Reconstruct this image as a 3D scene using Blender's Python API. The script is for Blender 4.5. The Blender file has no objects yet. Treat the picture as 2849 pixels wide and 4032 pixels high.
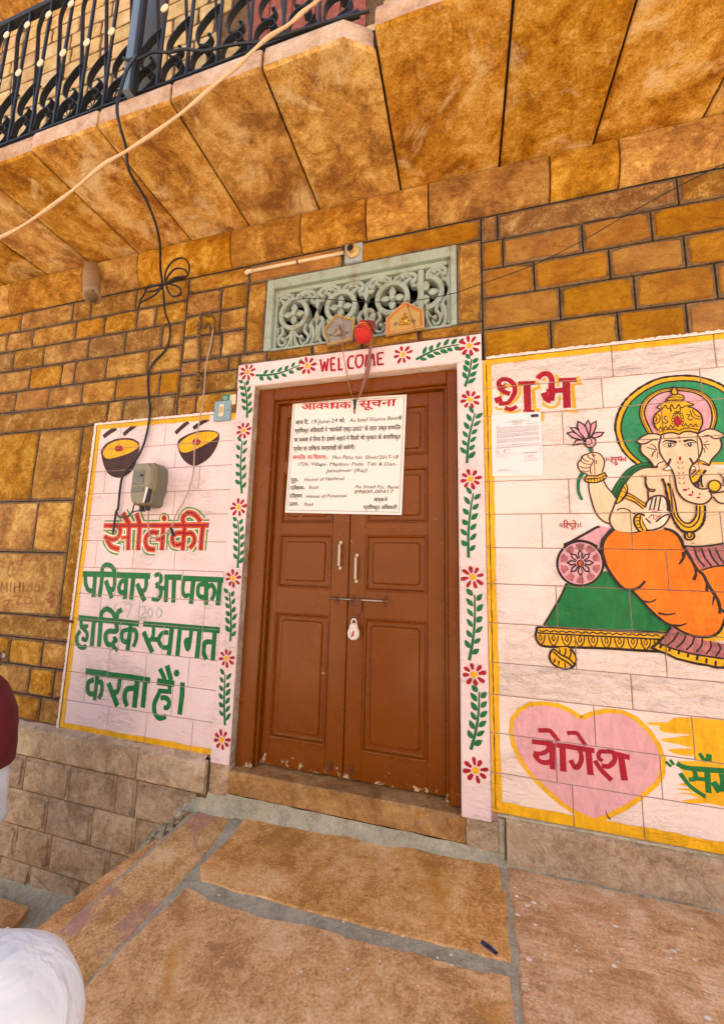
import bpy, math, random
from mathutils import Vector, Matrix, geometry, noise
rnd = random.Random(7)
D2R = math.radians
SC = bpy.context.scene
COL = SC.collection
# ------------------------------------------------------------------ camera, light, exposure
F = 1477.3                                   # focal length in photograph pixels (2849 x 4032)
CAM = Vector((0.0, -2.0, 1.36))
RM = Matrix(((0.96474126, 0.26200938, 0.02500775),
             (-0.01186922, 0.13822648, -0.99032952),
             (-0.26293236, 0.95511493, 0.13646263)))     # rows: camera right, down, forward
cd = bpy.data.cameras.new('camera'); cam = bpy.data.objects.new('camera', cd); COL.objects.link(cam)
cd.sensor_fit = 'VERTICAL'; cd.sensor_height = 36.0; cd.lens = F / 4032 * 36.0
cd.clip_start = 0.02; cd.clip_end = 3000
M = Matrix.Identity(4)
for i in range(3):
    M[i][0] = RM[0][i]; M[i][1] = -RM[1][i]; M[i][2] = -RM[2][i]; M[i][3] = CAM[i]
cam.matrix_world = M
SC.camera = cam
w = bpy.data.worlds.new('World'); SC.world = w; w.use_nodes = True
nt = w.node_tree; bg = nt.nodes['Background']; bg.inputs['Strength'].default_value = 0.15
sky = nt.nodes.new('ShaderNodeTexSky'); sky.sky_type = 'NISHITA'; sky.sun_disc = False
SUN_EL, SUN_AZ = 63.0, 18.0                  # sun stands behind the house: azimuth measured from +Y towards +X
sky.sun_elevation = D2R(SUN_EL); sky.sun_rotation = D2R(SUN_AZ); sky.dust_density = 4.0; sky.air_density = 0.9; sky.ozone_density = 0.8
nt.links.new(sky.outputs['Color'], bg.inputs['Color'])
sl = bpy.data.lights.new('sun', 'SUN'); sl.energy = 5.0; sl.angle = D2R(0.53); sl.color = (1.0, 0.93, 0.83)
so = bpy.data.objects.new('sun', sl); COL.objects.link(so)
sd = Vector((math.sin(D2R(SUN_AZ)) * math.cos(D2R(SUN_EL)), math.cos(D2R(SUN_AZ)) * math.cos(D2R(SUN_EL)), math.sin(D2R(SUN_EL))))
so.rotation_euler = sd.to_track_quat('Z', 'Y').to_euler()
so.location = (3, 8, 12)
vs = SC.view_settings; vs.view_transform = 'Standard'; vs.look = 'None'; vs.exposure = 1.42; vs.gamma = 1.0; vs.use_curve_mapping = False
SC.cycles.max_bounces = 10; SC.cycles.diffuse_bounces = 6

# ------------------------------------------------------------------ survey: measured points of the place
K = 1000 / 1622
REG = {'a': (0, 0, K), 'b': (900, 0, K), 'c': (1849, 0, K), 'd': (0, 1000, K), 'e': (900, 900, K), 'f': (1849, 900, K),
       'g': (0, 1900, K), 'h': (900, 1800, K), 'i': (1849, 1800, K), 'j': (0, 2800, K), 'k': (900, 2700, K), 'l': (1849, 2600, K),
       't1': (370, 1980, 500 / 1622), 't2': (300, 2190, 600 / 1622), 't3': (280, 2380, 600 / 1622), 't4': (300, 2600, 500 / 1622),
       't5': (1920, 1440, 400 / 1622), 't6': (1980, 2760, 660 / 1622), 't7': (2549, 2800, 300 / 1622),
       'u1': (2499, 1480, 350 / 1607), 'u2': (2200, 1620, 400 / 1531), 'u3': (2599, 1850, 250 / 1435), 'u4': (2080, 2100, 400 / 1622),
       'u5': (1020, 960, 420 / 1622), 'u6': (1400, 940, 420 / 924), 'u7': (380, 1780, 500 / 924), 'u8': (1900, 1600, 260 / 924),
       'm': (2349, 2000, 500 / 1622), 'n': (1100, 1540, 520 / 1622), 'o': (2049, 1400, 800 / 1622), 'p': (900, 3500, 1949 / 1622)}
def ray(r, x, y):
    ox, oy, s = REG[r]
    v = (ox + x * s - 1424.5, oy + y * s - 2016.0, F)
    return Vector(tuple(RM[0][i] * v[0] + RM[1][i] * v[1] + RM[2][i] * v[2] for i in range(3)))
def P(r, x, y, Y=0.0):                        # point on the upright plane y = Y
    d = ray(r, x, y); return CAM + d * ((Y - CAM.y) / d.y)
def PZ(r, x, y, Z=0.0):                       # point on the level plane z = Z
    d = ray(r, x, y); return CAM + d * ((Z - CAM.z) / d.z)

# ------------------------------------------------------------------ objects
def link(name, me, mats=(), parent=None):
    o = bpy.data.objects.new(name, me); COL.objects.link(o)
    for m in mats:
        if me is not None and m.name not in [q.name for q in me.materials if q]: me.materials.append(m)
    if parent is not None: o.parent = parent
    return o
def mk(name, verts, faces, mats, parent=None, fm=None, smooth=False):
    me = bpy.data.meshes.new(name); me.from_pydata([tuple(v) for v in verts], [], faces); me.update()
    if not isinstance(mats, (list, tuple)): mats = [mats]
    for m in mats: me.materials.append(m)
    if fm:
        for p, i in zip(me.polygons, fm): p.material_index = i
    if smooth:
        for p in me.polygons: p.use_smooth = True
    o = bpy.data.objects.new(name, me); COL.objects.link(o)
    if parent is not None: o.parent = parent
    return o
def thing(name, label, cat, loc=(0, 0, 0), group=None):
    o = bpy.data.objects.new(name, None); COL.objects.link(o); o.location = loc; o.empty_display_size = .1
    o['label'] = label; o['category'] = cat
    if group: o['group'] = group
    return o
def tag(o, label, cat, group=None):
    o['label'] = label; o['category'] = cat
    if group: o['group'] = group
    return o
class MB:
    def __init__(s): s.v = []; s.f = []; s.m = []
    def add(s, vs, fs, mi=0):
        b = len(s.v); s.v += [Vector(v) for v in vs]; s.f += [tuple(b + i for i in f) for f in fs]; s.m += [mi] * len(fs)
    def box(s, x0, x1, y0, y1, z0, z1, mi=0, c=0.0):
        if c <= 0:
            v = [(x, y, z) for x in (x0, x1) for y in (y0, y1) for z in (z0, z1)]
            s.add(v, [(0, 1, 3, 2), (4, 6, 7, 5), (0, 4, 5, 1), (2, 3, 7, 6), (0, 2, 6, 4), (1, 5, 7, 3)], mi); return
        V = []; idx = {}
        for i, x in enumerate((x0, x1)):
            for j, y in enumerate((y0, y1)):
                for k, z in enumerate((z0, z1)):
                    sx, sy, sz = (1, -1)[i], (1, -1)[j], (1, -1)[k]
                    idx[i, j, k] = len(V)
                    V += [(x, y + sy * c, z + sz * c), (x + sx * c, y, z + sz * c), (x + sx * c, y + sy * c, z)]
        Fs = []
        g = lambda i, j, k, a: idx[i, j, k] + a
        for i in (0, 1): Fs.append([g(i, 0, 0, 0), g(i, 0, 1, 0), g(i, 1, 1, 0), g(i, 1, 0, 0)])
        for j in (0, 1): Fs.append([g(0, j, 0, 1), g(1, j, 0, 1), g(1, j, 1, 1), g(0, j, 1, 1)])
        for k in (0, 1): Fs.append([g(0, 0, k, 2), g(1, 0, k, 2), g(1, 1, k, 2), g(0, 1, k, 2)])
        for i in (0, 1):
            for j in (0, 1): Fs.append([g(i, j, 0, 0), g(i, j, 1, 0), g(i, j, 1, 1), g(i, j, 0, 1)])
            for k in (0, 1): Fs.append([g(i, 0, k, 0), g(i, 1, k, 0), g(i, 1, k, 2), g(i, 0, k, 2)])
        for j in (0, 1):
            for k in (0, 1): Fs.append([g(0, j, k, 1), g(1, j, k, 1), g(1, j, k, 2), g(0, j, k, 2)])
        for i in (0, 1):
            for j in (0, 1):
                for k in (0, 1): Fs.append([g(i, j, k, a) for a in (0, 1, 2)])
        s.add(V, Fs, mi)
    def tube(s, pts, r, n=8, mi=0, cap=True, rs=None, flat=1.0):
        pts = [Vector(p) for p in pts]; rings = []
        up = None
        for i, p in enumerate(pts):
            t = (pts[min(i + 1, len(pts) - 1)] - pts[max(i - 1, 0)])
            if t.length < 1e-9: t = Vector((0, 0, 1))
            t.normalize()
            if up is None: up = t.orthogonal().normalized()
            up = (up - t * up.dot(t)); up = up.normalized() if up.length > 1e-6 else t.orthogonal().normalized()
            q = t.cross(up); rr = rs[i] if rs else r
            rings.append([p + (up * math.cos(a) * flat + q * math.sin(a)) * rr for a in [2 * math.pi * k / n for k in range(n)]])
        b = []; fs = []
        for R_ in rings: b += R_
        for i in range(len(pts) - 1):
            for k in range(n): fs.append((i * n + k, i * n + (k + 1) % n, (i + 1) * n + (k + 1) % n, (i + 1) * n + k))
        if cap: fs.append(tuple(range(n))[::-1]); fs.append(tuple((len(pts) - 1) * n + k for k in range(n)))
        s.add(b, fs, mi)
    def prism(s, poly, y0, y1, mi=0, c=0.0):      # poly in (x,z), extruded between y0 (front) and y1 (back)
        tri = geometry.tessellate_polygon([[Vector((p[0], p[1], 0)) for p in poly]])
        n = len(poly); cx = sum(p[0] for p in poly) / n; cz = sum(p[1] for p in poly) / n
        front = [(p[0], y0, p[1]) for p in poly]; back = [(p[0], y1, p[1]) for p in poly]
        s.add(front + back, [tuple(t) for t in tri] + [tuple(n + i for i in t)[::-1] for t in tri] + [(i, (i + 1) % n, n + (i + 1) % n, n + i) for i in range(n)], mi)
    def build(s, name, mats, parent=None, smooth=False):
        return mk(name, s.v, s.f, mats, parent, s.m, smooth)
def smooth_pts(pts, n=4, closed=False):
    pts = [Vector(p) for p in pts]
    if len(pts) < 3: return pts
    out = []; L = len(pts)
    rng = range(L if closed else L - 1)
    for i in rng:
        p1, p2 = pts[i], pts[(i + 1) % L]
        p0 = pts[(i - 1) % L] if closed else pts[max(i - 1, 0)]
        p3 = pts[(i + 2) % L] if closed else pts[min(i + 2, L - 1)]
        for k in range(n):
            t = k / n
            out.append(0.5 * ((2 * p1) + (p2 - p0) * t + (2 * p0 - 5 * p1 + 4 * p2 - p3) * t * t + (3 * p1 - p0 - 3 * p2 + p3) * t ** 3))
    if not closed: out.append(pts[-1])
    return out

# ------------------------------------------------------------------ materials
def nodes(name):
    m = bpy.data.materials.new(name); m.use_nodes = True; t = m.node_tree; b = t.nodes['Principled BSDF']
    return m, t, b
def tex_noise(t, vec, scale, detail=4.0, rough=0.55, dist=0.0):
    n = t.nodes.new('ShaderNodeTexNoise'); n.inputs['Scale'].default_value = scale; n.inputs['Detail'].default_value = detail
    n.inputs['Roughness'].default_value = rough; n.inputs['Distortion'].default_value = dist
    if vec: t.links.new(vec, n.inputs['Vector'])
    return n.outputs['Fac']
def ramp(t, fac, stops):
    n = t.nodes.new('ShaderNodeValToRGB'); e = n.color_ramp.elements
    while len(e) < len(stops): e.new(0.5)
    for q, (p, c) in zip(e, stops):
        q.position = p; q.color = (*c, 1) if isinstance(c, (tuple, list)) else (c, c, c, 1)
    t.links.new(fac, n.inputs['Fac']); return n.outputs['Color']
def mix(t, f, a, b, mode='MIX'):
    n = t.nodes.new('ShaderNodeMix'); n.data_type = 'RGBA'; n.blend_type = mode
    for s, v in ((n.inputs['Factor'], f), (n.inputs['A'], a), (n.inputs['B'], b)):
        if isinstance(v, (int, float)): s.default_value = v
        elif isinstance(v, tuple): s.default_value = (*v, 1)
        else: t.links.new(v, s)
    return n.outputs['Result']
def math_n(t, op, a, b=0.0, c=None):
    n = t.nodes.new('ShaderNodeMath'); n.operation = op
    for s, v in zip(n.inputs, (a, b, c)):
        if v is None: continue
        if isinstance(v, (int, float)): s.default_value = v
        else: t.links.new(v, s)
    return n.outputs[0]
def world_pos(t, scale=(1, 1, 1), rand=0.0):
    g = t.nodes.new('ShaderNodeNewGeometry'); mp = t.nodes.new('ShaderNodeMapping'); mp.inputs['Scale'].default_value = scale
    src = g.outputs['Position']
    if rand:
        oi = t.nodes.new('ShaderNodeObjectInfo'); cb = t.nodes.new('ShaderNodeVectorMath'); cb.operation = 'MULTIPLY_ADD'
        cx = t.nodes.new('ShaderNodeCombineXYZ')
        for k in range(3): t.links.new(math_n(t, 'MULTIPLY', oi.outputs['Random'], (rand, rand * 1.7, rand * 2.3)[k]), cx.inputs[k])
        ad = t.nodes.new('ShaderNodeVectorMath'); ad.operation = 'ADD'; t.links.new(src, ad.inputs[0]); t.links.new(cx.outputs[0], ad.inputs[1])
        src = ad.outputs[0]
    t.links.new(src, mp.inputs['Vector']); return mp.outputs['Vector']
def bump(t, b, h, strength, dist=0.01, prev=None):
    n = t.nodes.new('ShaderNodeBump'); n.inputs['Strength'].default_value = strength; n.inputs['Distance'].default_value = dist
    t.links.new(h, n.inputs['Height'])
    if prev: t.links.new(prev, n.inputs['Normal'])
    t.links.new(n.outputs[0], b.inputs['Normal']); return n.outputs[0]
def stone_mat(name, dark, mid, light, scale=1.0, rough=0.85, bmp=0.6, chisel=(1, 1, 1), blotch=None, var=0.35, fleck=0.0, spec=0.25, bd=0.012, hue=True, crack=0.0, blo=(.56, .68), grain=.26):
    m, t, b = nodes(name)
    v = world_pos(t, (1, 1, 1), 7.0); vc = world_pos(t, chisel, 7.0)
    n1 = tex_noise(t, v, 3.2 * scale, 5, 0.6, 0.6); n2 = tex_noise(t, vc, 16 * scale, 5, 0.65, 0.3); n3 = tex_noise(t, v, 110, 3, 0.7)
    n4 = tex_noise(t, v, 7.0 * scale, 8, 0.72, 1.2)
    s = math_n(t, 'ADD', math_n(t, 'MULTIPLY', n1, 0.45), math_n(t, 'MULTIPLY', n2, 0.25))
    s = math_n(t, 'ADD', s, math_n(t, 'MULTIPLY', n4, 0.30))
    s = math_n(t, 'ADD', s, math_n(t, 'MULTIPLY', math_n(t, 'SUBTRACT', n3, 0.5), grain))
    c = ramp(t, s, [(0.41, dark), (0.51, mid), (0.62, light)])  # colour follows the bump heights too: shade of hollows put into the mottling
    oi = t.nodes.new('ShaderNodeObjectInfo')
    hsv = t.nodes.new('ShaderNodeHueSaturation'); t.links.new(c, hsv.inputs['Color'])
    mr = t.nodes.new('ShaderNodeMapRange'); t.links.new(oi.outputs['Random'], mr.inputs['Value']); mr.inputs['To Min'].default_value = 1 - var * .6; mr.inputs['To Max'].default_value = 1 + var * .5
    t.links.new(mr.outputs[0], hsv.inputs['Value'])
    if hue:
        h2 = t.nodes.new('ShaderNodeMapRange'); fr = math_n(t, 'FRACT', math_n(t, 'MULTIPLY', oi.outputs['Random'], 17.3)); t.links.new(fr, h2.inputs['Value'])
        h2.inputs['To Min'].default_value = 0.495; h2.inputs['To Max'].default_value = 0.502; t.links.new(h2.outputs[0], hsv.inputs['Hue'])
        s2 = t.nodes.new('ShaderNodeMapRange'); fr2 = math_n(t, 'FRACT', math_n(t, 'MULTIPLY', oi.outputs['Random'], 41.7)); t.links.new(fr2, s2.inputs['Value'])
        s2.inputs['To Min'].default_value = 0.90; s2.inputs['To Max'].default_value = 1.04; t.links.new(s2.outputs[0], hsv.inputs['Saturation'])
    c = hsv.outputs[0]
    if blotch:
        nb = tex_noise(t, v, 2.0 * scale, 9, 0.72, 1.1)
        c = mix(t, ramp(t, nb, [(blo[0], 0.0), (blo[1], 0.8)]), c, blotch)
    if crack:
        nk = tex_noise(t, vc, 4.5 * scale, 6, 0.6, 1.5); zk = ramp(t, tex_noise(t, v, 3.1, 2, .5), [(.45, 0.0), (.6, crack)])
        c = mix(t, math_n(t, 'MULTIPLY', ramp(t, nk, [(0.492, 0.0), (0.5, 1.0), (0.508, 0.0)]), zk), c, tuple(x * .4 for x in dark))
    if fleck:
        nf = tex_noise(t, v, 60, 2, 0.6); c = mix(t, ramp(t, nf, [(0.70, 0.0), (0.76, fleck)]), c, (0.72, 0.62, 0.45))
        nd = tex_noise(t, v, 43, 2, 0.6); c = mix(t, ramp(t, nd, [(0.72, 0.0), (0.78, fleck)]), c, tuple(x * .35 for x in dark))
    t.links.new(c, b.inputs['Base Color']); b.inputs['Roughness'].default_value = rough; b.inputs['Specular IOR Level'].default_value = spec
    h = math_n(t, 'ADD', math_n(t, 'MULTIPLY', n2, 0.7), math_n(t, 'MULTIPLY', n3, 0.22)); h = math_n(t, 'ADD', h, math_n(t, 'MULTIPLY', n4, 0.8))
    bump(t, b, h, min(1.0, bmp), bd * 1.7)
    return m
def relief(t, full=False):                                 # the dressing of the painted wall, shared by wash and colours alike
    v = world_pos(t, (1, 1, 1.0)); vx = world_pos(t, (1, 1, 2.3))
    r1 = tex_noise(t, vx, 9, 4, 0.6, 1.6); r2 = tex_noise(t, v, 110, 3, 0.6); zone = tex_noise(t, v, 2.6, 2, 0.5)
    z = ramp(t, zone, [(0.44, 0.8 if full else 0.12), (0.60, 1.0)])
    h = math_n(t, 'ADD', math_n(t, 'MULTIPLY', math_n(t, 'MULTIPLY', r1, z), 1.4), math_n(t, 'MULTIPLY', r2, 0.05))
    return v, r1, r2, z, h
def wash_mat(name, base, tint, dirt_shade, full=False):
    m, t, b = nodes(name); v, r1, r2, z, h = relief(t, full)
    n1 = tex_noise(t, v, 3.0, 5, 0.6, 0.8)
    c = mix(t, ramp(t, n1, [(0.38, 0.0), (0.65, 1.0)]), base, tint)
    edge = ramp(t, r1, [(0.30, 1.0), (0.40, 0.0)]); c = mix(t, math_n(t, 'MULTIPLY', math_n(t, 'MULTIPLY', edge, z), 0.15), c, dirt_shade)  # relief hollows tinted: crevice shade put into the colour along with some grime
    vs_ = world_pos(t, (1, 1, 2.6)); cr = tex_noise(t, vs_, 11, 5, 0.66, 1.6)
    c = mix(t, math_n(t, 'MULTIPLY', math_n(t, 'MULTIPLY', ramp(t, cr, [(0.482, 0.0), (0.5, 1.0), (0.518, 0.0)]), z), 0.55), c, dirt_shade)
    sc_ = tex_noise(t, v, 5, 10, 0.8, 1.5); c = mix(t, math_n(t, 'MULTIPLY', ramp(t, sc_, [(0.60, 0.0), (0.70, 0.10)]), 1.0), c, tuple(x * .75 for x in tint))
    t.links.new(c, b.inputs['Base Color']); b.inputs['Roughness'].default_value = 0.75; b.inputs['Specular IOR Level'].default_value = 0.25
    bump(t, b, h, 1.0, 0.024 if full else 0.016); return m
def paint_mat(name, col, wear_shade=0.25, under=(0.66, 0.52, 0.48), var=0.25, rough=0.5):
    m, t, b = nodes(name); v, r1, r2, z, h = relief(t)
    n1 = tex_noise(t, world_pos(t, (1, 1, .35)), 22, 6, 0.75, 0.8); n1 = ramp(t, n1, [(.32, 0.0), (.68, 1.0)]); c = mix(t, n1, tuple(x * (1 - var) for x in col), tuple(min(1, x * (1 + var)) for x in col))
    n2 = tex_noise(t, v, 70, 5, 0.75); c = mix(t, ramp(t, n2, [(0.60, 0.0), (0.72, wear_shade)]), c, under)
    edge = ramp(t, r1, [(0.28, 1.0), (0.36, 0.0)]); c = mix(t, math_n(t, 'MULTIPLY', math_n(t, 'MULTIPLY', edge, z), wear_shade * 1.2), c, tuple(x * .5 for x in col))  # paint in relief hollows darkened, shade put into the colour
    t.links.new(c, b.inputs['Base Color']); b.inputs['Roughness'].default_value = rough; b.inputs['Specular IOR Level'].default_value = 0.3
    bump(t, b, h, 0.9, 0.013); return m
def plain_mat(name, col, rough=0.5, metal=0.0, var=0.15, scale=20, bmp=0.1, spec=0.5, dirt_shade=None, dirt_amt=0.5, trans=0.0, alpha=None):
    m, t, b = nodes(name); v = world_pos(t)
    n1 = tex_noise(t, v, scale, 5, 0.65, 0.4); c = mix(t, n1, tuple(x * (1 - var) for x in col), tuple(min(1, x * (1 + var)) for x in col))
    if dirt_shade:
        n2 = tex_noise(t, v, scale * .6, 7, 0.75, 1.0); c = mix(t, ramp(t, n2, [(0.50, 0.0), (0.66, dirt_amt)]), c, dirt_shade)
    t.links.new(c, b.inputs['Base Color']); b.inputs['Roughness'].default_value = rough; b.inputs['Metallic'].default_value = metal
    b.inputs['Specular IOR Level'].default_value = spec
    if trans: b.inputs['Transmission Weight'].default_value = trans; b.inputs['IOR'].default_value = 1.2
    n3 = tex_noise(t, v, scale * 4, 4, 0.6)
    if bmp: bump(t, b, n3, bmp, 0.004)
    return m
MT = {}
MT['gold'] = stone_mat('golden_sandstone', (0.25, 0.098, 0.008), (0.47, 0.222, 0.022), (0.72, 0.45, 0.10), 1.5, bmp=0.9, chisel=(1, 1, 1.6), var=0.26, crack=.5, fleck=.25)
MT['goldsmooth'] = stone_mat('smooth_golden_sandstone', (0.27, 0.104, 0.005), (0.38, 0.165, 0.009), (0.50, 0.25, 0.024), 1.2, bmp=0.6, chisel=(1, 1, 2.0), var=0.14, fleck=.2)
MT['soffit'] = stone_mat('stained_soffit_sandstone', (0.28, 0.102, 0.006), (0.61, 0.305, 0.032), (0.90, 0.62, 0.20), 1.1, bmp=1.0, blotch=(0.88, 0.66, 0.36), var=0.30, blo=(.53, .64), fleck=0.5, crack=.5)
MT['chisel'] = stone_mat('chiselled_sandstone', (0.30, 0.125, 0.015), (0.47, 0.225, 0.034), (0.80, 0.52, 0.17), 3.4, bmp=1.0, chisel=(1.6, 1, 1), var=0.12, bd=0.02, fleck=.4)
MT['lit_fascia'] = stone_mat('lit_fascia_sandstone', (0.50, 0.30, 0.17), (0.66, 0.44, 0.29), (0.80, 0.60, 0.44), 1.5, bmp=0.8, var=0.15)  # balcony fascia: the brighter pinkish light it catches is put into the colour
MT['plinth'] = stone_mat('weathered_plinth_stone', (0.44, 0.29, 0.16), (0.68, 0.49, 0.30), (0.86, 0.69, 0.48), 1.6, bmp=1.0, blotch=(0.42, 0.36, 0.28), var=0.2, fleck=0.2, bd=0.02)
MT['slab'] = stone_mat('orange_paving_stone', (0.46, 0.21, 0.045), (0.74, 0.40, 0.125), (0.90, 0.60, 0.28), 1.3, rough=0.5, bmp=0.6, blotch=(0.62, 0.27, 0.030), var=0.08, fleck=0.8, grain=.42, crack=.4, spec=0.4)
MT['slab_b'] = stone_mat('brown_paving_stone', (0.44, 0.23, 0.09), (0.66, 0.41, 0.19), (0.82, 0.60, 0.36), 1.5, rough=0.6, bmp=0.6, chisel=(0.35, 1.6, 1), crack=.8, grain=.42, blotch=(0.38, 0.19, 0.09), var=0.1, fleck=0.5, spec=0.4)
MT['slab_m'] = stone_mat('mauve_streaked_paving_stone', (0.46, 0.22, 0.05), (0.70, 0.40, 0.13), (0.84, 0.58, 0.28), 1.3, rough=0.6, bmp=0.6, blotch=(0.46, 0.25, 0.21), var=0.05, fleck=0.7, grain=.55, blo=(.50, .56))
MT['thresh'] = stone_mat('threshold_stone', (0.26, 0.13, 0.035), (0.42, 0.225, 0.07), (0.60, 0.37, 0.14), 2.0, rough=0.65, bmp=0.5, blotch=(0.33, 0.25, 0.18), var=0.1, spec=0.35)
MT['upper'] = stone_mat('pale_yellow_wall_stone', (0.52, 0.33, 0.12), (0.70, 0.49, 0.22), (0.80, 0.61, 0.35), 1.2, bmp=0.6, var=0.2)
MT['mortar'] = stone_mat('brown_mortar', (0.12, 0.070, 0.030), (0.19, 0.115, 0.055), (0.28, 0.18, 0.09), 3, bmp=0.6, var=0.2)
MT['groove'] = plain_mat('black_pointing', (0.022, 0.017, 0.014), 0.9, var=0.5, scale=30, bmp=0.4)
MT['pgroove'] = plain_mat('painted_pointing', (0.36, 0.24, 0.20), 0.9, var=0.3, scale=12, bmp=0.3)
MT['cement'] = stone_mat('grey_cement', (0.36, 0.33, 0.23), (0.49, 0.455, 0.325), (0.62, 0.575, 0.43), 3.5, bmp=0.6, var=0.1, fleck=0.3, hue=False)
MT['wash'] = wash_mat('pink_white_limewash', (0.86, 0.70, 0.70), (0.82, 0.66, 0.65), (0.40, 0.22, 0.15))
MT['washw'] = wash_mat('warm_lit_cream_limewash', (0.87, 0.735, 0.69), (0.82, 0.68, 0.62), (0.45, 0.27, 0.18))  # beige of the right wall's warmer light put into the limewash colour
MT['washrough'] = wash_mat('rough_warm_lit_limewash', (0.86, 0.73, 0.68), (0.80, 0.66, 0.60), (0.40, 0.23, 0.15), True)
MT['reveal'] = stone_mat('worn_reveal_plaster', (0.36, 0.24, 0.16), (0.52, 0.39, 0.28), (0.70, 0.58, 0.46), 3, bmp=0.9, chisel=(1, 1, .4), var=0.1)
MT['red'] = paint_mat('red_paint', (0.38, 0.006, 0.016)); MT['yellow'] = paint_mat('yellow_paint', (0.82, 0.43, 0.006), 0.12)
MT['green'] = paint_mat('green_paint', (0.004, 0.165, 0.040), 0.08); MT['leaf'] = paint_mat('leaf_green_paint', (0.005, 0.155, 0.050), 0.10)
MT['orange'] = paint_mat('orange_paint', (0.90, 0.185, 0.002), 0.12, under=(0.9, 0.3, 0.05)); MT['crimson'] = paint_mat('crimson_paint', (0.36, 0.004, 0.025), 0.15)
MT['black'] = paint_mat('black_paint', (0.022, 0.010, 0.010), 0.12); MT['brown'] = paint_mat('dark_brown_paint', (0.055, 0.018, 0.016), 0.2, var=0.4)
MT['skin'] = paint_mat('peach_paint', (0.84, 0.58, 0.38), 0.25, under=(0.86, 0.68, 0.55), var=0.12); MT['pink'] = paint_mat('pink_paint', (0.74, 0.36, 0.42), 0.3, under=(0.75, 0.5, 0.5))
MT['mauve'] = paint_mat('mauve_paint', (0.42, 0.14, 0.15), 0.5, under=(0.72, 0.40, 0.42), var=0.5); MT['rose'] = paint_mat('pale_pink_paint', (0.72, 0.38, 0.42), 0.25, under=(0.76, 0.52, 0.5), var=0.15)
MT['orangered'] = paint_mat('orange_red_paint', (0.72, 0.10, 0.008), 0.1); MT['white'] = paint_mat('white_paint', (0.88, 0.79, 0.70), 0.05)
MT['lightgreen'] = paint_mat('light_green_paint', (0.10, 0.27, 0.05), 0.15); MT['halo'] = paint_mat('halo_green_paint', (0.03, 0.27, 0.11), 0.2, under=(0.3, 0.5, 0.4))
MT['ghost'] = paint_mat('faded_blue_paint', (0.52, 0.50, 0.49), 0.5)
MT['ochre'] = paint_mat('worn_ochre_paint', (0.72, 0.40, 0.05), 0.5, under=(0.78, 0.62, 0.45), var=0.3)
# door paint: glossy brown, chipped low down
m, t, b = nodes('brown_door_paint'); v = world_pos(t); vv = world_pos(t, (14, 14, .8))
c = mix(t, tex_noise(t, v, 4, 5, .6), (0.165, 0.038, 0.001), (0.255, 0.066, 0.002)); c = mix(t, math_n(t, 'MULTIPLY', tex_noise(t, vv, 8, 4, .6), .35), c, (0.12, 0.035, 0.008))
g_ = t.nodes.new('ShaderNodeSeparateXYZ'); t.links.new(v, g_.inputs[0])
low = t.nodes.new('ShaderNodeMapRange'); t.links.new(g_.outputs[2], low.inputs['Value']); low.inputs['From Min'].default_value = .33; low.inputs['From Max'].default_value = .20; low.clamp = True
ch = ramp(t, math_n(t, 'ADD', tex_noise(t, v, 22, 6, .7, .8), math_n(t, 'MULTIPLY', low.outputs[0], .15)), [(0.70, 0.0), (0.71, 1.0)])
c = mix(t, ch, c, (0.55, 0.45, 0.28)); t.links.new(c, b.inputs['Base Color'])
t.links.new(ramp(t, tex_noise(t, v, 6, 5, .7), [(0.3, .16), (0.7, .34)]), b.inputs['Roughness']); b.inputs['Specular IOR Level'].default_value = .28
bump(t, b, math_n(t, 'ADD', tex_noise(t, vv, 10, 4, .6), math_n(t, 'MULTIPLY', ch, -.8)), .18, .004); MT['door'] = m
MT['teal'] = plain_mat('pale_teal_paint', (0.36, 0.44, 0.38), 0.6, var=0.15, scale=14, bmp=0.3, dirt_shade=(0.27, 0.22, 0.13), dirt_amt=0.75)
MT['iron'] = plain_mat('black_iron', (0.012, 0.014, 0.017), 0.5, var=0.4, bmp=0.2); MT['post'] = plain_mat('blue_grey_steel', (0.14, 0.19, 0.24), 0.45, var=0.2, dirt_shade=(.06, .07, .08))
MT['pvc'] = plain_mat('dark_grey_pipe', (0.10, 0.11, 0.12), 0.4, var=0.2); MT['disc'] = plain_mat('brass_yellow_disc', (0.85, 0.72, 0.42), 0.45, var=0.1)
MT['rope'] = plain_mat('pale_rope', (0.72, 0.50, 0.30), 0.85, var=0.2, scale=60, bmp=0.5); MT['cable'] = plain_mat('black_cable', (0.012, 0.012, 0.013), 0.45, var=0.2, scale=60, bmp=0.0)
MT['greycable'] = plain_mat('grey_pink_cable', (0.44, 0.33, 0.28), 0.6, var=0.2); MT['chrome'] = plain_mat('worn_chrome', (0.42, 0.36, 0.30), 0.35, 0.9, var=0.2)
MT['rust'] = plain_mat('rusty_iron', (0.17, 0.055, 0.02), 0.65, 0.3, var=0.4, dirt_shade=(0.10, 0.03, 0.012)); MT['cloth_w'] = None
MT['paper'] = plain_mat('notice_paper', (0.86, 0.82, 0.77), 0.7, var=0.04, scale=6, bmp=0.25); MT['paper2'] = plain_mat('white_paper', (0.82, 0.77, 0.79), 0.7, var=0.04, scale=6, bmp=0.15)
MT['ink'] = plain_mat('black_ink', (0.02, 0.018, 0.018), 0.6, var=0.1, bmp=0); MT['pen'] = plain_mat('ball_pen_ink', (0.035, 0.03, 0.035), 0.6, var=0.1, bmp=0); MT['inkred'] = plain_mat('red_ink', (0.58, 0.012, 0.02), 0.6, var=0.1, bmp=0)
MT['greytext'] = plain_mat('grey_print', (0.12, 0.11, 0.12), 0.7, var=0.2, bmp=0)
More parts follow.
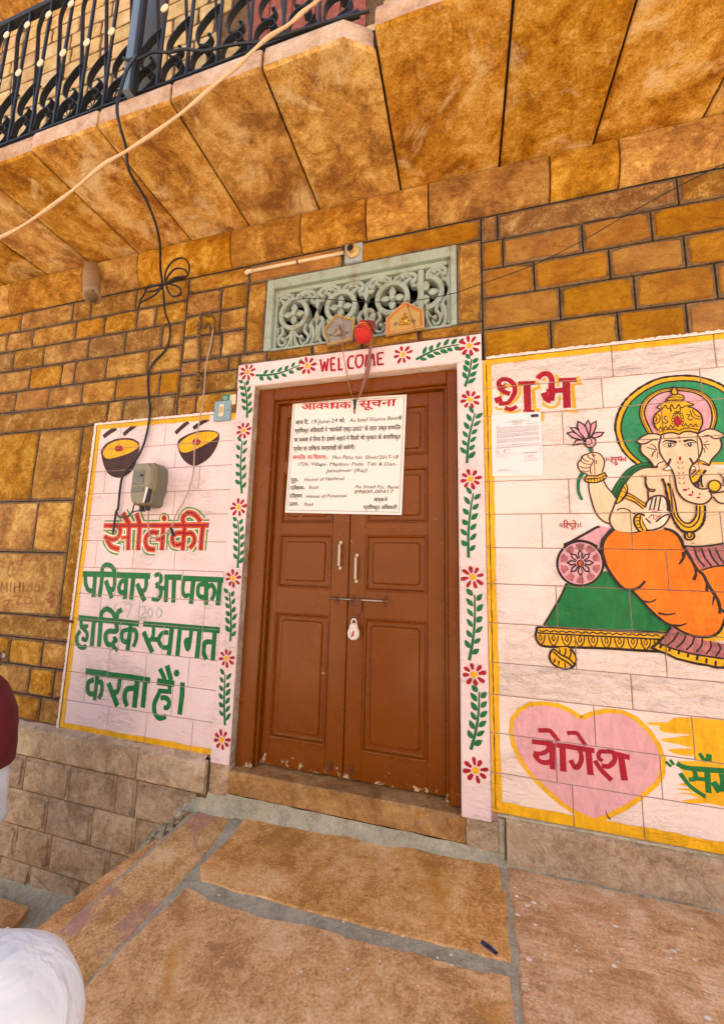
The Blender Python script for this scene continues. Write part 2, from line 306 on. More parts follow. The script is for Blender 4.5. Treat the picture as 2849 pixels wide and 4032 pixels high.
MT['lamp'] = plain_mat('yellowed_plastic', (0.62, 0.42, 0.18), 0.45, var=0.15); MT['board'] = plain_mat('grey_blue_board', (0.36, 0.42, 0.46), 0.6, var=0.15, dirt_shade=(.3, .28, .24), dirt_amt=.4)
MT['blueboard'] = plain_mat('light_blue_board', (0.24, 0.38, 0.46), 0.6, var=0.15, dirt_shade=(.3, .28, .24), dirt_amt=.4); MT['wood'] = plain_mat('dark_wood', (0.11, 0.055, 0.025), 0.7, var=0.3)
MT['clay'] = plain_mat('clay_pipe', (0.36, 0.24, 0.14), 0.85, var=0.25, dirt_shade=(.2, .14, .1), bmp=.5); MT['dark'] = plain_mat('dark_interior', (0.01, 0.008, 0.007), 0.9, var=0.2, bmp=0)
MT['meter'] = plain_mat('dusty_clear_plastic', (0.27, 0.235, 0.15), 0.25, var=0.2, scale=9, dirt_shade=(.24, .20, .12), dirt_amt=.7); MT['meterd'] = plain_mat('meter_body_plastic', (0.17, 0.16, 0.12), 0.5, var=0.2)
MT['meterw'] = plain_mat('meter_window', (0.17, 0.17, 0.13), 0.2, var=0.15)
MT['gilt'] = plain_mat('gilt_metal', (0.85, 0.50, 0.08), 0.25, 0.85, var=0.15); MT['silver'] = plain_mat('tarnished_silver', (0.42, 0.34, 0.26), 0.4, 0.5, var=0.3, dirt_shade=(.25, .15, .08)); MT['giltpaint'] = plain_mat('ochre_gilt_board', (0.55, 0.36, 0.10), 0.5, 0.2, var=.2)
MT['redcloth'] = plain_mat('red_bundle_cloth', (0.55, 0.022, 0.018), 0.85, var=0.2, bmp=.5); MT['darkred'] = plain_mat('faded_red_thread', (0.22, 0.03, 0.025), 0.9, var=0.3, bmp=.6); MT['plum'] = plain_mat('dusty_pink_cloth', (0.27, 0.12, 0.10), 0.9, var=0.3, bmp=.6)
MT['thread'] = plain_mat('ochre_thread', (0.34, 0.18, 0.06), 0.9, var=.3); MT['yarn'] = plain_mat('orange_thread', (0.78, 0.30, 0.05), 0.9, var=.2); MT['sooty'] = plain_mat('sooty_tassel', (0.035, 0.02, 0.015), 0.95, var=.3, bmp=.6)
MT['lock'] = plain_mat('white_wrapped_cloth', (0.74, 0.66, 0.60), 0.8, var=0.1, bmp=.6); MT['greensign'] = plain_mat('green_sticker', (0.02, 0.22, 0.14), 0.5, var=.1); MT['creamsign'] = plain_mat('cream_sticker', (0.75, 0.62, 0.42), 0.5, var=.1)
MT['frameorange'] = plain_mat('orange_plaque_frame', (0.62, 0.20, 0.04), 0.45, var=.15); MT['plaquewood'] = plain_mat('pale_gilt_border', (0.62, 0.36, 0.14), 0.45, 0.2, var=.15)
MT['cotton'] = plain_mat('white_cotton', (0.66, 0.70, 0.73), 0.85, var=0.04, scale=8, bmp=.15); m, t, b = nodes('creased_white_cotton'); v = world_pos(t); vv = world_pos(t, (1, 1, .45)); t.links.new(mix(t, tex_noise(t, v, 8, 3, .5), (0.66, 0.70, 0.72), (0.74, 0.78, 0.80)), b.inputs['Base Color']); b.inputs['Roughness'].default_value = .85
n_ = bump(t, b, math_n(t, 'ADD', ramp(t, tex_noise(t, vv, 9, 3, .5, 1.4), [(.35, 0.0), (.5, 1.0), (.62, .2)]), math_n(t, 'MULTIPLY', tex_noise(t, v, 260, 2, .6), .05)), .30, .012); MT['cotton'] = m
MT['maroon'] = plain_mat('maroon_cloth', (0.13, 0.006, 0.012), 0.85, var=.25, bmp=.2)
MT['bodyskin'] = plain_mat('brown_skin', (0.28, 0.14, 0.08), 0.5, var=.1, bmp=.05); MT['hair'] = plain_mat('black_hair', (0.012, 0.010, 0.009), 0.5, var=.3, bmp=.4); MT['trouser'] = plain_mat('grey_trouser_cloth', (0.10, 0.10, 0.12), 0.85, var=.15)
MT['sandal'] = plain_mat('brown_leather', (0.09, 0.045, 0.02), 0.6, var=.2); MT['wrapper'] = plain_mat('blue_foil_wrapper', (0.02, 0.025, 0.10), 0.4, 0.3, var=.3)
MT['dust'] = stone_mat('dusty_street', (0.40, 0.31, 0.20), (0.52, 0.41, 0.28), (0.62, 0.50, 0.36), 1.0, bmp=.5, var=.1)
MT['redwall'] = plain_mat('red_window_board', (0.36, 0.08, 0.05), 0.7, var=.25, dirt_shade=(.45, .3, .2), dirt_amt=.5)
MT['paleplaster'] = stone_mat('pale_plaster', (0.50, 0.42, 0.34), (0.60, 0.52, 0.43), (0.68, 0.60, 0.50), 1.0, bmp=.3, var=.05)
MT['graffiti'] = paint_mat('faded_red_scrawl', (0.36, 0.09, 0.03), 0.6, under=(0.45, 0.24, 0.06))
MT['palm'] = paint_mat('pale_peach_paint', (0.86, 0.68, 0.53), 0.1)
MT['eye'] = paint_mat('grey_paint', (0.35, 0.36, 0.42), 0.1)

# ------------------------------------------------------------------ stones
ZR = [3.34, 3.172, 3.008, 2.833, 2.646, 2.474, 2.303]       # course lines of the wall, shared left and right
def stone_mesh(name, x0, x1, z0, z1, parent, mat='gold', y=0.0, g=.0042, inset=.012, raise_=.006, rough=.004, rim='mortar', R_=rnd, depth=.014, loc=None):
    w_, h_ = x1 - x0 - 2 * g, z1 - z0 - 2 * g; cx, cz = (x0 + x1) / 2, (z0 + z1) / 2
    if w_ < .01 or h_ < .01: return None
    hx, hz = w_ / 2, h_ / 2
    inset = min(inset, hx * .4, hz * .4)
    outer = []; inner = []
    cor = [(-hx, -hz), (hx, -hz), (hx, hz), (-hx, hz)]
    for k in range(4):
        a = Vector(cor[k]); bq = Vector(cor[(k + 1) % 4]); d = (bq - a); L = d.length; d.normalize(); nrm = Vector((-d.y, d.x))
        for fr in (0.0, .13, .5, .87):
            p = a + d * L * fr; outer.append(p)
            if fr == 0.0:
                prev = (a - Vector(cor[k - 1])).normalized(); pn = Vector((-prev.y, prev.x))
                q = p + (nrm + pn) * inset * R_.uniform(1.0, 1.9)
            else: q = p + nrm * inset * R_.uniform(.35, 1.35)
            inner.append(q)
    n = len(outer); V = []; FM = []; Fc = []
    V += [(p.x, depth, p.y) for p in outer]; V += [(p.x, .0015, p.y) for p in outer]; V += [(p.x, .0008, p.y) for p in inner]
    sh = [Vector((p.x * max(0, 1 - .005 / hx), p.y * max(0, 1 - .005 / hz))) for p in inner]
    V += [(p.x, -raise_ + R_.uniform(-rough, rough) * .3, p.y) for p in sh]
    V += [(p.x * .55 + R_.uniform(-1, 1) * hx * .06, -raise_ + R_.uniform(-rough, rough * .4), p.y * .55 + R_.uniform(-1, 1) * hz * .06) for p in sh]
    V.append((0, -raise_ + R_.uniform(-rough, rough * .4), 0))
    for r in range(4):
        for k in range(n):
            Fc.append((r * n + k, r * n + (k + 1) % n, (r + 1) * n + (k + 1) % n, (r + 1) * n + k)); FM.append(1 if r < 2 else 0)
    for k in range(n): Fc.append((4 * n + k, 4 * n + (k + 1) % n, 5 * n)); FM.append(0)
    o = mk(name, V, Fc, [MT[mat], MT[rim]], parent, FM); o.location = (cx, y, cz); return o
def flat_stone(name, x0, x1, z0, z1, parent, mat, y=0.0, g=.0022, depth=.012):
    mb = MB(); c = .003
    X0, X1, Z0, Z1 = x0 + g, x1 - g, z0 + g, z1 - g; cx, cz = (X0 + X1) / 2, (Z0 + Z1) / 2
    o1 = [(X0, Z0), (X1, Z0), (X1, Z1), (X0, Z1)]; o2 = [(X0 + c, Z0 + c), (X1 - c, Z0 + c), (X1 - c, Z1 - c), (X0 + c, Z1 - c)]
    V = [(a - cx, depth, b_ - cz) for a, b_ in o1] + [(a - cx, .0015, b_ - cz) for a, b_ in o1] + [(a - cx, 0, b_ - cz) for a, b_ in o2]
    Fc = [(r * 4 + k, r * 4 + (k + 1) % 4, r * 4 + 4 + (k + 1) % 4, r * 4 + 4 + k) for r in (0, 1) for k in range(4)] + [(8, 9, 10, 11)]
    o = mk(name, V, Fc, MT[mat], parent); o.location = (cx, y, cz); return o

wall = thing('stone_wall', 'ground floor house wall of golden sandstone blocks with painted panels beside the door', 'wall', (0, 0, 0))
WR = random.Random(11)
def px(lst): return [P(*q).x for q in lst]
def course(z1, z0, xs, mat='gold', **kw):
    for a, b_ in zip(xs[:-1], xs[1:]): stone_mesh('stone', a, b_, z0, z1, wall, mat if isinstance(mat, str) else WR.choice(mat), R_=WR, **kw)
XL, XR_ = -5.4, 2.6; V1 = -1.866; XJ = -1.378; VL, VR = -1.237, -.027; XW = .110
G2 = ['gold', 'gold', 'gold', 'chisel']
course(ZR[0], ZR[1], [XL, -4.75, -4.25, *px([('d', 135, 450), ('d', 465, 380), ('d', 583, 350), ('d', 870, 300)]), V1], ['gold', 'chisel'])
course(ZR[1], ZR[2], [XL, -4.9, -4.4, -3.95, *px([('d', 48, 570), ('d', 211, 540), ('d', 486, 490), ('d', 670, 455), ('d', 874, 420), ('d', 995, 400)]), V1], G2)
course(ZR[2], ZR[3], [XL, -4.6, -4.1, *px([('d', 88, 690), ('d', 281, 650), ('d', 565, 610), ('d', 800, 570), ('d', 1035, 520)]), V1], G2)
course(ZR[3], ZR[4], [XL, -4.85, -4.3, -3.8, *px([('d', 193, 800), ('d', 394, 770), ('d', 480, 750), ('d', 680, 720), ('d', 948, 680)]), V1], G2)
course(ZR[4], ZR[5], [XL, -4.7, -4.15, *px([('d', 101, 940), ('d', 310, 920), ('d', 525, 890), ('d', 740, 860), ('d', 1020, 830)]), V1], ['gold', 'gold', 'goldsmooth'])
course(ZR[5], ZR[6], [XL, -4.3, *px([('d', 687, 1020), ('d', 787, 1000), ('d', 1116, 980)]), V1], ['chisel', 'gold'])
# between the long joint and the door jamb
B = [ZR[0], 3.172, 3.02, 2.86, 2.70, 2.60, 2.455, 2.303]
course(ZR[0], 3.215, [V1, XJ], 'gold')
course(3.215, 3.04, [V1, *px([('d', 1412, 300)]), XJ], 'gold'); course(3.04, 2.88, [V1, *px([('d', 1405, 440)]), XJ], 'gold')
course(2.88, 2.70, [V1, *px([('d', 1412, 590)]), XJ], 'gold'); course(2.70, 2.60, [V1, *px([('d', 1462, 690)]), -1.405], 'gold')
course(2.60, 2.455, [V1, *px([('d', 1305, 800)]), -1.405], 'chisel'); course(2.455, 2.303, [V1, *px([('d', 1253, 940)]), -1.405], 'gold')
# jamb stones beside the screen, strips above and below it
course(3.20, 2.70, [XJ, VL], 'gold'); course(3.20, 2.70, [VR, XW], 'gold'); course(ZR[0], 3.20, [XJ, -.72, XW], 'goldsmooth')
course(2.70, 2.622, [-1.405, *px([('e', 240, 840), ('e', 532, 800), ('e', 850, 760), ('e', 1212, 690)]), XW], 'gold')
# right of the door
course(ZR[0], ZR[1] + .008, [XW, *px([('c', 175, 1450), ('c', 1325, 1210)]), 1.9, XR_], ['chisel']); 
course(ZR[1] + .008, ZR[2], [XW, *px([('c', 209, 1580), ('c', 715, 1480), ('c', 1158, 1430)]), 1.32, 1.75, 2.2, XR_], 'goldsmooth')
course(ZR[2], ZR[3], [XW, *px([('f', 410, 300), ('f', 890, 220), ('f', 1373, 150)]), 1.45, 1.85, 2.3, XR_], 'goldsmooth')
course(ZR[3], ZR[4], [XW, *px([('f', 575, 480), ('f', 1053, 420), ('f', 1572, 340)]), 1.6, 2.05, XR_], 'goldsmooth')
course(ZR[4], ZR[5] - .004, [XW, *px([('f', 518, 690), ('f', 948, 650), ('f', 1387, 590)]), 1.38, 1.8, 2.2, XR_], 'goldsmooth')
# big blocks, left of the painted panel
PXL = -2.545
course(2.303, 1.757, [XL, -4.6, -4.0, *px([('d', 225, 1350)]), -2.672], 'gold', inset=.012); course(1.757, 1.383, [XL, -4.4, -3.6, *px([('g', 228, 280)]), -2.672], 'gold', inset=.012)
course(1.383, .944, [XL, -4.5, -3.9, -2.672], 'gold', inset=.012); course(2.303, .944, [-2.672, PXL], 'chisel')
course(.944, .79, [XL, -4.0, PXL], 'chisel')
course(.79, .612, [XL, -4.6, -4.1, -3.6, *px([('g', 65, 1070), ('g', 270, 1090)]), PXL], 'gold'); course(.612, .428, [XL, -4.8, -4.3, -3.7, -3.3, *px([('g', 188, 1260), ('g', 344, 1280)]), PXL], 'gold')
course(.428, .262, [XL, -4.6, -4.1, -3.6, *px([('g', 65, 1430), ('g', 255, 1450)]), PXL], 'gold')
# painted courses
CELLS = []
def pcourse(z1, z0, xs, mat):
    for a, b_ in zip(xs[:-1], xs[1:]):
        flat_stone('stone', a, b_, z0, z1, wall, mat); CELLS.append((a + .0022, b_ - .0022, z0 + .0022, z1 - .0022))
LW = (PXL, -1.402)
rows = [2.303, 2.117, 1.957, 1.798, 1.645, 1.471, 1.290, 1.114, .950, .776, .609, .433, .262]
vj = [[('d', 770, 1150), ('d', 1055, 1140)], [('d', 885, 1300), ('d', 1120, 1290)], [('d', 670, 1450), ('d', 1272, 1420)], [('g', 1110, 130)], [('g', 760, 300)],
      [('g', 615, 450), ('g', 852, 460), ('g', 1116, 470)], [('g', 745, 600), ('g', 1017, 620), ('g', 1163, 650)], [('g', 640, 800), ('g', 888, 820), ('g', 1302, 860)],
      [('g', 765, 980), ('g', 1040, 1020), ('g', 1290, 1040)], [('g', 695, 1150), ('g', 930, 1180), ('g', 1202, 1220)], [('g', 545, 1310), ('g', 778, 1340), ('g', 1100, 1370)],
      [('g', 687, 1520), ('g', 932, 1550), ('g', 1228, 1580)]]
for (za, zb), v_ in zip(zip(rows[:-1], rows[1:]), vj): pcourse(za, zb, [LW[0], *sorted(px(v_)), LW[1]], 'wash')
RW0 = .104
rr_ = [2.470, 2.304, 2.148, 1.973, 1.797, 1.626, 1.457, 1.278, 1.089, .904, .756, .585, .412, .243]
vj = [[('f', 908, 850)], [('o', 650, 300), ('o', 1438, 240)], [('o', 335, 570)], [('o', 585, 880)], [('o', 385, 1120)], [('o', 168, 1390), ('o', 880, 1400), ('o', 1600, 1400)],
      [('i', 712, 700), ('i', 1255, 720)], [('i', 552, 930), ('i', 1022, 960)], [('i', 672, 1200), ('i', 1247, 1250)], [('i', 1032, 1490)],
      [('l', 795, 410), ('l', 1425, 500)], [('l', 550, 640), ('l', 1220, 750)], [('l', 657, 900), ('l', 1105, 1000)]]
for k, ((za, zb), v_) in enumerate(zip(zip(rr_[:-1], rr_[1:]), vj)):
    xs = sorted(px(v_)); xs = [RW0] + [x for x in xs if x > RW0 + .05]; q = xs[-1]
    while q < 2.3: q += .42; xs.append(min(q, XR_))
    if xs[-1] < XR_: xs.append(XR_)
    pcourse(za, zb, xs, 'washrough' if k in (0, 9) else 'washw')
# backing in the joints
mb = MB()
mb.box(XL, V1, .010, .3, 2.303, 3.345); mb.box(V1, XJ, .010, .3, 2.303, 3.345); mb.box(XJ, XW, .010, .3, 3.2, 3.345); mb.box(XJ, VL, .010, .3, 2.62, 3.2); mb.box(VR, XW, .010, .3, 2.62, 3.2)
mb.box(VL, VR, .010, .3, 2.62, 2.70); mb.box(XW, XR_, .010, .3, 2.47, 3.345); mb.box(XL, PXL, .010, .3, .262, 2.303)
mb.box(-1.405, XJ, .0105, .3, 2.303, 2.622)
mb.build('pointing', [MT['groove']], wall)
mb = MB(); mb.box(PXL, -1.29, .005, .3, .2, 2.303); mb.box(RW0 - .12, XR_, .005, .3, .2, 2.47); mb.build('painted_pointing', [MT['pgroove']], wall)
mb = MB(); mb.box(VL, VR, .25, .28, 2.70, 3.2); mb.box(-1.3, 0, .22, .28, .1, 2.62); mb.box(XL, XR_, .3, .5, -.7, 8.2); mb.build('dark_interior_backing', [MT['dark']], wall)  # near-black backing paints the unlit rooms behind screen and door
mb = MB(); mb.box(-6.5, 4.5, .5, 6.5, -.7, 8.2); o = mb.build('house_body', [MT['upper']], wall)

# cove course under the soffit, each block a part
cx_ = [XL, -4.9, -4.3, *px([('d', 97, 310), ('d', 560, 200), ('d', 910, 130), ('d', 1490, 60), ('b', 475, 1525), ('b', 885, 1440), ('b', 1278, 1350), ('c', 500, 1180), ('c', 935, 1080), ('c', 1600, 930)]), 1.9, XR_]
for a, b_ in zip(cx_[:-1], cx_[1:]):
    prof = [(.0, 3.345), (-.012, 3.35), (-.030, 3.38), (-.048, 3.43), (-.056, 3.49), (-.056, 3.55), (-.052, 3.588), (.0, 3.589)]
    a2, b2 = a + .004, b_ - .004; V = []; n = len(prof)
    xs = [a2, a2 + .006, a2 + (b2 - a2) * .35, a2 + (b2 - a2) * .7, b2 - .006, b2]
    for i, x in enumerate(xs):
        e = .005 if i in (0, len(xs) - 1) else 0
        for (y_, z_) in prof: V.append((x - a, (y_ + e) + (WR.uniform(-.0015, .0015) if 0 < i < 5 else 0), z_ - 3.4))
    Fc = [(i * n + k, i * n + k + 1, (i + 1) * n + k + 1, (i + 1) * n + k) for i in range(len(xs) - 1) for k in range(n - 1)] + [tuple(range(n)), tuple((len(xs) - 1) * n + k for k in range(n))[::-1]]
    o = mk('cornice_block', V, Fc, MT['gold'], wall); o.location = (a, 0, 3.4)
mb = MB(); mb.box(XL, XR_, -.018, .01, 3.40, 3.60); mb.box(XL, XR_, .004, .01, 3.33, 3.40); mb.build('pointing', [MT['groove']], wall)

# ------------------------------------------------------------------ paint on the wall
LAY = [0]
def clip_tri(tri, rect):
    x0, x1, z0, z1 = rect; poly = tri
    for ax, lim, sgn in ((0, x0, 1), (0, x1, -1), (1, z0, 1), (1, z1, -1)):
        out = []
        for i in range(len(poly)):
            a, b_ = poly[i], poly[(i + 1) % len(poly)]; da, db = (a[ax] - lim) * sgn, (b_[ax] - lim) * sgn
            if da >= 0: out.append(a)
            if (da >= 0) != (db >= 0):
                u = da / (da - db); out.append((a[0] + (b_[0] - a[0]) * u, a[1] + (b_[1] - a[1]) * u))
        poly = out
        if len(poly) < 3: return []
    return poly
def flat_tris(tris, name, mat, parent, Y, clip, dy=0.0):
    V = []; Fc = []
    for layer, tl in enumerate(tris):
        y = Y - dy - layer * .00001 - (len(bpy.data.meshes) % 61) * .0000004
        for tr in tl:
            polys = []
            if clip is None: polys = [tr]
            else:
                bx0, bx1 = min(p[0] for p in tr), max(p[0] for p in tr); bz0, bz1 = min(p[1] for p in tr), max(p[1] for p in tr)
                for rc in clip:
                    if bx1 < rc[0] or bx0 > rc[1] or bz1 < rc[2] or bz0 > rc[3]: continue
                    q = clip_tri(tr, rc)
                    if q: polys.append(q)
            for q in polys:
                ar = sum(q[i][0] * q[(i + 1) % len(q)][1] - q[(i + 1) % len(q)][0] * q[i][1] for i in range(len(q)))
                if abs(ar) < 1e-9: continue
                if ar < 0: q = q[::-1]
                b0 = len(V); V += [(p[0], y, p[1]) for p in q]; Fc.append(tuple(range(b0, b0 + len(q))))
    if not Fc: return None
    cx = sum(v_[0] for v_ in V) / len(V); cz = sum(v_[2] for v_ in V) / len(V)
    o = mk(name, [(v_[0] - cx, v_[1] - Y, v_[2] - cz) for v_ in V], Fc, mat, parent)
    o.location = Vector((cx, Y, cz)) - (parent.location if parent is not None and parent.type == 'EMPTY' and parent.location.length > 0 else Vector((0, 0, 0)))
    return o
def stroke_tris(pts, w_, closed=False, sm=True, taper=None, wob=.07):
    pts = [Vector((p[0], p[1])) for p in pts]
    pts = [p for i, p in enumerate(pts) if i == 0 or (p - pts[i - 1]).length > 1e-5]
    if sm and len(pts) > 2: pts = [Vector((q.x, q.y)) for q in smooth_pts([(p.x, p.y, 0) for p in pts], 4, closed)]
    n = len(pts); L = []; R_ = []
    if n < 2: return []
    for i in range(n):
        a = pts[i - 1] if (i > 0 or closed) else pts[i]; c = pts[(i + 1) % n] if (i < n - 1 or closed) else pts[i]
        d1 = (pts[i] - a); d2 = (c - pts[i])
        if d1.length < 1e-9: d1 = d2
        if d2.length < 1e-9: d2 = d1
        d1 = d1.normalized(); d2 = d2.normalized(); tn = (d1 + d2)
        tn = tn.normalized() if tn.length > .2 else d1
        nn = Vector((-tn.y, tn.x)); cosv = max(.55, nn.dot(Vector((-d1.y, d1.x))))
        ww = w_ / 2 * (1 + rnd.uniform(-wob, wob)) / cosv
        if taper: ww *= taper[0] + (taper[1] - taper[0]) * (i / (n - 1)) if len(taper) == 2 else 1
        L.append(pts[i] + nn * ww); R_.append(pts[i] - nn * ww)
    T = []
    for i in range(n if closed else n - 1):
        j = (i + 1) % n; T.append([tuple(L[i]), tuple(R_[i]), tuple(R_[j])]); T.append([tuple(L[i]), tuple(R_[j]), tuple(L[j])])
    return T
def poly_tris(pts, sm=False):
    if sm: pts = [(q.x, q.y) for q in smooth_pts([(p[0], p[1], 0) for p in pts], 4, True)]
    V = [Vector((p[0], p[1], 0)) for p in pts]
    return [[(V[i].x, V[i].y) for i in tr] for tr in geometry.tessellate_polygon([V])]
def W2(r, p, Y):
    q = P(r, p[0], p[1], Y); return (q.x, q.z)
def wscale(r, p, Y):                          # metres per survey unit near p
    a, b_ = P(r, p[0] - 5, p[1], Y), P(r, p[0] + 5, p[1], Y); return (b_ - a).length / 10
BOLD = {'painted_outline': 1.75, 'painted_letter': 1.1, 'painted_word': 1.7, 'painted_couch_ornament': 1.3}
def paint(name, mat, shapes, parent=wall, Y=0.0, clip='wall', reg=None, label=None):
    """shapes: ('L', pts, width[, closed][, opts]) strokes, ('F', pts[, smooth]) fills, ('O', centre, rx, ry) ellipses; in survey units of reg"""
    LAY[0] += 1; tris = []
    for s in shapes:
        if s[0] == 'L':
            pts = [W2(reg, p, Y) for p in s[1]]; mid = s[1][len(s[1]) // 2]; opt = s[4] if len(s) > 4 else {}
            tris.append(stroke_tris(pts, s[2] * BOLD.get(name, 1.0) * wscale(reg, mid, Y), closed=(len(s) > 3 and bool(s[3])), **opt))
        elif s[0] == 'F': tris.append(poly_tris([W2(reg, p, Y) for p in s[1]], sm=(len(s) > 2 and s[2])))
        elif s[0] == 'O':
            (cx, cy), rx, ry = s[1], s[2], s[3]
            tris.append(poly_tris([W2(reg, (cx + rx * math.cos(a) * (1 + rnd.uniform(-.03, .03)), cy + ry * math.sin(a) * (1 + rnd.uniform(-.03, .03))), Y) for a in [2 * math.pi * k / 20 for k in range(20)]]))
    o = flat_tris(tris, name, MT[mat], parent, Y, CELLS if clip == 'wall' else clip, dy=.0012 + LAY[0] * .00004)
    LAY[0] += len(tris) * .25
    if o is not None and label: o['label'] = label
    return o

# yellow borders and the rough white edge outside them
def zz(pts, amp, n, seed=1):
    R_ = random.Random(seed); out = []
    for a, b_ in zip(pts[:-1], pts[1:]):
        a, b_ = Vector(a), Vector(b_)
        for k in range(n): out.append(a.lerp(b_, k / n) + Vector((R_.uniform(-amp, amp), R_.uniform(-amp, amp))))
    out.append(Vector(pts[-1])); return [tuple(p) for p in out]
def paint_xz(name, mat, polys, parent=wall, Y=0.0, clip=None, dy=.001):
    return flat_tris([poly_tris(p) for p in polys], name, MT[mat], parent, Y, clip, dy=dy)
LW0 = PXL
sp = zz([(LW0 - .016, .25), (LW0 - .018, 2.315), (LW0 + .98, 2.318)], .004, 140, 3); paint_xz('limewash_edge', 'washw', [sp + [(LW0 + .98, 2.300), (LW0 + .004, 2.300), (LW0 + .004, .262)]], Y=-.006, dy=.001)
sp = zz([(RW0 + .02, 2.484), (2.5, 2.484)], .004, 220, 4); paint_xz('limewash_edge', 'washw', [sp + [(2.5, 2.468), (RW0 + .02, 2.468)]], Y=-.006, dy=.001)
def band(name, x0, x1, z0, z1, amp=.0035, n=24, seed=5, mat='yellow', Y=0.0, clip='w'):
    if x1 - x0 > z1 - z0: pl = zz([(x0, z1), (x1, z1)], amp, n, seed) + zz([(x1, z0), (x0, z0)], amp, n, seed + 1)
    else: pl = zz([(x0, z0), (x0, z1)], amp, n, seed) + zz([(x1, z1), (x1, z0)], amp, n, seed + 1)
    paint_xz(name, mat, [pl], Y=Y, clip=CELLS if clip == 'w' else None, dy=.0014 + seed * .00001)
band('painted_border', LW0, LW0 + .040, .27, 2.29); band('painted_border', LW0 + .004, -1.60, 2.268, 2.300, seed=8); band('painted_border', LW0, -1.402, .262, .296, seed=11)
band('painted_border', -1.46, -1.405, 2.255, 2.30, seed=13)
band('painted_border', RW0 + .002, RW0 + .045, .25, 2.45, seed=15); band('painted_border', RW0 + .01, 2.5, 2.438, 2.468, n=60, seed=17); band('painted_border', RW0 + .01, 2.5, .243, .292, n=60, seed=19)
paint_xz('border_seam', 'brown', [zz([(RW0 + .017, .26), (RW0 + .017, 2.44)], .0015, 80, 41) + zz([(RW0 + .021, 2.44), (RW0 + .021, .26)], .0015, 80, 42)], clip=CELLS, dy=.0020)
# ---- left panel lettering (hand painted, stroke by stroke)
def letters(name, mat, reg, strokes, wd, **kw):
    for k, st in enumerate(strokes):
        LAY[0] = 1 + k * .3
        paint(name, mat, [('L', q[0], q[1] if len(q) > 1 else wd, False, (q[2] if len(q) > 2 else {})) for q in st], reg=reg, **kw)
ST = {'sm': False}
W = 38
parivar = [
 [([(72, 188), (440, 196)], 46, ST), ([(100, 195), (104, 290), (128, 352), (162, 368), (200, 350)], 36), ([(206, 205), (185, 436)], 38, ST)],
 [([(280, 200), (268, 320), (250, 434)], 38), ([(280, 180), (282, 130), (315, 92), (365, 98), (400, 135), (412, 170)], 36)],
 [([(412, 190), (412, 300), (395, 355), (370, 352), (350, 340)], 36), ([(318, 258), (345, 340), (382, 448)], 40, ST)],
 [([(440, 200), (790, 212)], 46, ST), ([(528, 275), (490, 262), (458, 330), (475, 385), (520, 378)], 36), ([(540, 210), (520, 458)], 38, ST)],
 [([(612, 215), (588, 462)], 40, ST)],
 [([(748, 220), (748, 300), (735, 355), (702, 372), (690, 350)], 36), ([(652, 292), (680, 370), (732, 478)], 40, ST)],
 [([(838, 215), (870, 192), (905, 215), (900, 270), (845, 310)], 34), ([(845, 318), (895, 335), (905, 400), (870, 460), (805, 452)], 34), ([(895, 335), (965, 345)], 34, ST), ([(965, 235), (955, 490)], 40, ST), ([(940, 222), (1125, 226)], 46, ST)],
 [([(1045, 230), (1035, 494)], 42, ST)],
 [([(1130, 235), (1580, 252)], 48, ST), ([(1145, 250), (1135, 370), (1165, 425), (1205, 402)], 36), ([(1250, 250), (1222, 508)], 42, ST)],
 [([(1375, 300), (1310, 308), (1298, 400), (1345, 440), (1375, 420)], 38), ([(1388, 255), (1382, 518)], 44, ST), ([(1390, 345), (1440, 305), (1472, 350), (1468, 410), (1440, 468)], 36)],
 [([(1532, 260), (1508, 524)], 44, ST)]]
letters('painted_letter', 'green', 't2', parivar, W)
hardik = [
 [([(80, 142), (310, 165)], 44, ST), ([(108, 175), (112, 235), (185, 230)], 30, ST), ([(108, 235), (170, 300), (165, 375), (130, 370), (140, 345)], 30), ([(100, 280), (66, 340), (70, 420), (120, 460), (165, 440)], 34)],
 [([(245, 190), (222, 445)], 40, ST)],
 [([(318, 190), (298, 450)], 42, ST), ([(322, 150), (330, 85), (380, 48), (440, 80), (480, 160)], 38)],
 [([(310, 162), (725, 205)], 44, ST), ([(480, 190), (485, 280), (400, 285), (368, 340), (390, 420), (450, 430)], 38), ([(450, 370), (470, 360), (480, 385), (448, 410), (455, 450), (500, 490)], 32), ([(490, 165), (498, 90), (545, 55)], 40)],
 [([(610, 265), (550, 290), (545, 370), (580, 400), (612, 375)], 34), ([(640, 215), (602, 488)], 40, ST), ([(635, 290), (680, 270), (700, 330), (690, 390), (665, 450)], 34)],
 [([(770, 205), (1160, 235)], 46, ST), ([(880, 235), (875, 330), (845, 380), (825, 370)], 34), ([(775, 290), (810, 385), (868, 510)], 44, ST), ([(870, 370), (940, 375)], 38, ST)],
 [([(1040, 300), (975, 305), (935, 370), (960, 440), (1010, 460), (1045, 440)], 36), ([(1075, 255), (1042, 540)], 44, ST)],
 [([(1160, 255), (1132, 552)], 44, ST)],
 [([(1155, 238), (1588, 275)], 48, ST), ([(1280, 280), (1265, 400), (1250, 470)], 38), ([(1262, 375), (1225, 390), (1235, 460), (1262, 480)], 42), ([(1370, 275), (1340, 575)], 48, ST)],
 [([(1530, 300), (1508, 600)], 44, ST), ([(1510, 400), (1430, 405), (1412, 500), (1440, 588)], 40)]]
letters('painted_letter', 'green', 't3', hardik, 40)
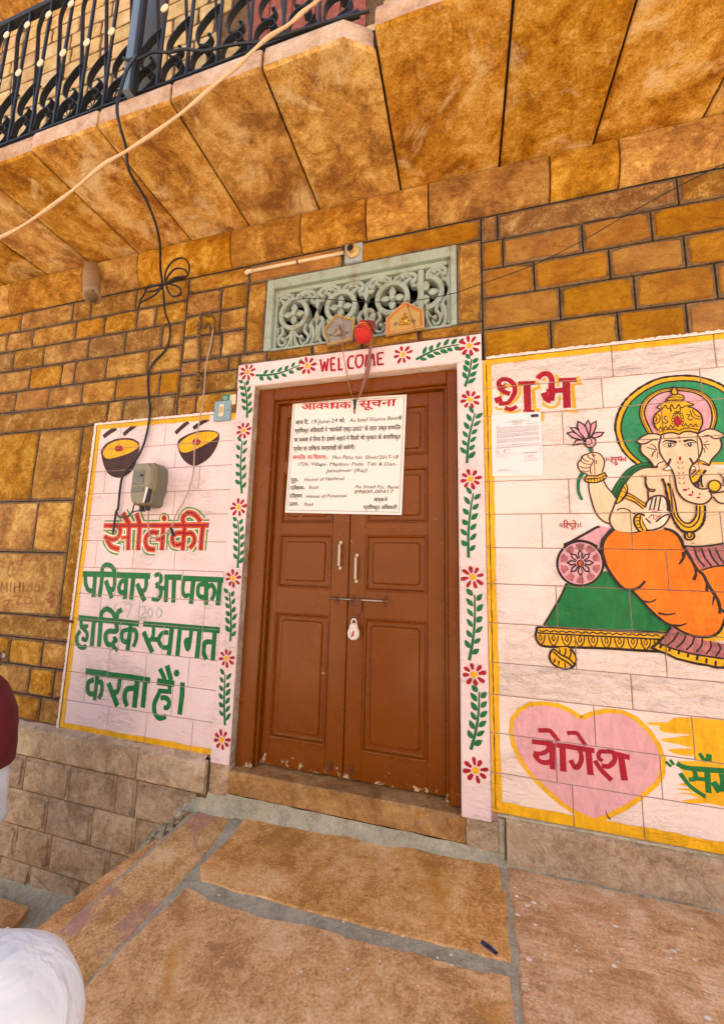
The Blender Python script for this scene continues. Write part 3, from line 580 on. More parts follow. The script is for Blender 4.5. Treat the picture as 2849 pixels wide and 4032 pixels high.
karta = [
 [([(125, 140), (405, 178)], 56, ST), ([(232, 250), (165, 275), (150, 360), (170, 420), (230, 430)], 44), ([(272, 200), (238, 510)], 46, ST), ([(262, 290), (320, 275), (335, 350), (320, 430), (290, 490)], 42)],
 [([(405, 182), (660, 215)], 58, ST), ([(562, 240), (540, 370), (510, 410), (480, 400)], 46), ([(415, 290), (470, 430), (530, 582)], 54, ST)],
 [([(655, 212), (948, 258)], 60, ST), ([(745, 355), (650, 370), (622, 450), (630, 520), (652, 588)], 50), ([(782, 270), (745, 605)], 58, ST)],
 [([(885, 280), (852, 606)], 56, ST)],
 [([(1035, 270), (1255, 300)], 62, ST), ([(1195, 320), (1195, 400), (1070, 390), (1048, 450)], 44, ST), ([(1050, 440), (1000, 560), (1010, 680), (1070, 740), (1150, 715)], 48), ([(1080, 480), (1150, 480), (1190, 530), (1170, 600), (1120, 600)], 46), ([(1072, 105), (1140, 250)], 48, ST), ([(1162, 65), (1215, 255)], 54, ST)],
 [([(1360, 280), (1355, 440), (1322, 692)], 56, ST)]]
letters('painted_letter', 'green', 't4', karta, 50)
LAY[0] = 2; paint('painted_dot', 'green', [('O', (1285, 163), 36, 46)], reg='t4')
# name lettering: green outline, cream gap, orange body, red core
sol = [([(130, 292), (1470, 285)], 52, ST), ([(320, 300), (345, 360), (310, 440), (240, 468), (135, 430)], 44), ([(170, 470), (230, 560), (330, 590)], 46), ([(350, 448), (460, 440)], 30, ST),
       ([(452, 300), (440, 605)], 52, ST), ([(590, 270), (568, 605)], 54, ST), ([(375, 130), (455, 270)], 56, ST), ([(548, 130), (590, 270)], 50, ST),
       ([(820, 385), (740, 375), (675, 430), (665, 520), (700, 585), (785, 595)], 50), ([(790, 460), (850, 465)], 40, ST), ([(892, 290), (872, 605)], 54, ST),
       ([(1140, 385), (1060, 390), (1005, 440), (1020, 520), (1075, 540), (1130, 520)], 48), ([(1165, 280), (1135, 610)], 54, ST), ([(1170, 400), (1240, 385), (1285, 440), (1280, 510), (1225, 580)], 50),
       ([(1395, 280), (1365, 608)], 56, ST), ([(1150, 270), (1140, 190), (1200, 130), (1290, 150), (1370, 240)], 52)]
for nm, mt, ex in (('painted_letter_edge', 'lightgreen', 78), ('painted_letter_edge', 'white', 44), ('painted_name', 'orangered', 14), ('painted_name', 'crimson', -24)):
    LAY[0] += 3
    paint(nm, mt, [('L', [(q[0][0][0] - (0 if ex < 20 else 0), q[0][0][1])] + q[0][1:], max(12, q[1] + ex), False, {**(q[2] if len(q) > 2 else {}), 'wob': .03}) for q in sol] + [('O', (900, 198), 30 + ex * .45, 38 + ex * .45)], reg='t1')
# coconut bowls and strokes above them
for bowl, fill, dot in (([(650, 1250), (690, 1205), (760, 1178), (840, 1178), (886, 1203), (890, 1240), (875, 1320), (840, 1390), (770, 1430), (700, 1410), (665, 1350), (650, 1290)], [(662, 1258), (700, 1214), (770, 1189), (838, 1190), (878, 1210), (884, 1236), (820, 1275), (740, 1300), (690, 1308), (664, 1290)], (762, 1243)),
        ([(1138, 1195), (1180, 1162), (1260, 1132), (1340, 1126), (1392, 1140), (1402, 1170), (1385, 1230), (1340, 1300), (1270, 1347), (1220, 1350), (1170, 1312), (1140, 1250)], [(1144, 1218), (1190, 1172), (1260, 1143), (1338, 1134), (1385, 1144), (1390, 1164), (1340, 1200), (1260, 1243), (1190, 1268), (1155, 1260)], (1256, 1202))):
    LAY[0] = 1
    paint('painted_bowl', 'brown', [('F', bowl, True)], reg='d'); paint('painted_bowl_filling', 'yellow', [('F', fill, True)], reg='d'); paint('painted_dot', 'red', [('O', dot, 28, 20)], reg='d')
LAY[0] = 1
for a, b_ in (((662, 1168), (745, 1112)), ((790, 1155), (870, 1092)), ((1122, 1145), (1205, 1072)), ((1235, 1115), (1335, 1052))): paint('painted_stroke', 'brown', [('L', [a, ((a[0] + b_[0]) / 2, (a[1] + b_[1]) / 2 - 3), b_], 24)], reg='d')
LAY[0] = 0; paint('faded_date', 'ghost', [('L', [(330, 880), (380, 888)], 5), ('L', [(745, 775), (730, 800), (752, 815), (742, 850)], 8), ('L', [(800, 780), (840, 780), (815, 860)], 8), ('L', [(890, 800), (925, 790), (925, 830), (895, 862), (940, 858)], 8), ('L', [(960, 800), (945, 830), (960, 862), (978, 830), (960, 800)], 8), ('L', [(1015, 800), (1000, 830), (1015, 864), (1035, 830), (1015, 800)], 8)], reg='g')
LAY[0] = 0
paint('scratched_graffiti', 'graffiti', [('L', [(50, 580), (75, 500), (90, 560)], 5), ('L', [(110, 500), (140, 500), (120, 560), (150, 555)], 5), ('L', [(170, 500), (220, 480), (250, 470)], 4), ('L', [(10, 700), (12, 640), (30, 680), (45, 640), (48, 700)], 5), ('L', [(70, 640), (70, 700)], 5), ('L', [(95, 640), (95, 700), (95, 670), (125, 665), (125, 640), (126, 700)], 5), ('L', [(150, 640), (150, 695), (180, 690)], 5), ('L', [(200, 640), (205, 695)], 5), ('L', [(230, 650), (220, 690), (250, 685), (245, 650), (230, 650)], 5),
  ('L', [(20, 760), (60, 752), (40, 790)], 6), ('L', [(90, 730), (130, 725), (110, 775), (150, 770)], 6), ('L', [(170, 730), (160, 760), (185, 775), (205, 745), (170, 730)], 6), ('L', [(230, 730), (235, 775)], 6), ('L', [(300, 720), (325, 695), (335, 720), (305, 750), (330, 775), (320, 800)], 9)], reg='g', clip=None, Y=-.009)
# ---- right panel
LAY[0] = 0
P5Y = [('L', [(190, 430), (240, 490)], 36), ('L', [(450, 280), (500, 330), (510, 420), (450, 540), (330, 640)], 44), ('L', [(110, 660), (170, 695), (230, 690)], 30), ('L', [(250, 720), (330, 740), (440, 740), (520, 700)], 34),
       ('L', [(760, 250), (810, 300), (812, 355), (715, 375)], 44, False, ST), ('L', [(720, 370), (740, 690), (820, 715)], 50, False, ST), ('L', [(270, 320), (330, 310), (320, 370)], 34), ('L', [(870, 240), (920, 205)], 50), ('L', [(1080, 140), (1110, 210), (1120, 330)], 44),
       ('L', [(870, 590), (950, 660), (1060, 660), (1130, 590), (1145, 480)], 40), ('L', [(1430, 175), (1430, 260), (1480, 290), (1340, 300)], 44, False, ST), ('L', [(1345, 290), (1375, 680)], 56, False, ST), ('L', [(1210, 720), (1430, 735)], 40, False, ST), ('L', [(850, 740), (880, 810), (860, 890)], 40)]
paint('painted_letter_shadow', 'yellow', P5Y, reg='t5')
letters('painted_letter', 'red', 't5', [
 [([(300, 290), (250, 340), (190, 330), (170, 270), (230, 220), (320, 225), (400, 290), (430, 400), (380, 520), (300, 600), (170, 600)], 70), ([(150, 500), (180, 590)], 100, ST), ([(170, 350), (260, 420), (350, 450)], 74), ([(270, 670), (360, 700), (460, 650)], 66), ([(480, 285), (755, 275)], 66, ST), ([(618, 290), (635, 730)], 100, ST), ([(560, 722), (740, 722)], 34, ST)],
 [([(790, 210), (850, 145), (950, 130), (1010, 200), (1020, 340)], 84)],
 [([(1010, 280), (1020, 440), (1000, 560)], 100, ST), ([(890, 430), (930, 520), (1010, 560)], 100), ([(930, 410), (1200, 390)], 88, ST), ([(1125, 232), (1420, 226)], 74, ST), ([(1245, 260), (1262, 675)], 108, ST)]], 60)
# sheet of brush work behind the second name, heart, names
LAY[0] = 0
def brush(pts, mat='ochre', reg='t7'): paint('painted_brush_mark', mat, [('F', pts)], reg=reg)
brush([(0, 235), (400, 240), (560, 140), (900, 130), (1622, 190), (2600, 300), (2600, 2400), (1622, 2030), (1300, 1960), (900, 1960), (700, 1900), (1100, 1850), (900, 1780), (600, 1740), (1100, 1740), (560, 1650), (1000, 1640), (640, 1560), (900, 1500), (700, 1420), (760, 1300), (640, 1180), (650, 1060), (1000, 1060), (990, 960), (760, 940), (560, 900), (420, 830), (560, 800), (980, 790), (640, 700), (300, 640), (280, 590), (700, 540), (960, 500), (700, 480), (350, 450), (250, 400), (250, 310), (0, 285)], 'yellow')
brush([(250, 940), (380, 950), (360, 1350), (300, 1500), (260, 1300)], 'yellow')
heart = [(755, 165), (650, 95), (540, 45), (400, 22), (260, 30), (150, 90), (85, 180), (75, 300), (95, 420), (170, 580), (270, 720), (420, 870), (560, 990), (680, 1070), (880, 1160), (1020, 1110), (1180, 1030), (1330, 930), (1480, 800), (1540, 680), (1545, 560), (1500, 430), (1400, 280), (1280, 170), (1150, 105), (1000, 92), (860, 120)]
LAY[0] = 4
paint('painted_heart', 'rose', [('F', heart)], reg='t6'); LAY[0] = 7
hs = heart[:]
paint('painted_heart_outline', 'yellow', [('L', hs + [hs[0]], 46, False, {'sm': False, 'wob': .08})], reg='t6')
letters_y = [
 [([(275, 392), (480, 412)], 44, ST), ([(420, 410), (440, 450), (410, 490), (345, 510), (290, 500)], 40), ([(300, 510), (350, 580), (430, 595), (470, 570)], 44), ([(470, 405), (476, 660)], 52, ST)],
 [([(505, 425), (640, 440)], 46, ST), ([(570, 430), (580, 682)], 56, ST), ([(335, 285), (440, 285), (480, 320), (535, 390)], 40)],
 [([(630, 440), (880, 480)], 50, ST), ([(740, 470), (755, 560), (725, 630), (690, 640), (650, 570)], 44), ([(820, 480), (842, 715)], 58, ST), ([(615, 310), (705, 310), (745, 360), (795, 430)], 38)],
 [([(1000, 490), (935, 490), (920, 545), (960, 580)], 38), ([(1000, 485), (1060, 500), (1075, 570), (1020, 630), (950, 625)], 44), ([(885, 575), (940, 660), (1045, 765)], 44)],
 [([(1060, 508), (1220, 545)], 52, ST), ([(1135, 530), (1170, 768)], 58, ST)]]
LAY[0] = 9; paint('crack', 'black', [('L', [(990, 1062), (1005, 1110), (1035, 1145)], 13, False, {'taper': (.5, 1.2)})], reg='t6')
for st in letters_y:
    LAY[0] = 10; paint('painted_letter', 'crimson', [('L', q[0], q[1], False, q[2] if len(q) > 2 else {}) for q in st], reg='t6')
for st in [[([(370, 1070), (490, 1180)], 60), ([(465, 1030), (545, 1140)], 60)],
           [([(610, 1110), (800, 1200), (1200, 1240), (1622, 1270), (1900, 1300)], 110), ([(980, 1270), (1010, 1380), (960, 1450), (860, 1450)], 90), ([(680, 1320), (900, 1600), (1220, 1820)], 90), ([(1000, 1430), (1220, 1450)], 90, ST), ([(1255, 1280), (1285, 1740)], 120, ST), ([(1090, 890), (1160, 1000), (1240, 1050)], 80), ([(1290, 910), (1290, 1080)], 110, ST)],
           [([(1560, 1330), (1590, 1500), (1570, 1640), (1500, 1640)], 120), ([(1380, 1500), (1530, 1720)], 140), ([(1760, 1300), (1780, 1800)], 120, ST)]]:
    LAY[0] = 10; paint('painted_letter', 'green', [('L', q[0], q[1], False, q[2] if len(q) > 2 else {}) for q in st], reg='t7')
# ---- reclining elephant headed figure on a couch
def seq(items, reg):
    for nm, mt, sh in items: paint(nm, mt, sh, reg=reg)
LAY[0] = 0
outer = [(935, 875), (860, 815), (800, 740), (765, 650), (752, 580), (760, 510), (790, 425), (840, 348), (920, 278), (1010, 222), (1110, 182), (1210, 166), (1310, 161), (1420, 171), (1530, 203), (1622, 248), (1720, 320), (1790, 420), (1815, 540), (1800, 660), (1750, 770), (1680, 870)]
def shrink(pl, c, f): return [(c[0] + (p[0] - c[0]) * f, c[1] + (p[1] - c[1]) * f) for p in pl]
gin = shrink(outer, (1290, 640), .915)
iy = [(1020, 640), (968, 545), (945, 470), (958, 395), (1000, 338), (1070, 290), (1150, 265), (1240, 258), (1350, 266), (1450, 298), (1520, 358), (1556, 440), (1560, 520), (1530, 600), (1490, 640)]
ip = [(1060, 640), (1008, 540), (985, 470), (995, 408), (1035, 352), (1100, 307), (1180, 287), (1260, 282), (1370, 296), (1450, 335), (1500, 392), (1520, 460), (1520, 530), (1490, 620)]
seq([('painted_halo', 'yellow', [('F', outer)]), ('painted_outline', 'black', [('L', outer, 11, False, {'wob': .35, 'sm': True})]), ('painted_halo', 'halo', [('F', gin)]), ('painted_outline', 'black', [('L', gin, 8)]),
     ('painted_halo', 'yellow', [('F', iy)]), ('painted_outline', 'black', [('L', iy, 8)]), ('painted_outline', 'brown', [('L', shrink(iy, (1260, 500), .95), 4)]), ('painted_halo', 'pink', [('F', ip)]), ('painted_outline', 'black', [('L', ip, 8)])], 'o')
body = [(850, 1010), (900, 940), (960, 900), (1075, 885), (1200, 880), (1420, 880), (1500, 876), (1622, 905), (1900, 950), (1900, 1520), (1622, 1500), (1480, 1520), (1350, 1528), (1290, 1480), (1240, 1430), (1100, 1420), (980, 1405), (830, 1330), (760, 1240), (740, 1150)]
seq([('painted_body', 'skin', [('F', body)]),
     ('painted_sash', 'green', [('F', [(722, 1090), (770, 1010), (830, 930), (900, 880), (970, 858), (1035, 852), (1078, 872), (1062, 895), (980, 900), (900, 940), (840, 1010), (775, 1140), (760, 1145)])]),
     ('painted_outline', 'black', [('L', [(722, 1090), (770, 1010), (830, 930), (900, 880), (970, 858), (1040, 853)], 6), ('L', [(770, 1140), (840, 1010), (900, 940), (980, 900), (1062, 895)], 6), ('L', [(745, 1110), (800, 1010), (870, 930), (950, 885), (1050, 872)], 4), ('L', [(755, 1125), (820, 1010), (885, 930), (965, 890), (1055, 882)], 3)])], 'o')
# couch: green cloth, bolster, frame, foot
seq([('painted_couch_cloth', 'green', [('F', [(600, 800), (1230, 600), (1640, 930), (2100, 1300), (2460, 1530), (2420, 1590), (1640, 1540), (700, 1500), (265, 1470), (560, 870)])]),
     ('painted_outline', 'black', [('L', [(600, 800), (560, 900), (460, 1100), (240, 1465)], 20)]),
     ('painted_bolster', 'pink', [('F', [(560, 200), (900, 0), (1030, -70), (1150, -120), (1290, -80), (1220, 60), (1165, 200), (1180, 400)])]),
     ('painted_outline', 'black', [('L', [(560, 205), (740, 95), (930, -10), (1060, -85), (1130, -110)], 24)]),
     ('painted_bolster', 'pink', [('O', (820, 480), 362, 352)]),
     ('painted_outline', 'black', [('L', [(820 + 366 * math.cos(t_), 480 + 352 * math.sin(t_)) for t_ in [2 * math.pi * k / 28 for k in range(28)]], 22, True), ('L', [(560, 180), (700, 125), (850, 120), (980, 150), (1090, 210)], 22)]),
     ('painted_bolster', 'mauve', [('F', [(820 + r_ * math.cos(a0 + da), 480 + r_ * math.sin(a0 + da)) for r_, da in ((315, -.24), (325, 0), (315, .24), (215, .17), (210, -.17))]) for a0 in [k * math.pi / 5 + .3 for k in range(10)]]),
     ('painted_petal', 'rose', [('F', [(820 + r_ * math.cos(a0 + da), 470 + r_ * math.sin(a0 + da)) for r_, da in ((70, -.25), (150, -.24), (205, 0), (150, .24), (70, .25))]) for a0 in [k * math.pi / 4 for k in range(8)]]),
     ('painted_outline', 'black', [('L', [(820 + r_ * math.cos(a0 + da), 470 + r_ * math.sin(a0 + da)) for r_, da in ((70, -.25), (150, -.24), (205, 0), (150, .24), (70, .25))], 15, False, ST) for a0 in [k * math.pi / 4 for k in range(8)]] + [('L', [(820 + 45 * math.cos(t_), 480 + 50 * math.sin(t_)) for t_ in [2 * math.pi * k / 12 for k in range(12)]], 14, True)]),
     ('painted_dot', 'orangered', [('O', (820, 480), 34, 40)]),
     ('painted_couch_rail', 'yellow', [('F', [(190, 1490), (120, 1560), (110, 1650), (150, 1740), (260, 1800), (700, 1815), (1622, 1850), (2200, 1900), (2600, 1960), (2800, 1700), (2470, 1560), (1622, 1560), (740, 1520)])]),
     ('painted_outline', 'black', [('L', [(2480, 1600), (1622, 1565), (740, 1520), (190, 1492), (125, 1555), (112, 1650), (150, 1740), (260, 1802), (700, 1818), (1300, 1838), (1622, 1860), (2150, 1890)], 24), ('L', [(140, 1588), (740, 1622), (1622, 1665), (2200, 1700)], 18)]),
     ('painted_outline', 'brown', [('L', [(160 + 62 * k, 1550 + 1.6 * k * 1.6 + (14 if k % 2 else -8)) for k in range(32)], 14)])], 'u4')
LAY[0] += 1
for k in range(10):
    cx = 188 + k * 210 - (60 if k == 0 else 60) + 60; y0 = 1615 + k * 9; hh = 170
    paint('painted_couch_ornament', 'brown', [('L', [(cx - 85, y0), (cx - 60, y0 + 100), (cx - 8, y0 + hh)], 17), ('L', [(cx + 70, y0 + 4), (cx + 55, y0 + 100), (cx + 2, y0 + hh)], 17), ('L', [(cx - 30, y0 + 50), (cx - 5, y0 + 5), (cx + 20, y0 + 50), (cx, y0 + 95)], 13, True)], reg='u4')
seq([('painted_couch_foot', 'yellow', [('O', (545, 1980), 205, 170)]),
     ('painted_outline', 'black', [('L', [(400, 1840), (340, 1900), (335, 2000), (380, 2080), (480, 2140), (620, 2165), (700, 2130), (750, 2050), (745, 1960), (700, 1880), (660, 1840)], 20), ('L', [(410, 1850), (520, 1940), (640, 2000), (720, 2080)], 17), ('L', [(390, 1880), (500, 1990), (620, 2060), (690, 2125)], 17), ('L', [(480, 1830), (495, 1890), (470, 1920)], 14), ('L', [(580, 1830), (585, 1890), (560, 1960)], 14), ('L', [(660, 1850), (670, 1920), (640, 2000)], 14), ('L', [(420, 2000), (400, 2060)], 14), ('L', [(480, 2030), (470, 2110)], 14), ('L', [(570, 2060), (580, 2140)], 14)])], 'u4')
# hand, arm, lotus
arm = [(440, 1080), (448, 1200), (480, 1330), (525, 1480), (590, 1590), (670, 1660), (770, 1700), (860, 1560), (850, 1310), (790, 1230), (720, 1150), (665, 1055), (560, 1040)]
seq([('painted_stem', 'leaf', [('L', [(350, 930), (290, 1040), (285, 1200), (340, 1335)], 58, False, {'taper': (1.1, .7)}), ('F', [(430, 545), (495, 545), (498, 625), (455, 625)])]),
     ('painted_arm', 'skin', [('F', arm), ('F', [(400, 650), (500, 620), (600, 640), (670, 730), (665, 830), (640, 910), (560, 980), (430, 970), (400, 940), (320, 920), (285, 840), (275, 780), (320, 720), (340, 670)])]),
     ('painted_outline', 'brown', [('L', [(440, 1075), (448, 1200), (480, 1330), (525, 1480), (590, 1590), (670, 1660), (760, 1695)], 13), ('L', [(665, 1055), (720, 1150), (790, 1230), (858, 1320)], 13),
       ('L', [(400, 650), (500, 622), (600, 640), (670, 730), (668, 830), (640, 915)], 12), ('L', [(400, 650), (345, 680), (325, 730), (285, 770), (280, 830), (320, 910), (400, 940), (430, 975)], 12), ('L', [(420, 640), (440, 700), (510, 740), (470, 830), (465, 920), (490, 945)], 10), ('L', [(340, 690), (380, 740), (440, 760)], 9), ('L', [(320, 745), (380, 790), (470, 800)], 9), ('L', [(300, 830), (380, 855), (460, 850)], 9), ('L', [(320, 900), (390, 905), (450, 900)], 9), ('L', [(490, 640), (510, 680), (545, 660)], 10), ('L', [(530, 740), (560, 750), (545, 780), (570, 785)], 9)]),
     ('painted_bracelet', 'yellow', [('F', [(370, 1000), (420, 970), (560, 975), (680, 925), (712, 985), (660, 1040), (560, 1075), (440, 1078), (385, 1050)])]),
     ('painted_outline', 'black', [('L', [(370, 1000), (420, 970), (560, 975), (680, 925), (712, 985), (660, 1040), (560, 1075), (440, 1078), (385, 1050)], 14, True, ST), ('L', [(385, 1020), (500, 1020), (600, 1005), (700, 965)], 10)] + [('L', [(430 + 45 * k, 1022 - k * 4), (440 + 42 * k, 1068 - k * 5)], 8, False, ST) for k in range(6)])], 'u2')
petals = [[(118, 328), (200, 312), (270, 350), (340, 410), (385, 440), (300, 425), (200, 400), (150, 360)], [(163, 250), (240, 250), (310, 310), (400, 415), (330, 400), (230, 320)], [(280, 155), (350, 190), (410, 260), (435, 350), (425, 410), (380, 410), (300, 320), (268, 230)],
          [(432, 140), (470, 220), (478, 300), (450, 400), (430, 330), (385, 210)], [(550, 152), (548, 240), (520, 310), (460, 395), (455, 340), (475, 200)], [(665, 322), (620, 375), (540, 400), (480, 395), (510, 340), (570, 318)], [(205, 515), (250, 440), (350, 435), (380, 450), (350, 490)], [(370, 500), (400, 420), (480, 395), (540, 430), (545, 490), (510, 540), (420, 545)]]
LAY[0] += 1
for pt in petals:
    paint('painted_lotus_petal', 'pink', [('F', pt)], reg='u2'); paint('painted_outline', 'black', [('L', pt, 13, True, ST)], reg='u2')
paint('painted_outline', 'black', [('L', [(400, 440), (390, 490), (440, 510), (480, 480), (475, 430), (450, 420)], 10)], reg='u2')
for nm, x0, y0, kind in (('painted_word', 700, 690, 0), ('painted_word', 5, 1650, 1)):
    if kind == 0: sh = [('L', [(700, 690), (702, 752)], 8), ('L', [(728, 705), (735, 745)], 8), ('L', [(760, 690), (790, 700), (800, 730), (770, 735), (800, 775)], 10), ('L', [(800, 700), (870, 700)], 10), ('L', [(842, 700), (845, 765)], 10), ('L', [(820, 790), (850, 770), (865, 800), (830, 812)], 10), ('L', [(880, 690), (940, 692)], 10), ('L', [(890, 695), (885, 730), (925, 728)], 10), ('L', [(928, 695), (930, 755)], 10), ('L', [(960, 710), (960, 750)], 9), ('L', [(990, 690), (992, 755)], 9)]
    else: sh = [('L', [(8, 1690), (10, 1745)], 7), ('L', [(35, 1690), (38, 1745)], 7), ('L', [(70, 1640), (70, 1760)], 8), ('L', [(60, 1690), (255, 1690)], 8), ('L', [(75, 1650), (100, 1640), (125, 1690)], 8), ('L', [(120, 1690), (120, 1720), (95, 1730), (130, 1765)], 9), ('L', [(165, 1690), (160, 1720), (200, 1735), (190, 1770), (210, 1782)], 9), ('L', [(235, 1690), (235, 1765)], 9), ('L', [(195, 1655), (225, 1645), (238, 1690)], 8), ('L', [(275, 1690), (280, 1745)], 8), ('L', [(315, 1685), (318, 1745)], 8)]
    paint(nm, 'red', sh, reg='u2')
# near forearm, armlet, thread, hand
fore = [(840, 1385), (800, 1480), (765, 1560), (752, 1640), (775, 1720), (840, 1800), (960, 1830), (1100, 1835), (1200, 1800), (1310, 1790), (1440, 1780), (1531, 1740), (1531, 1290), (1440, 1290), (1330, 1380), (1260, 1470), (1100, 1380), (980, 1330), (900, 1340)]
seq([('painted_arm', 'skin', [('F', fore)]),
     ('painted_outline', 'brown', [('L', [(850, 1340), (800, 1480), (765, 1560), (752, 1640), (775, 1720), (840, 1800), (960, 1830), (1100, 1835), (1190, 1810)], 16), ('L', [(860, 1500), (900, 1470), (970, 1465), (1040, 1490), (1080, 1530), (1140, 1545)], 13), ('L', [(1225, 970), (1300, 1010), (1285, 1080), (1320, 1170), (1380, 1210), (1440, 1195)], 14), ('L', [(1330, 1190), (1330, 1260), (1340, 1330)], 16)]),
     ('painted_thread', 'yellow', [('F', [(1010, 1230), (1100, 1270), (1300, 1400), (1265, 1480), (1150, 1360), (980, 1310)])]),
     ('painted_outline', 'brown', [('L', [(1010, 1228), (1110, 1275), (1300, 1405)], 12), ('L', [(990, 1315), (1130, 1370), (1260, 1475)], 12), ('L', [(1000, 1270), (1110, 1310), (1280, 1440)], 12)]),
     ('painted_armlet', 'yellow', [('F', [(980, 1090), (1020, 1150), (1010, 1250), (930, 1350), (850, 1390), (880, 1290), (930, 1180)])]),
     ('painted_outline', 'black', [('L', [(980, 1090), (1020, 1150), (1010, 1250), (930, 1350), (850, 1390), (880, 1290), (930, 1180)], 12, True), ('L', [(960, 1130), (1000, 1230), (900, 1370)], 9), ('L', [(930, 1200), (1010, 1240)], 8), ('L', [(900, 1280), (960, 1310)], 8)]),
     ('painted_bracelet', 'yellow', [('F', [(1170, 1550), (1270, 1570), (1260, 1660), (1310, 1780), (1270, 1830), (1190, 1800), (1130, 1710), (1120, 1620)])]),
     ('painted_outline', 'black', [('L', [(1170, 1550), (1270, 1570), (1255, 1660), (1315, 1780), (1270, 1830), (1190, 1800), (1130, 1710), (1120, 1620)], 20, True), ('L', [(1215, 1570), (1205, 1680), (1250, 1800)], 14)] + [('L', [(1130 + k * 12, 1600 + k * 52), (1205 + k * 8, 1595 + k * 50)], 10, False, ST) for k in range(4)])], 'u2')
hand = [(1000, 1270), (985, 1200), (1010, 1160), (1060, 1125), (1130, 1125), (1160, 1170), (1165, 1240), (1180, 1275), (1150, 1340), (1090, 1380), (1020, 1400), (975, 1330), (970, 1290)]
seq([('painted_hand', 'palm', [('F', hand, True)]),
     ('painted_outline', 'brown', [('L', [(985, 1215), (1010, 1160), (1060, 1125), (1130, 1125), (1160, 1170), (1165, 1240)], 10), ('L', [(1020, 1235), (1045, 1140)], 8), ('L', [(1055, 1235), (1075, 1130)], 8), ('L', [(1090, 1240), (1110, 1130)], 8), ('L', [(990, 1300), (1030, 1340)], 8), ('L', [(1070, 1330), (1120, 1290), (1170, 1270), (1175, 1300), (1130, 1360), (1060, 1390), (1010, 1395)], 9)]),
     ('painted_palm_mark', 'red', [('L', [(1010, 1240), (1040, 1225), (1045, 1250), (1090, 1240), (1120, 1235)], 7), ('L', [(1010, 1300), (1050, 1270), (1060, 1310), (1120, 1265)], 7), ('L', [(1030, 1270), (1110, 1290)], 7)])], 'o')
# trousers, waist cloth, hem
leg = [(200, 280), (100, 370), (55, 470), (75, 620), (120, 760), (240, 940), (330, 1020), (430, 1040), (560, 1180), (700, 1330), (860, 1450), (960, 1500), (1080, 1580), (1250, 1640), (1450, 1640), (1560, 1560), (1640, 1400), (1900, 1500), (1900, 700), (1622, 735), (1470, 745), (1320, 800), (1220, 640), (1110, 520), (1080, 400), (1020, 340), (940, 290), (850, 265), (740, 300), (600, 300), (440, 330), (300, 310)]
seq([('painted_trousers', 'orange', [('F', leg)]),
     ('painted_waist_cloth', 'mauve', [('F', [(1095, 490), (1250, 495), (1440, 480), (1622, 455), (1900, 440), (1900, 720), (1622, 735), (1470, 750), (1320, 795), (1200, 640)])]),
     ('painted_hem', 'mauve', [('F', [(940, 1510), (1080, 1590), (1250, 1650), (1430, 1700), (1622, 1740), (1900, 1800), (1900, 2000), (1622, 1920), (1230, 1860), (960, 1790), (780, 1720), (860, 1620)])]),
     ('painted_hem', 'yellow', [('F', [(780, 1725), (960, 1795), (1230, 1865), (1622, 1925), (1900, 1980), (1900, 2100), (1622, 2040), (1500, 2030), (1400, 2000), (1260, 1985), (1120, 1950), (1000, 1915), (880, 1860), (800, 1830), (690, 1785), (740, 1740)]), ('F', [(1250, 1650), (1450, 1650), (1580, 1560), (1640, 1420), (1800, 1500), (1622, 1690), (1400, 1700)])]),
     ('painted_outline', 'black', [('L', [(200, 270), (110, 360), (60, 460), (65, 600), (120, 760), (240, 940), (330, 1025), (410, 1040), (500, 1030), (560, 985), (605, 930)], 26, False, {'taper': (1.2, .7)}), ('L', [(430, 1045), (560, 1180), (700, 1330), (860, 1460), (960, 1505), (1080, 1580), (1250, 1640), (1440, 1640), (1560, 1560), (1622, 1400)], 20),
        ('L', [(845, 265), (940, 290), (1020, 350), (1070, 430), (1095, 500), (1180, 640), (1260, 780), (1340, 850), (1400, 970), (1470, 1080), (1530, 1180), (1560, 1290), (1622, 1330)], 26), ('L', [(1095, 560), (1090, 640), (1035, 720)], 24, False, {'taper': (1.3, .5)}), ('L', [(1230, 740), (1250, 840), (1220, 920)], 24, False, {'taper': (.6, 1.2)}), ('L', [(1390, 960), (1385, 1060)], 22), ('L', [(1480, 1130), (1460, 1245)], 20, False, {'taper': (1, .4)}), ('L', [(1550, 1270), (1552, 1350)], 20),
        ('L', [(580, 1190), (670, 1200), (745, 1165)], 20, False, {'taper': (1, .5)}), ('L', [(770, 1340), (880, 1360), (990, 1345)], 20, False, {'taper': (1, .5)}), ('L', [(960, 1500), (1050, 1500), (1130, 1472)], 24, False, {'taper': (1.1, .4)}),
        ('L', [(1090, 485), (1250, 495), (1440, 480), (1622, 452), (1800, 430)], 16), ('L', [(1320, 795), (1470, 752), (1622, 735), (1800, 720)], 15),
        ('L', [(930, 1520), (860, 1620), (780, 1710), (690, 1785), (800, 1830), (880, 1860), (1000, 1920), (1120, 1950), (1260, 1985), (1400, 2005), (1500, 2032), (1622, 2035), (1800, 2080)], 20, False, ST), ('L', [(780, 1725), (960, 1795), (1230, 1865), (1622, 1925), (1800, 1960)], 16)]
        + [('L', [(1230 + 90 * k, 515), (1270 + 95 * k, 640), (1360 + 90 * k, 750 - k * 8)], 15) for k in range(4)] + [('L', [(1030 + 100 * k, 1580 + 28 * k), (960 + 110 * k + k * 10, 1690 + 22 * k), (870 + 118 * k + k * 8, 1760 + 26 * k)], 13) for k in range(7)]
        + [('L', [(810 + 115 * k, 1745 + 34 * k), (790 + 118 * k, 1790 + 38 * k)], 17, False, ST) for k in range(8)])], 'm')
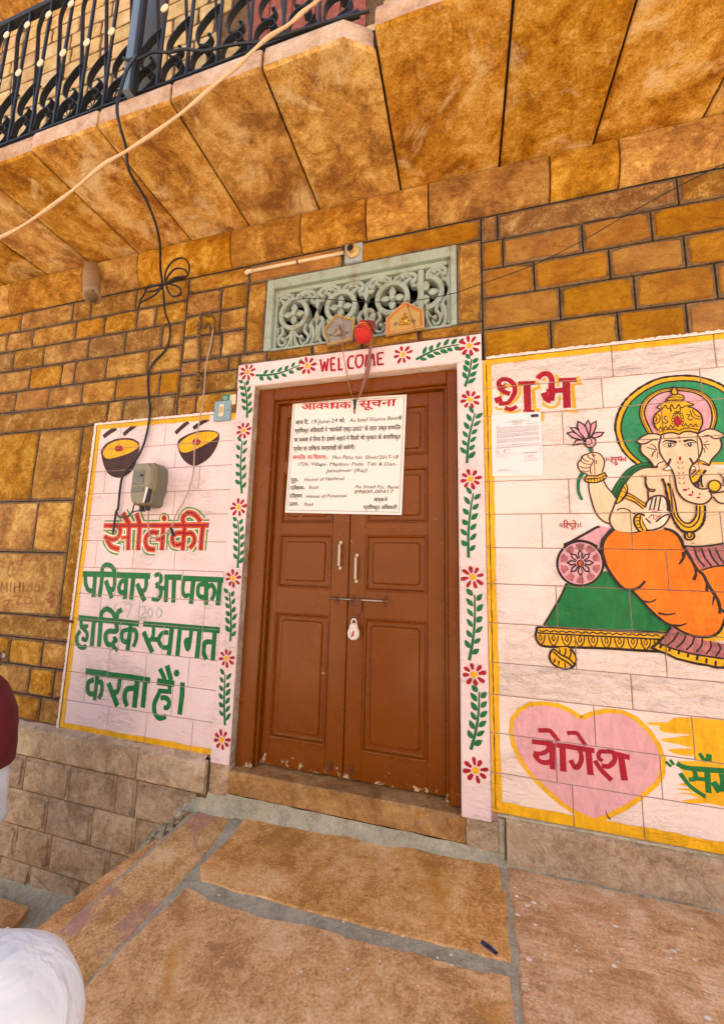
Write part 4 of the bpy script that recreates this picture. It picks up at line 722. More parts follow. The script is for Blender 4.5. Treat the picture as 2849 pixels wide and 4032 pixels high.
# garland, ears, head, trunk, crown
seq([('painted_garland', 'yellow', [('F', [(20, 200), (140, 330), (215, 280), (260, 420), (300, 640), (350, 960), (400, 1080), (500, 1190), (600, 1220), (700, 1160), (770, 1060), (790, 800), (975, 800), (985, 960), (960, 1120), (900, 1260), (800, 1350), (700, 1410), (560, 1410), (400, 1310), (290, 1160), (210, 980), (170, 800), (110, 500), (60, 330)]), ('F', [(690, 300), (820, 250), (890, 150), (1000, 0), (820, 0), (650, 140)])]),
     ('painted_outline', 'black', [('L', [(20, 200), (80, 350), (110, 500), (160, 700), (190, 880), (225, 1010), (290, 1160), (350, 1260), (450, 1370), (560, 1410), (720, 1400), (830, 1340), (920, 1230), (960, 1120), (980, 960), (975, 810)], 34, False, {'wob': .3}), ('L', [(150, 300), (215, 400), (265, 560), (310, 740), (345, 950), (390, 1070), (490, 1180), (600, 1215), (700, 1160), (780, 1030), (790, 810)], 24), ('L', [(130, 320), (190, 420), (215, 600), (240, 800), (285, 1010), (380, 1160), (500, 1270), (640, 1300), (760, 1230), (850, 1080), (865, 830)], 22),
        ('L', [(690, 330), (830, 270), (900, 150), (1000, 10)], 34, False, {'wob': .3}), ('L', [(660, 130), (790, 10)], 20), ('L', [(680, 180), (860, 10)], 18), ('L', [(895, 200), (905, 330), (930, 400)], 24), ('L', [(830, 310), (830, 420)], 26), ('L', [(770, 330), (780, 400)], 20)]),
     ('painted_pendant', 'yellow', [('O', (630, 1500), 110, 90)]),
     ('painted_outline', 'black', [('L', [(630 + 108 * math.cos(t_), 1495 + 90 * math.sin(t_)) for t_ in [2 * math.pi * k / 14 for k in range(14)]], 30, True), ('L', [(595, 1440), (590, 1500), (630, 1530), (670, 1500), (665, 1440)], 22), ('L', [(670, 1650), (710, 1662), (745, 1652)], 10)])], 'u3')
seq([('painted_ear', 'skin', [('F', [(10, 1200), (110, 1110), (230, 1060), (360, 1058), (455, 1090), (430, 1300), (450, 1450), (560, 1590), (400, 1660), (340, 1670), (270, 1560), (120, 1400), (80, 1330), (80, 1240)]), ('F', [(1100, 1080), (1180, 1020), (1300, 975), (1440, 990), (1590, 1080), (1520, 1150), (1535, 1250), (1500, 1370), (1380, 1500), (1330, 1620), (1120, 1540), (1150, 1400), (1190, 1290)])]),
     ('painted_outline', 'brown', [('L', [(455, 1090), (360, 1058), (230, 1060), (110, 1110), (15, 1195), (110, 1240), (200, 1220), (300, 1165), (385, 1168)], 18), ('L', [(90, 1240), (80, 1340), (120, 1420), (250, 1540), (340, 1660), (400, 1640)], 20), ('L', [(340, 1670), (420, 1580), (500, 1560)], 14), ('L', [(1110, 1060), (1180, 1020), (1300, 972), (1440, 990), (1595, 1085), (1500, 1135), (1400, 1140), (1300, 1085), (1200, 1110)], 18), ('L', [(1510, 1150), (1540, 1250), (1500, 1370), (1370, 1510), (1320, 1620)], 20), ('L', [(1130, 1530), (1230, 1560), (1320, 1625), (1200, 1600)], 14),
         ('L', [(200, 1300), (300, 1330), (380, 1350)], 11), ('L', [(260, 1240), (330, 1270), (370, 1340)], 11), ('L', [(350, 1360), (310, 1400), (285, 1470)], 13), ('L', [(395, 1380), (385, 1500)], 10), ('L', [(1210, 1250), (1330, 1245)], 12), ('L', [(1230, 1255), (1260, 1300), (1300, 1340)], 11), ('L', [(1220, 1310), (1245, 1400)], 11), ('L', [(1240, 1220), (1300, 1180)], 9)]),
     ('painted_head', 'skin', [('F', [(455, 1090), (560, 1050), (680, 1045), (770, 1065), (850, 1030), (960, 1020), (1090, 1060), (1160, 1160), (1195, 1290), (1160, 1440), (1080, 1560), (1000, 1620), (960, 1740), (985, 1900), (1060, 2010), (1200, 2050), (1300, 2060), (1380, 2180), (1290, 2290), (1150, 2330), (980, 2300), (860, 2240), (760, 2120), (715, 1980), (700, 1850), (650, 1700), (580, 1620), (500, 1530), (430, 1400), (415, 1290), (430, 1170)])]),
     ('painted_outline', 'brown', [('L', [(455, 1100), (425, 1200), (415, 1300), (440, 1420), (520, 1550), (600, 1640), (660, 1730), (700, 1850), (720, 1990), (760, 2110), (860, 2230), (980, 2290), (1150, 2325), (1280, 2290), (1370, 2190)], 20), ('L', [(1100, 1075), (1160, 1160), (1192, 1290), (1160, 1430), (1080, 1560), (1000, 1630), (965, 1740), (980, 1880), (1060, 2000), (1180, 2050), (1290, 2045)], 20), ('L', [(625, 1500), (600, 1560), (580, 1620)], 26), ('L', [(965, 1490), (1010, 1560), (1030, 1610)], 24)]),
     ('painted_tusk', 'white', [('F', [(480, 1690), (540, 1670), (580, 1630), (640, 1690), (560, 1710)]), ('F', [(1000, 1650), (1050, 1650), (1060, 1700), (1010, 1710)])]),
     ('painted_outline', 'black', [('L', [(480, 1690), (540, 1670), (580, 1630)], 9), ('L', [(480, 1695), (560, 1712), (640, 1695)], 9), ('L', [(1000, 1640), (1055, 1650), (1060, 1700), (1010, 1710)], 10), ('L', [(470, 1220), (540, 1180), (640, 1190), (735, 1215)], 24, False, {'taper': (.4, 1.6)}), ('L', [(855, 1195), (960, 1170), (1040, 1180), (1090, 1215)], 22, False, {'taper': (1.5, .4)}), ('L', [(480, 1265), (560, 1225), (640, 1225), (720, 1265)], 9), ('L', [(860, 1270), (930, 1225), (1000, 1215), (1080, 1222)], 9), ('O', (605, 1260), 38, 36), ('O', (965, 1250), 40, 34)]),
     ('painted_eye', 'eye', [('O', (600, 1252), 16, 20), ('O', (962, 1244), 17, 18)]), ('painted_outline', 'black', [('L', [(500, 1275), (600, 1302), (700, 1270)], 5), ('L', [(880, 1275), (960, 1290), (1030, 1270)], 5)]),
     ('painted_forehead_mark', 'red', [('O', (775, 1125), 30, 24), ('O', (790, 1175), 24, 8), ('O', (785, 1200), 26, 9), ('F', [(795, 1450), (820, 1500), (795, 1560), (762, 1500)])]
        + [('F', [(795 + (k * 7) + s * 8, 1600 + k * 92), (795 + k * 7 + s * 60, 1540 + k * 92), (795 + k * 7 + s * 50, 1585 + k * 92)]) for k in range(5) for s in (-1, 1)] + [('O', (885, 2065), 42, 20), ('O', (950, 2045), 12, 20), ('O', (980, 2160), 42, 18), ('O', (1015, 2110), 16, 28), ('O', (1120, 2205), 40, 16), ('O', (1145, 2140), 12, 26)]),
     ('painted_sweet', 'yellow', [('O', (1410, 1995), 105, 95)]), ('painted_outline', 'brown', [('L', [(1410 + 112 * math.cos(t_), 1995 + 100 * math.sin(t_)) for t_ in [2 * math.pi * k / 16 for k in range(16)]], 20, True), ('L', [(1300, 2085), (1380, 2120), (1500, 2110), (1620, 2090)], 20), ('L', [(1370, 2190), (1330, 2110)], 16), ('L', [(1390, 2190), (1480, 2290), (1620, 2320)], 18), ('L', [(1520, 1985), (1700, 1985)], 16), ('L', [(1480, 1760), (1540, 1820), (1570, 1860), (1565, 1960)], 14), ('L', [(180, 1800), (170, 1900), (200, 2000), (240, 2050), (350, 2060)], 16)]),
     ('painted_crown', 'yellow', [('F', [(340, 920), (315, 830), (330, 740), (400, 660), (480, 600), (900, 560), (1010, 590), (1120, 660), (1180, 740), (1195, 860), (1160, 960), (1110, 1050), (960, 1010), (850, 1020), (770, 1060), (680, 1040), (560, 1040), (430, 1080), (380, 1000)]), ('F', [(370, 580), (480, 510), (570, 465), (720, 450), (870, 460), (960, 500), (1035, 530), (980, 548), (900, 560), (760, 590), (640, 590), (540, 600), (450, 610)]), ('F', [(555, 440), (600, 390), (680, 355), (800, 355), (855, 390), (850, 440), (700, 455)]), ('F', [(685, 215), (735, 280), (735, 345), (660, 345), (640, 290)])]),
     ('painted_outline', 'black', [('L', [(400, 1000), (340, 920), (315, 830), (330, 740), (400, 660), (480, 605)], 16), ('L', [(930, 570), (1010, 590), (1120, 660), (1180, 740), (1195, 860), (1160, 960), (1110, 1050)], 18), ('L', [(370, 580), (480, 505), (570, 462), (720, 447), (870, 460), (960, 500), (1035, 530), (980, 548), (890, 560)], 14), ('L', [(370, 580), (450, 610), (500, 570), (530, 540), (550, 590), (600, 600), (640, 530), (680, 600), (730, 590), (765, 530), (800, 580), (850, 580), (880, 550)], 13),
         ('L', [(555, 440), (600, 390), (680, 352), (800, 352), (858, 385), (850, 440), (700, 455), (560, 450)], 13, True), ('L', [(580, 415), (700, 395), (850, 405)], 10), ('L', [(685, 210), (740, 280), (745, 335), (700, 355), (650, 340), (640, 285)], 16, True), ('L', [(430, 1080), (560, 1045), (680, 1040), (770, 1065), (850, 1025), (960, 1012), (1100, 1045)], 18), ('L', [(410, 1030), (540, 985), (680, 975), (770, 1000), (850, 965), (960, 955), (1120, 990)], 13)]
         + [('L', [(400 + 90 * k, 1010 - 22 * min(k, 4) + 6 * max(0, k - 4)), (440 + 90 * k, 930 - 16 * min(k, 4) + 6 * max(0, k - 4)), (485 + 90 * k, 1000 - 20 * min(k, 4) + 6 * max(0, k - 4))], 12, False, ST) for k in range(8)]
         + [('L', [(560, 745), (510, 750), (520, 800), (570, 830), (540, 870), (480, 855)], 11), ('L', [(900, 710), (960, 720), (930, 780), (970, 810), (1010, 790)], 11), ('L', [(620, 600), (630, 660)], 16), ('L', [(790, 590), (800, 640)], 14), ('L', [(330, 860), (360, 880), (420, 830), (430, 750), (390, 710)], 10), ('L', [(970, 640), (1010, 740), (1090, 790), (1170, 790)], 12), ('L', [(1010, 620), (1040, 690), (1100, 740), (1160, 750)], 11), ('L', [(350, 750), (370, 800), (350, 850)], 12)]
         + [('L', [(750 + 26 * math.cos(t_) + 100 * math.cos(q) * (.9 if math.sin(q) > 0 else .8), 800 + 26 * math.sin(t_) + 130 * math.sin(q)) for t_ in [k * 1.26 for k in range(5)]], 8, True) for q in [math.pi * (.85 + k * .13) for k in range(11)]]),
     ('painted_jewel', 'red', [('F', [(745, 715), (800, 790), (832, 850), (800, 900), (740, 915), (690, 880), (680, 820), (710, 760)])])], 'u1')

# ------------------------------------------------------------------ painted stone surround of the door
sur = thing('door_surround', 'pink limewashed stone door surround painted with red daisies, green leaf sprays and WELCOME', 'door surround')
YP = -.012
def block(name, x0, x1, z0, z1, y0, y1, mats, parent, c=.006, amp=.002, n=14, seed=1, fm=None):
    R_ = random.Random(seed); mb = MB(); ver = (z1 - z0) > (x1 - x0)
    ts = [k / n for k in range(n + 1)]; V = []; Fc = []
    for k, t_ in enumerate(ts):
        j = lambda: R_.uniform(-amp, amp)
        if ver: z = z0 + (z1 - z0) * t_; ring = [(x0, y1, z), (x0, y0 + c, z), (x0 + c + j(), y0, z), (x1 - c + j(), y0, z), (x1, y0 + c, z), (x1, y1, z)]
        else: x = x0 + (x1 - x0) * t_; ring = [(x, y1, z0), (x, y0 + c, z0), (x, y0, z0 + c + j()), (x, y0, z1 - c + j()), (x, y0 + c, z1), (x, y1, z1)]
        V += ring
    FM = []
    for k in range(n):
        for q in range(5):
            f = (k * 6 + q, k * 6 + q + 1, (k + 1) * 6 + q + 1, (k + 1) * 6 + q); Fc.append(f if not ver else f[::-1]); FM.append((fm or {}).get(q, 0))
    Fc.append(tuple(range(6))); FM.append(0); Fc.append(tuple(n * 6 + q for q in range(6))[::-1]); FM.append(0)
    return mk(name, V, Fc, mats, parent, FM)
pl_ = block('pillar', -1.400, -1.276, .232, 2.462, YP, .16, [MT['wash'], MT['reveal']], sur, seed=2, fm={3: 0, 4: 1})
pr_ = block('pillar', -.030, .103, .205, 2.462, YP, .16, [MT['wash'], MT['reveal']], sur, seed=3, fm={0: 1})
li_ = block('lintel', -1.400, .100, 2.465, 2.620, YP - .001, .16, [MT['wash'], MT['washw']], sur, n=24, amp=.004, seed=4, fm={0: 1})
def flower(reg, cx, cy, r, parent, seed):
    R_ = random.Random(seed); LAY[0] = 1; c = P(reg, cx, cy, YP); s = wscale(reg, (cx, cy), YP) * r * 1.06
    n = 8 if r < 70 else 8; pet = []
    for k in range(n):
        a = 2 * math.pi * k / n + R_.uniform(-.08, .08) + .2; l0, l1, hw = s * .38, s * R_.uniform(.9, 1.05), s * R_.uniform(.16, .20)
        d = Vector((math.cos(a), math.sin(a))); q = Vector((-d.y, d.x)); o_ = Vector((c.x, c.z))
        pet.append([tuple(o_ + d * l0 - q * hw * .5), tuple(o_ + d * (l1 * .8) - q * hw), tuple(o_ + d * l1 - q * hw * .5), tuple(o_ + d * l1 + q * hw * .6), tuple(o_ + d * (l1 * .8) + q * hw), tuple(o_ + d * l0 + q * hw * .5)])
    f = flat_tris([poly_tris(p) for p in pet], 'painted_flower', MT['red'], parent, YP, None, dy=.0016)
    rr = s * .27; disc = [(c.x + rr * math.cos(t_), c.z + rr * 1.05 * math.sin(t_)) for t_ in [2 * math.pi * k / 14 for k in range(14)]]
    flat_tris([poly_tris(disc)], 'painted_flower_centre', MT['yellow'], parent, YP, None, dy=.0020)
def spray(reg, a, b_, parent, seed, n=6, bend=.12, ls=1.0):
    R_ = random.Random(seed); A = Vector(W2(reg, a, YP)); Bq = Vector(W2(reg, b_, YP)); d = Bq - A; L = d.length; dn = d.normalized(); q = Vector((-dn.y, dn.x))
    pts = [A + dn * L * t_ + q * L * bend * math.sin(math.pi * t_ * 1.0) * (1 if seed % 2 else -1) * .6 for t_ in [k / 8 for k in range(9)]]
    tr = [stroke_tris(pts, .012, taper=(.6, 1.3))]
    for k in range(n):
        t_ = (k + .35) / (n + .2); i = min(7, int(t_ * 8)); p = pts[i].lerp(pts[i + 1], t_ * 8 - i); dd = (pts[i + 1] - pts[i]).normalized(); qq = Vector((-dd.y, dd.x))
        for s in (-1, 1):
            ll = .046 * ls * R_.uniform(.85, 1.15); base = p + qq * s * .008; dirn = (-dd * .85 + qq * s * .72).normalized(); pr = Vector((-dirn.y, dirn.x)); wd = .0125 * ls * R_.uniform(.85, 1.15)
            st = base + (dd * .012 * s)
            tr.append(poly_tris([tuple(st), tuple(st + dirn * ll * .22 + pr * wd * .75), tuple(st + dirn * ll * .5 + pr * wd), tuple(st + dirn * ll * .8 + pr * wd * .6), tuple(st + dirn * ll), tuple(st + dirn * ll * .75 - pr * wd * .6), tuple(st + dirn * ll * .45 - pr * wd), tuple(st + dirn * ll * .18 - pr * wd * .7)]))
    flat_tris(tr, 'painted_leaf_spray', MT['leaf'], parent, YP, None, dy=.0014)
for k, (cx, cy, r) in enumerate([(122, 917, 46), (503, 878, 54), (1112, 805, 58), (1535, 750, 68)]): flower('e', cx, cy, r, li_, k)
for k, q in enumerate([('e', 97, 1290, 47), ('g', 1525, 158, 50), ('g', 1490, 612, 48), ('g', 1448, 1122, 48), ('j', 1418, 184, 52)]): flower(*q, pl_, k + 10)
for k, q in enumerate([('e', 1540, 1093, 62), ('h', 1543, 140, 68), ('h', 1557, 766, 72), ('h', 1564, 1388, 74), ('k', 1575, 540, 76)]): flower(*q, pr_, k + 20)
spray('e', (455, 872), (172, 938), li_, 31, 6); spray('e', (1470, 742), (1195, 838), li_, 32, 6)
spray('d', (1560, 818), (1578, 1048), pl_, 41, 5, .06); spray('d', (1548, 1192), (1545, 1530), pl_, 42, 6, .05); spray('g', (1520, 240), (1518, 545), pl_, 43, 6, .05); spray('g', (1465, 700), (1472, 1012), pl_, 45, 6, .05); spray('g', (1440, 1225), (1438, 1550), pl_, 44, 6, .04)
spray('e', (1550, 832), (1507, 1010), pr_, 51, 4, .06); spray('e', (1572, 1180), (1520, 1498), pr_, 52, 6, .06); spray('h', (1560, 232), (1530, 642), pr_, 54, 6, .05); spray('h', (1568, 878), (1535, 1296), pr_, 53, 6, .06); spray('k', (1598, 38), (1545, 408), pr_, 55, 6, .07)
LAY[0] = 2
wel = [[[(585, 835), (600, 915)], [(600, 915), (612, 850)], [(612, 850), (625, 912)], [(625, 912), (635, 830)]], [[(652, 830), (655, 908)], [(652, 830), (680, 826)], [(654, 868), (678, 865)], [(655, 907), (685, 903)]], [[(702, 826), (704, 902), (728, 899)]], [[(800, 818), (775, 818), (762, 850), (768, 890), (800, 892)]], [[(838, 808), (815, 820), (812, 865), (832, 888), (855, 860), (855, 815), (838, 808)]], [[(872, 882), (880, 805)], [(880, 805), (900, 850)], [(900, 850), (922, 800)], [(922, 800), (932, 878)]], [[(950, 798), (952, 870)], [(950, 798), (990, 792)], [(952, 833), (980, 829)], [(952, 870), (990, 866)]]]
for lt in wel: paint('painted_letter', 'red', [('L', s, 12, False, {'sm': len(s) > 3, 'wob': .1}) for s in lt], parent=li_, Y=YP - .001, clip=None, reg='e')

# ------------------------------------------------------------------ door
door = thing('double_door', 'closed brown double leaf wooden door with raised panels and chipped paint at the foot', 'door')
YF, YL = .045, .105
xo = lambda q, Y: P(*q, Y).x; zo = lambda q, Y: P(*q, Y).z
FI0, FI1 = xo(('h', 240, 600), YF), xo(('h', 1385, 900), YF); ZT = zo(('e', 800, 1045), YF)
ZB = .205
ztop = 2.462
fx0, fx1 = -1.275, -.031
mb = MB()
mb.box(fx0, FI0 - .012, YF, .16, ZB, ztop, c=.006); mb.box(FI1 + .012, fx1, YF, .16, ZB, ztop, c=.006); mb.box(FI0 - .012, FI1 + .012, YF, .16, ZT, ztop, c=.006)
mb.box(FI0 - .012, FI0 + .004, YF + .025, .16, ZB, ZT, c=.003); mb.box(FI1 - .004, FI1 + .012, YF + .025, .16, ZB, ZT, c=.003); mb.box(FI0 + .004, FI1 - .004, YF + .025, .16, ZT - .014, ZT, c=.003)
mb.build('door_frame', [MT['door']], door)
LX0, LX1 = FI0 + .006, FI1 - .006; XM = (xo(('h', 765, 700), YL) + xo(('h', 745, 1500), YL)) / 2; LZ0, LZ1 = .212, ZT - .016
zr = [(zo(('e', 1262, 1120), YL), zo(('e', 1262, 1442), YL)), (zo(('h', 1262, 60), YL), zo(('h', 1262, 418), YL)), (zo(('h', 1262, 498), YL), zo(('h', 1262, 872), YL)), (zo(('h', 1262, 1050), YL), zo(('k', 1262, 490), YL))]
def leaf(x0, x1, px0, px1):
    mb = MB(); mb.box(x0, px0, YL, YL + .04, LZ0, LZ1, c=.003); mb.box(px1, x1, YL, YL + .04, LZ0, LZ1, c=.003)
    zs = [LZ1] + [z for p_ in zr for z in p_] + [LZ0]
    for k in range(0, len(zs), 2): mb.box(px0, px1, YL + .0003, YL + .04, zs[k + 1], zs[k], c=0)
    lf = mb.build('leaf', [MT['door']], door)
    for (za, zb) in zr:
        V = []; a0, a1, b0, b1 = px0, px1, zb, za
        def ring(i, y): V.extend([(a0 + i, y, b0 + i), (a1 - i, y, b0 + i), (a1 - i, y, b1 - i), (a0 + i, y, b1 - i)])
        for i, y in ((0, YL - .003), (.004, YL - .006), (.009, YL - .004), (.016, YL + .012), (.024, YL + .014)): ring(i, y)
        Fc = [(r * 4 + k, r * 4 + (k + 1) % 4, r * 4 + 4 + (k + 1) % 4, r * 4 + 4 + k) for r in range(4) for k in range(4)] + [(16, 17, 18, 19)]
        def rr(i, rad):
            out = []
            for (cx, cz, s) in ((a0 + i + rad, b0 + i + rad, math.pi), (a1 - i - rad, b0 + i + rad, 1.5 * math.pi), (a1 - i - rad, b1 - i - rad, 0), (a0 + i + rad, b1 - i - rad, .5 * math.pi)):
                for k in range(4): t_ = s + k / 3 * math.pi / 2; out.append((cx + rad * math.cos(t_), cz + rad * math.sin(t_)))
            return out
        for i, y, rad in ((.040, YL + .0138, .018), (.047, YL + .004, .016), (.052, YL + .003, .014)):
            V.extend([(p[0], y, p[1]) for p in rr(i, rad)])
        for r in range(2): Fc += [(20 + r * 16 + k, 20 + r * 16 + (k + 1) % 16, 36 + r * 16 + (k + 1) % 16, 36 + r * 16 + k) for k in range(16)]
        Fc.append(tuple(52 + k for k in range(16)))
        mk('panel', V, Fc, MT['door'], lf)
    return lf
lp0, lp1 = (xo(('h', 325, 650), YL) + xo(('h', 265, 1500), YL)) / 2, (xo(('h', 660, 650), YL) + xo(('k', 612, 300), YL)) / 2
rp0, rp1 = xo(('h', 868, 900), YL), xo(('h', 1268, 900), YL)
leafL = leaf(LX0, XM - .003, lp0, lp1); leafR = leaf(XM + .002, LX1, rp0, rp1)
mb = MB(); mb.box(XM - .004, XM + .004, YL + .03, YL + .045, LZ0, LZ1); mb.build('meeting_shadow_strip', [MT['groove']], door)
def pull(q0, q1, par):
    a, b_ = P(*q0, YL - .02), P(*q1, YL - .02); x = (a.x + b_.x) / 2; mb = MB(); z1, z0 = a.z, b_.z
    mb.box(x - .010, x + .010, YL - .008, YL - .0005, z1 - .022, z1 + .002, c=.002); mb.box(x - .010, x + .010, YL - .008, YL - .0005, z0 - .002, z0 + .022, c=.002)
    mb.box(x - .008, x + .008, YL - .034, YL - .024, z0 + .018, z1 - .018, c=.003); mb.box(x - .007, x + .007, YL - .027, YL - .004, z1 - .026, z1 - .017, c=.002); mb.box(x - .007, x + .007, YL - .027, YL - .004, z0 + .017, z0 + .026, c=.002)
    mb.build('pull_handle', [MT['chrome']], par)
pull(('h', 712, 535), ('h', 703, 718), leafL); pull(('h', 815, 617), ('h', 808, 802), leafR)
a, b_ = P('h', 640, 909, YL - .014), P('h', 1020, 914, YL - .014); mb = MB(); zb_ = (a.z + b_.z) / 2
mb.tube([(a.x, YL - .014, zb_), (b_.x, YL - .014, zb_)], .0062, 10); bolt = mb.build('sliding_bolt', [MT['chrome']], door, smooth=True)
mb = MB()
for q in (688, 790, 1000):
    c = P('h', q, 912, YL - .01); mb.box(c.x - .010, c.x + .010, YL - .005, YL - .0004, zb_ - .032, zb_ + .028, c=.002)
    mb.tube([(c.x - .009, YL - .014, zb_), (c.x + .009, YL - .014, zb_)], .0105, 10)
    for s in (-1, 1): mb.tube([(c.x, YL - .0085, zb_ + s * .022), (c.x, YL - .004, zb_ + s * .022)], .0045, 8)
c = P('h', 822, 960, YL - .02); mb.box(c.x - .022, c.x + .022, YL - .022, YL - .018, zb_ - .030, zb_ + .007, c=.001); mb.box(c.x - .018, c.x + .022, YL - .0215, YL - .0175, zb_ - .075, zb_ - .030, c=.001); mb.box(c.x - .012, c.x + .004, YL - .021, YL - .0172, zb_ - .105, zb_ - .075, c=.001)
mb.build('bolt_plate', [MT['rust']], door)
for q in (('k', 645, 515), ('k', 778, 542)):
    c = P(*q, YL - .01); mb = MB(); mb.box(c.x - .014, c.x + .014, YL - .006, YL - .0004, c.z - .02, c.z + .02, c=.002); mb.tube([(c.x, YL - .012, c.z - .022), (c.x, YL - .012, c.z + .008)], .006, 8); mb.build('floor_bolt', [MT['rust']], leafL if q[1] < 700 else leafR)
# padlock wrapped in white cloth
c = P('h', 797, 1120, YL - .04); lk = thing('padlock', 'white cloth wrapped padlock hanging from the door bolt', 'padlock', c)
mb = MB()
prof = [(0, -.040), (.018, -.037), (.030, -.024), (.034, -.006), (.031, .012), (.024, .024), (.023, .034), (.021, .042), (.014, .050)]
pl0 = [(x, z) for x, z in prof] + [(-x, z) for x, z in prof[::-1] if x > 0]
n = len(pl0); V = [(p[0] * .86, -.014, p[1] * .88) for p in pl0] + [(p[0], -.006, p[1]) for p in pl0] + [(p[0], .006, p[1]) for p in pl0] + [(p[0] * .9, .012, p[1] * .9) for p in pl0]
Fc = [(r * n + k, r * n + (k + 1) % n, (r + 1) * n + (k + 1) % n, (r + 1) * n + k) for r in range(3) for k in range(n)] + [tuple(range(n)), tuple(3 * n + k for k in range(n))[::-1]]
mk('body', V, Fc, MT['lock'], lk)
mb = MB(); mb.tube(smooth_pts([(-.013, 0, .042), (-.013, 0, .062), (0, 0, .074), (.013, 0, .062), (.013, 0, .042)], 4), .0042, 8); mb.build('shackle', [MT['lock']], lk, True)
mb = MB(); mb.tube([(.006, -.0155, .010), (-.002, -.016, -.002), (.002, -.016, -.008), (-.008, -.0155, -.020)], .005, 6, rs=[.005, .003, .006, .004]); mb.build('keyhole_cover', [MT['crimson']], lk)
# door threshold
th = thing('threshold_step', 'worn orange sandstone threshold step under the brown double door', 'step')
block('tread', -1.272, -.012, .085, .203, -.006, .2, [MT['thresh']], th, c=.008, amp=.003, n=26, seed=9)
block('end_stone', -1.400, -1.275, .075, .228, -.010, .16, [MT['plinth']], th, c=.008, amp=.003, n=4, seed=10); block('end_stone', -.009, .130, .078, .203, -.008, .16, [MT['plinth']], th, c=.008, amp=.003, n=4, seed=12)
# ------------------------------------------------------------------ notices
def text_on(name, s, mat, parent, reg, tl, tr, bl, br, Y, bold=0.0, shear=0.0, head=.622, dy=.0):
    """lay a line of lettering between the head line tl-tr and the base line bl-br ('~' joins a half letter to the next)"""
    kern = []; body = ''
    for ch in s:
        if ch == '~': kern.append(len(body) - 1)
        else: body += ch
    c = bpy.data.curves.new('lettering', 'FONT'); c.body = body; c.offset = bold; c.shear = shear; c.resolution_u = 2
    for i in kern: c.body_format[i].kerning = -11
    o = bpy.data.objects.new('lettering', c); COL.objects.link(o)
    me = bpy.data.meshes.new_from_object(o.evaluated_get(bpy.context.evaluated_depsgraph_get())); bpy.data.objects.remove(o); bpy.data.curves.remove(c)
    par = list(range(len(me.vertices)))
    def fd(a):
        while par[a] != a: par[a] = par[par[a]]; a = par[a]
        return a
    for e_ in me.edges: par[fd(e_.vertices[0])] = fd(e_.vertices[1])
    for i in kern:                                 # half letters: the upright stem is drawn away
        pre = 0.0
        if i > 0:
            c2 = bpy.data.curves.new('l', 'FONT'); c2.body = body[:i]; o2 = bpy.data.objects.new('l', c2); COL.objects.link(o2)
            m2 = bpy.data.meshes.new_from_object(o2.evaluated_get(bpy.context.evaluated_depsgraph_get())); pre = max(v.co.x for v in m2.vertices) - .05 - .18 * sum(1 for q_ in kern if q_ < i); bpy.data.objects.remove(o2); bpy.data.curves.remove(c2); bpy.data.meshes.remove(m2)
        isl = {}
        for v in me.vertices: isl.setdefault(fd(v.index), []).append(v)
        best = None
        for vs_ in isl.values():
            a_ = min(v.co.x for v in vs_); b2_ = max(v.co.x for v in vs_)
            if a_ >= pre and b2_ - a_ > .3 and (best is None or a_ < best[0]): best = (a_, b2_, vs_)
        if best:
            cut = best[0] + (best[1] - best[0]) * .74
            for v in best[2]:
                if v.co.x > cut: v.co.x = cut
    xs = [v.co.x for v in me.vertices]; x0, x1 = min(xs), max(xs)
    TL, TR, BL, BR = (Vector(W2(reg, q, Y)) for q in (tl, tr, bl, br)); pts = []
    for v in me.vertices:
        u = (v.co.x - x0) / (x1 - x0); h = v.co.y / head; p = BL.lerp(BR, u).lerp(TL.lerp(TR, u), h); pts.append(p)
    cx = sum(p.x for p in pts) / len(pts); cz = sum(p.y for p in pts) / len(pts)
    ids = {}; TR = random.Random(len(s) * 7 + int(abs(cx) * 1000)); jt = {}
    for v, p in zip(me.vertices, pts):
        q = fd(v.index); ids.setdefault(q, len(ids)); j = jt.setdefault(q, (TR.uniform(-1, 1), TR.uniform(-1, 1)) if mat == 'pen' else (0, 0))
        v.co = (p.x - cx + j[0] * .0007, -(ids[q] % 9) * .00003, p.y - cz + j[1] * .0016)
    me.materials.clear(); me.materials.append(MT[mat])
    o = bpy.data.objects.new(name, me); COL.objects.link(o); o.parent = parent; o.location = Vector((cx, Y - dy, cz)) - parent.location; return o
def sheet(name, reg, TL, TR, BR, BL, Y, mat, label, cat, th=.0006, wav=.0012, loc=None):
    V = []; n = 8; cs = [P(reg, *q, Y) for q in (TL, TR, BR, BL)]; c0 = sum(cs, Vector()) / 4
    root = thing(name, label, cat, c0)
    for j in range(n + 1):
        for i in range(n + 1):
            u, v_ = i / n, j / n; p = cs[0].lerp(cs[1], u).lerp(cs[3].lerp(cs[2], u), v_); e = (abs(u - .5) * 2) ** 6 * (abs(v_ - .5) * 2) ** 6
            V.append((p - c0) + Vector((0, -.0006 * e + noise.noise(p * 9) * wav * .3, 0)))
    N_ = len(V); V += [v_ + Vector((0, th, 0)) for v_ in V]; Fc = []
    for j in range(n):
        for i in range(n):
            a = j * (n + 1) + i; f = (a, a + n + 1, a + n + 2, a + 1); Fc.append(f); Fc.append(tuple(N_ + k for k in f[::-1]))
    mk('paper_sheet', V, Fc, MT[mat], root, smooth=True); return root
YN = YL - .010
nt_ = sheet('notice_poster', 'n', (168, 118), (1560, 42), (1500, 1522), (68, 1492), YN, 'paper', 'large white printed legal notice with red Hindi heading on the brown door', 'notice')
dyt = .0020
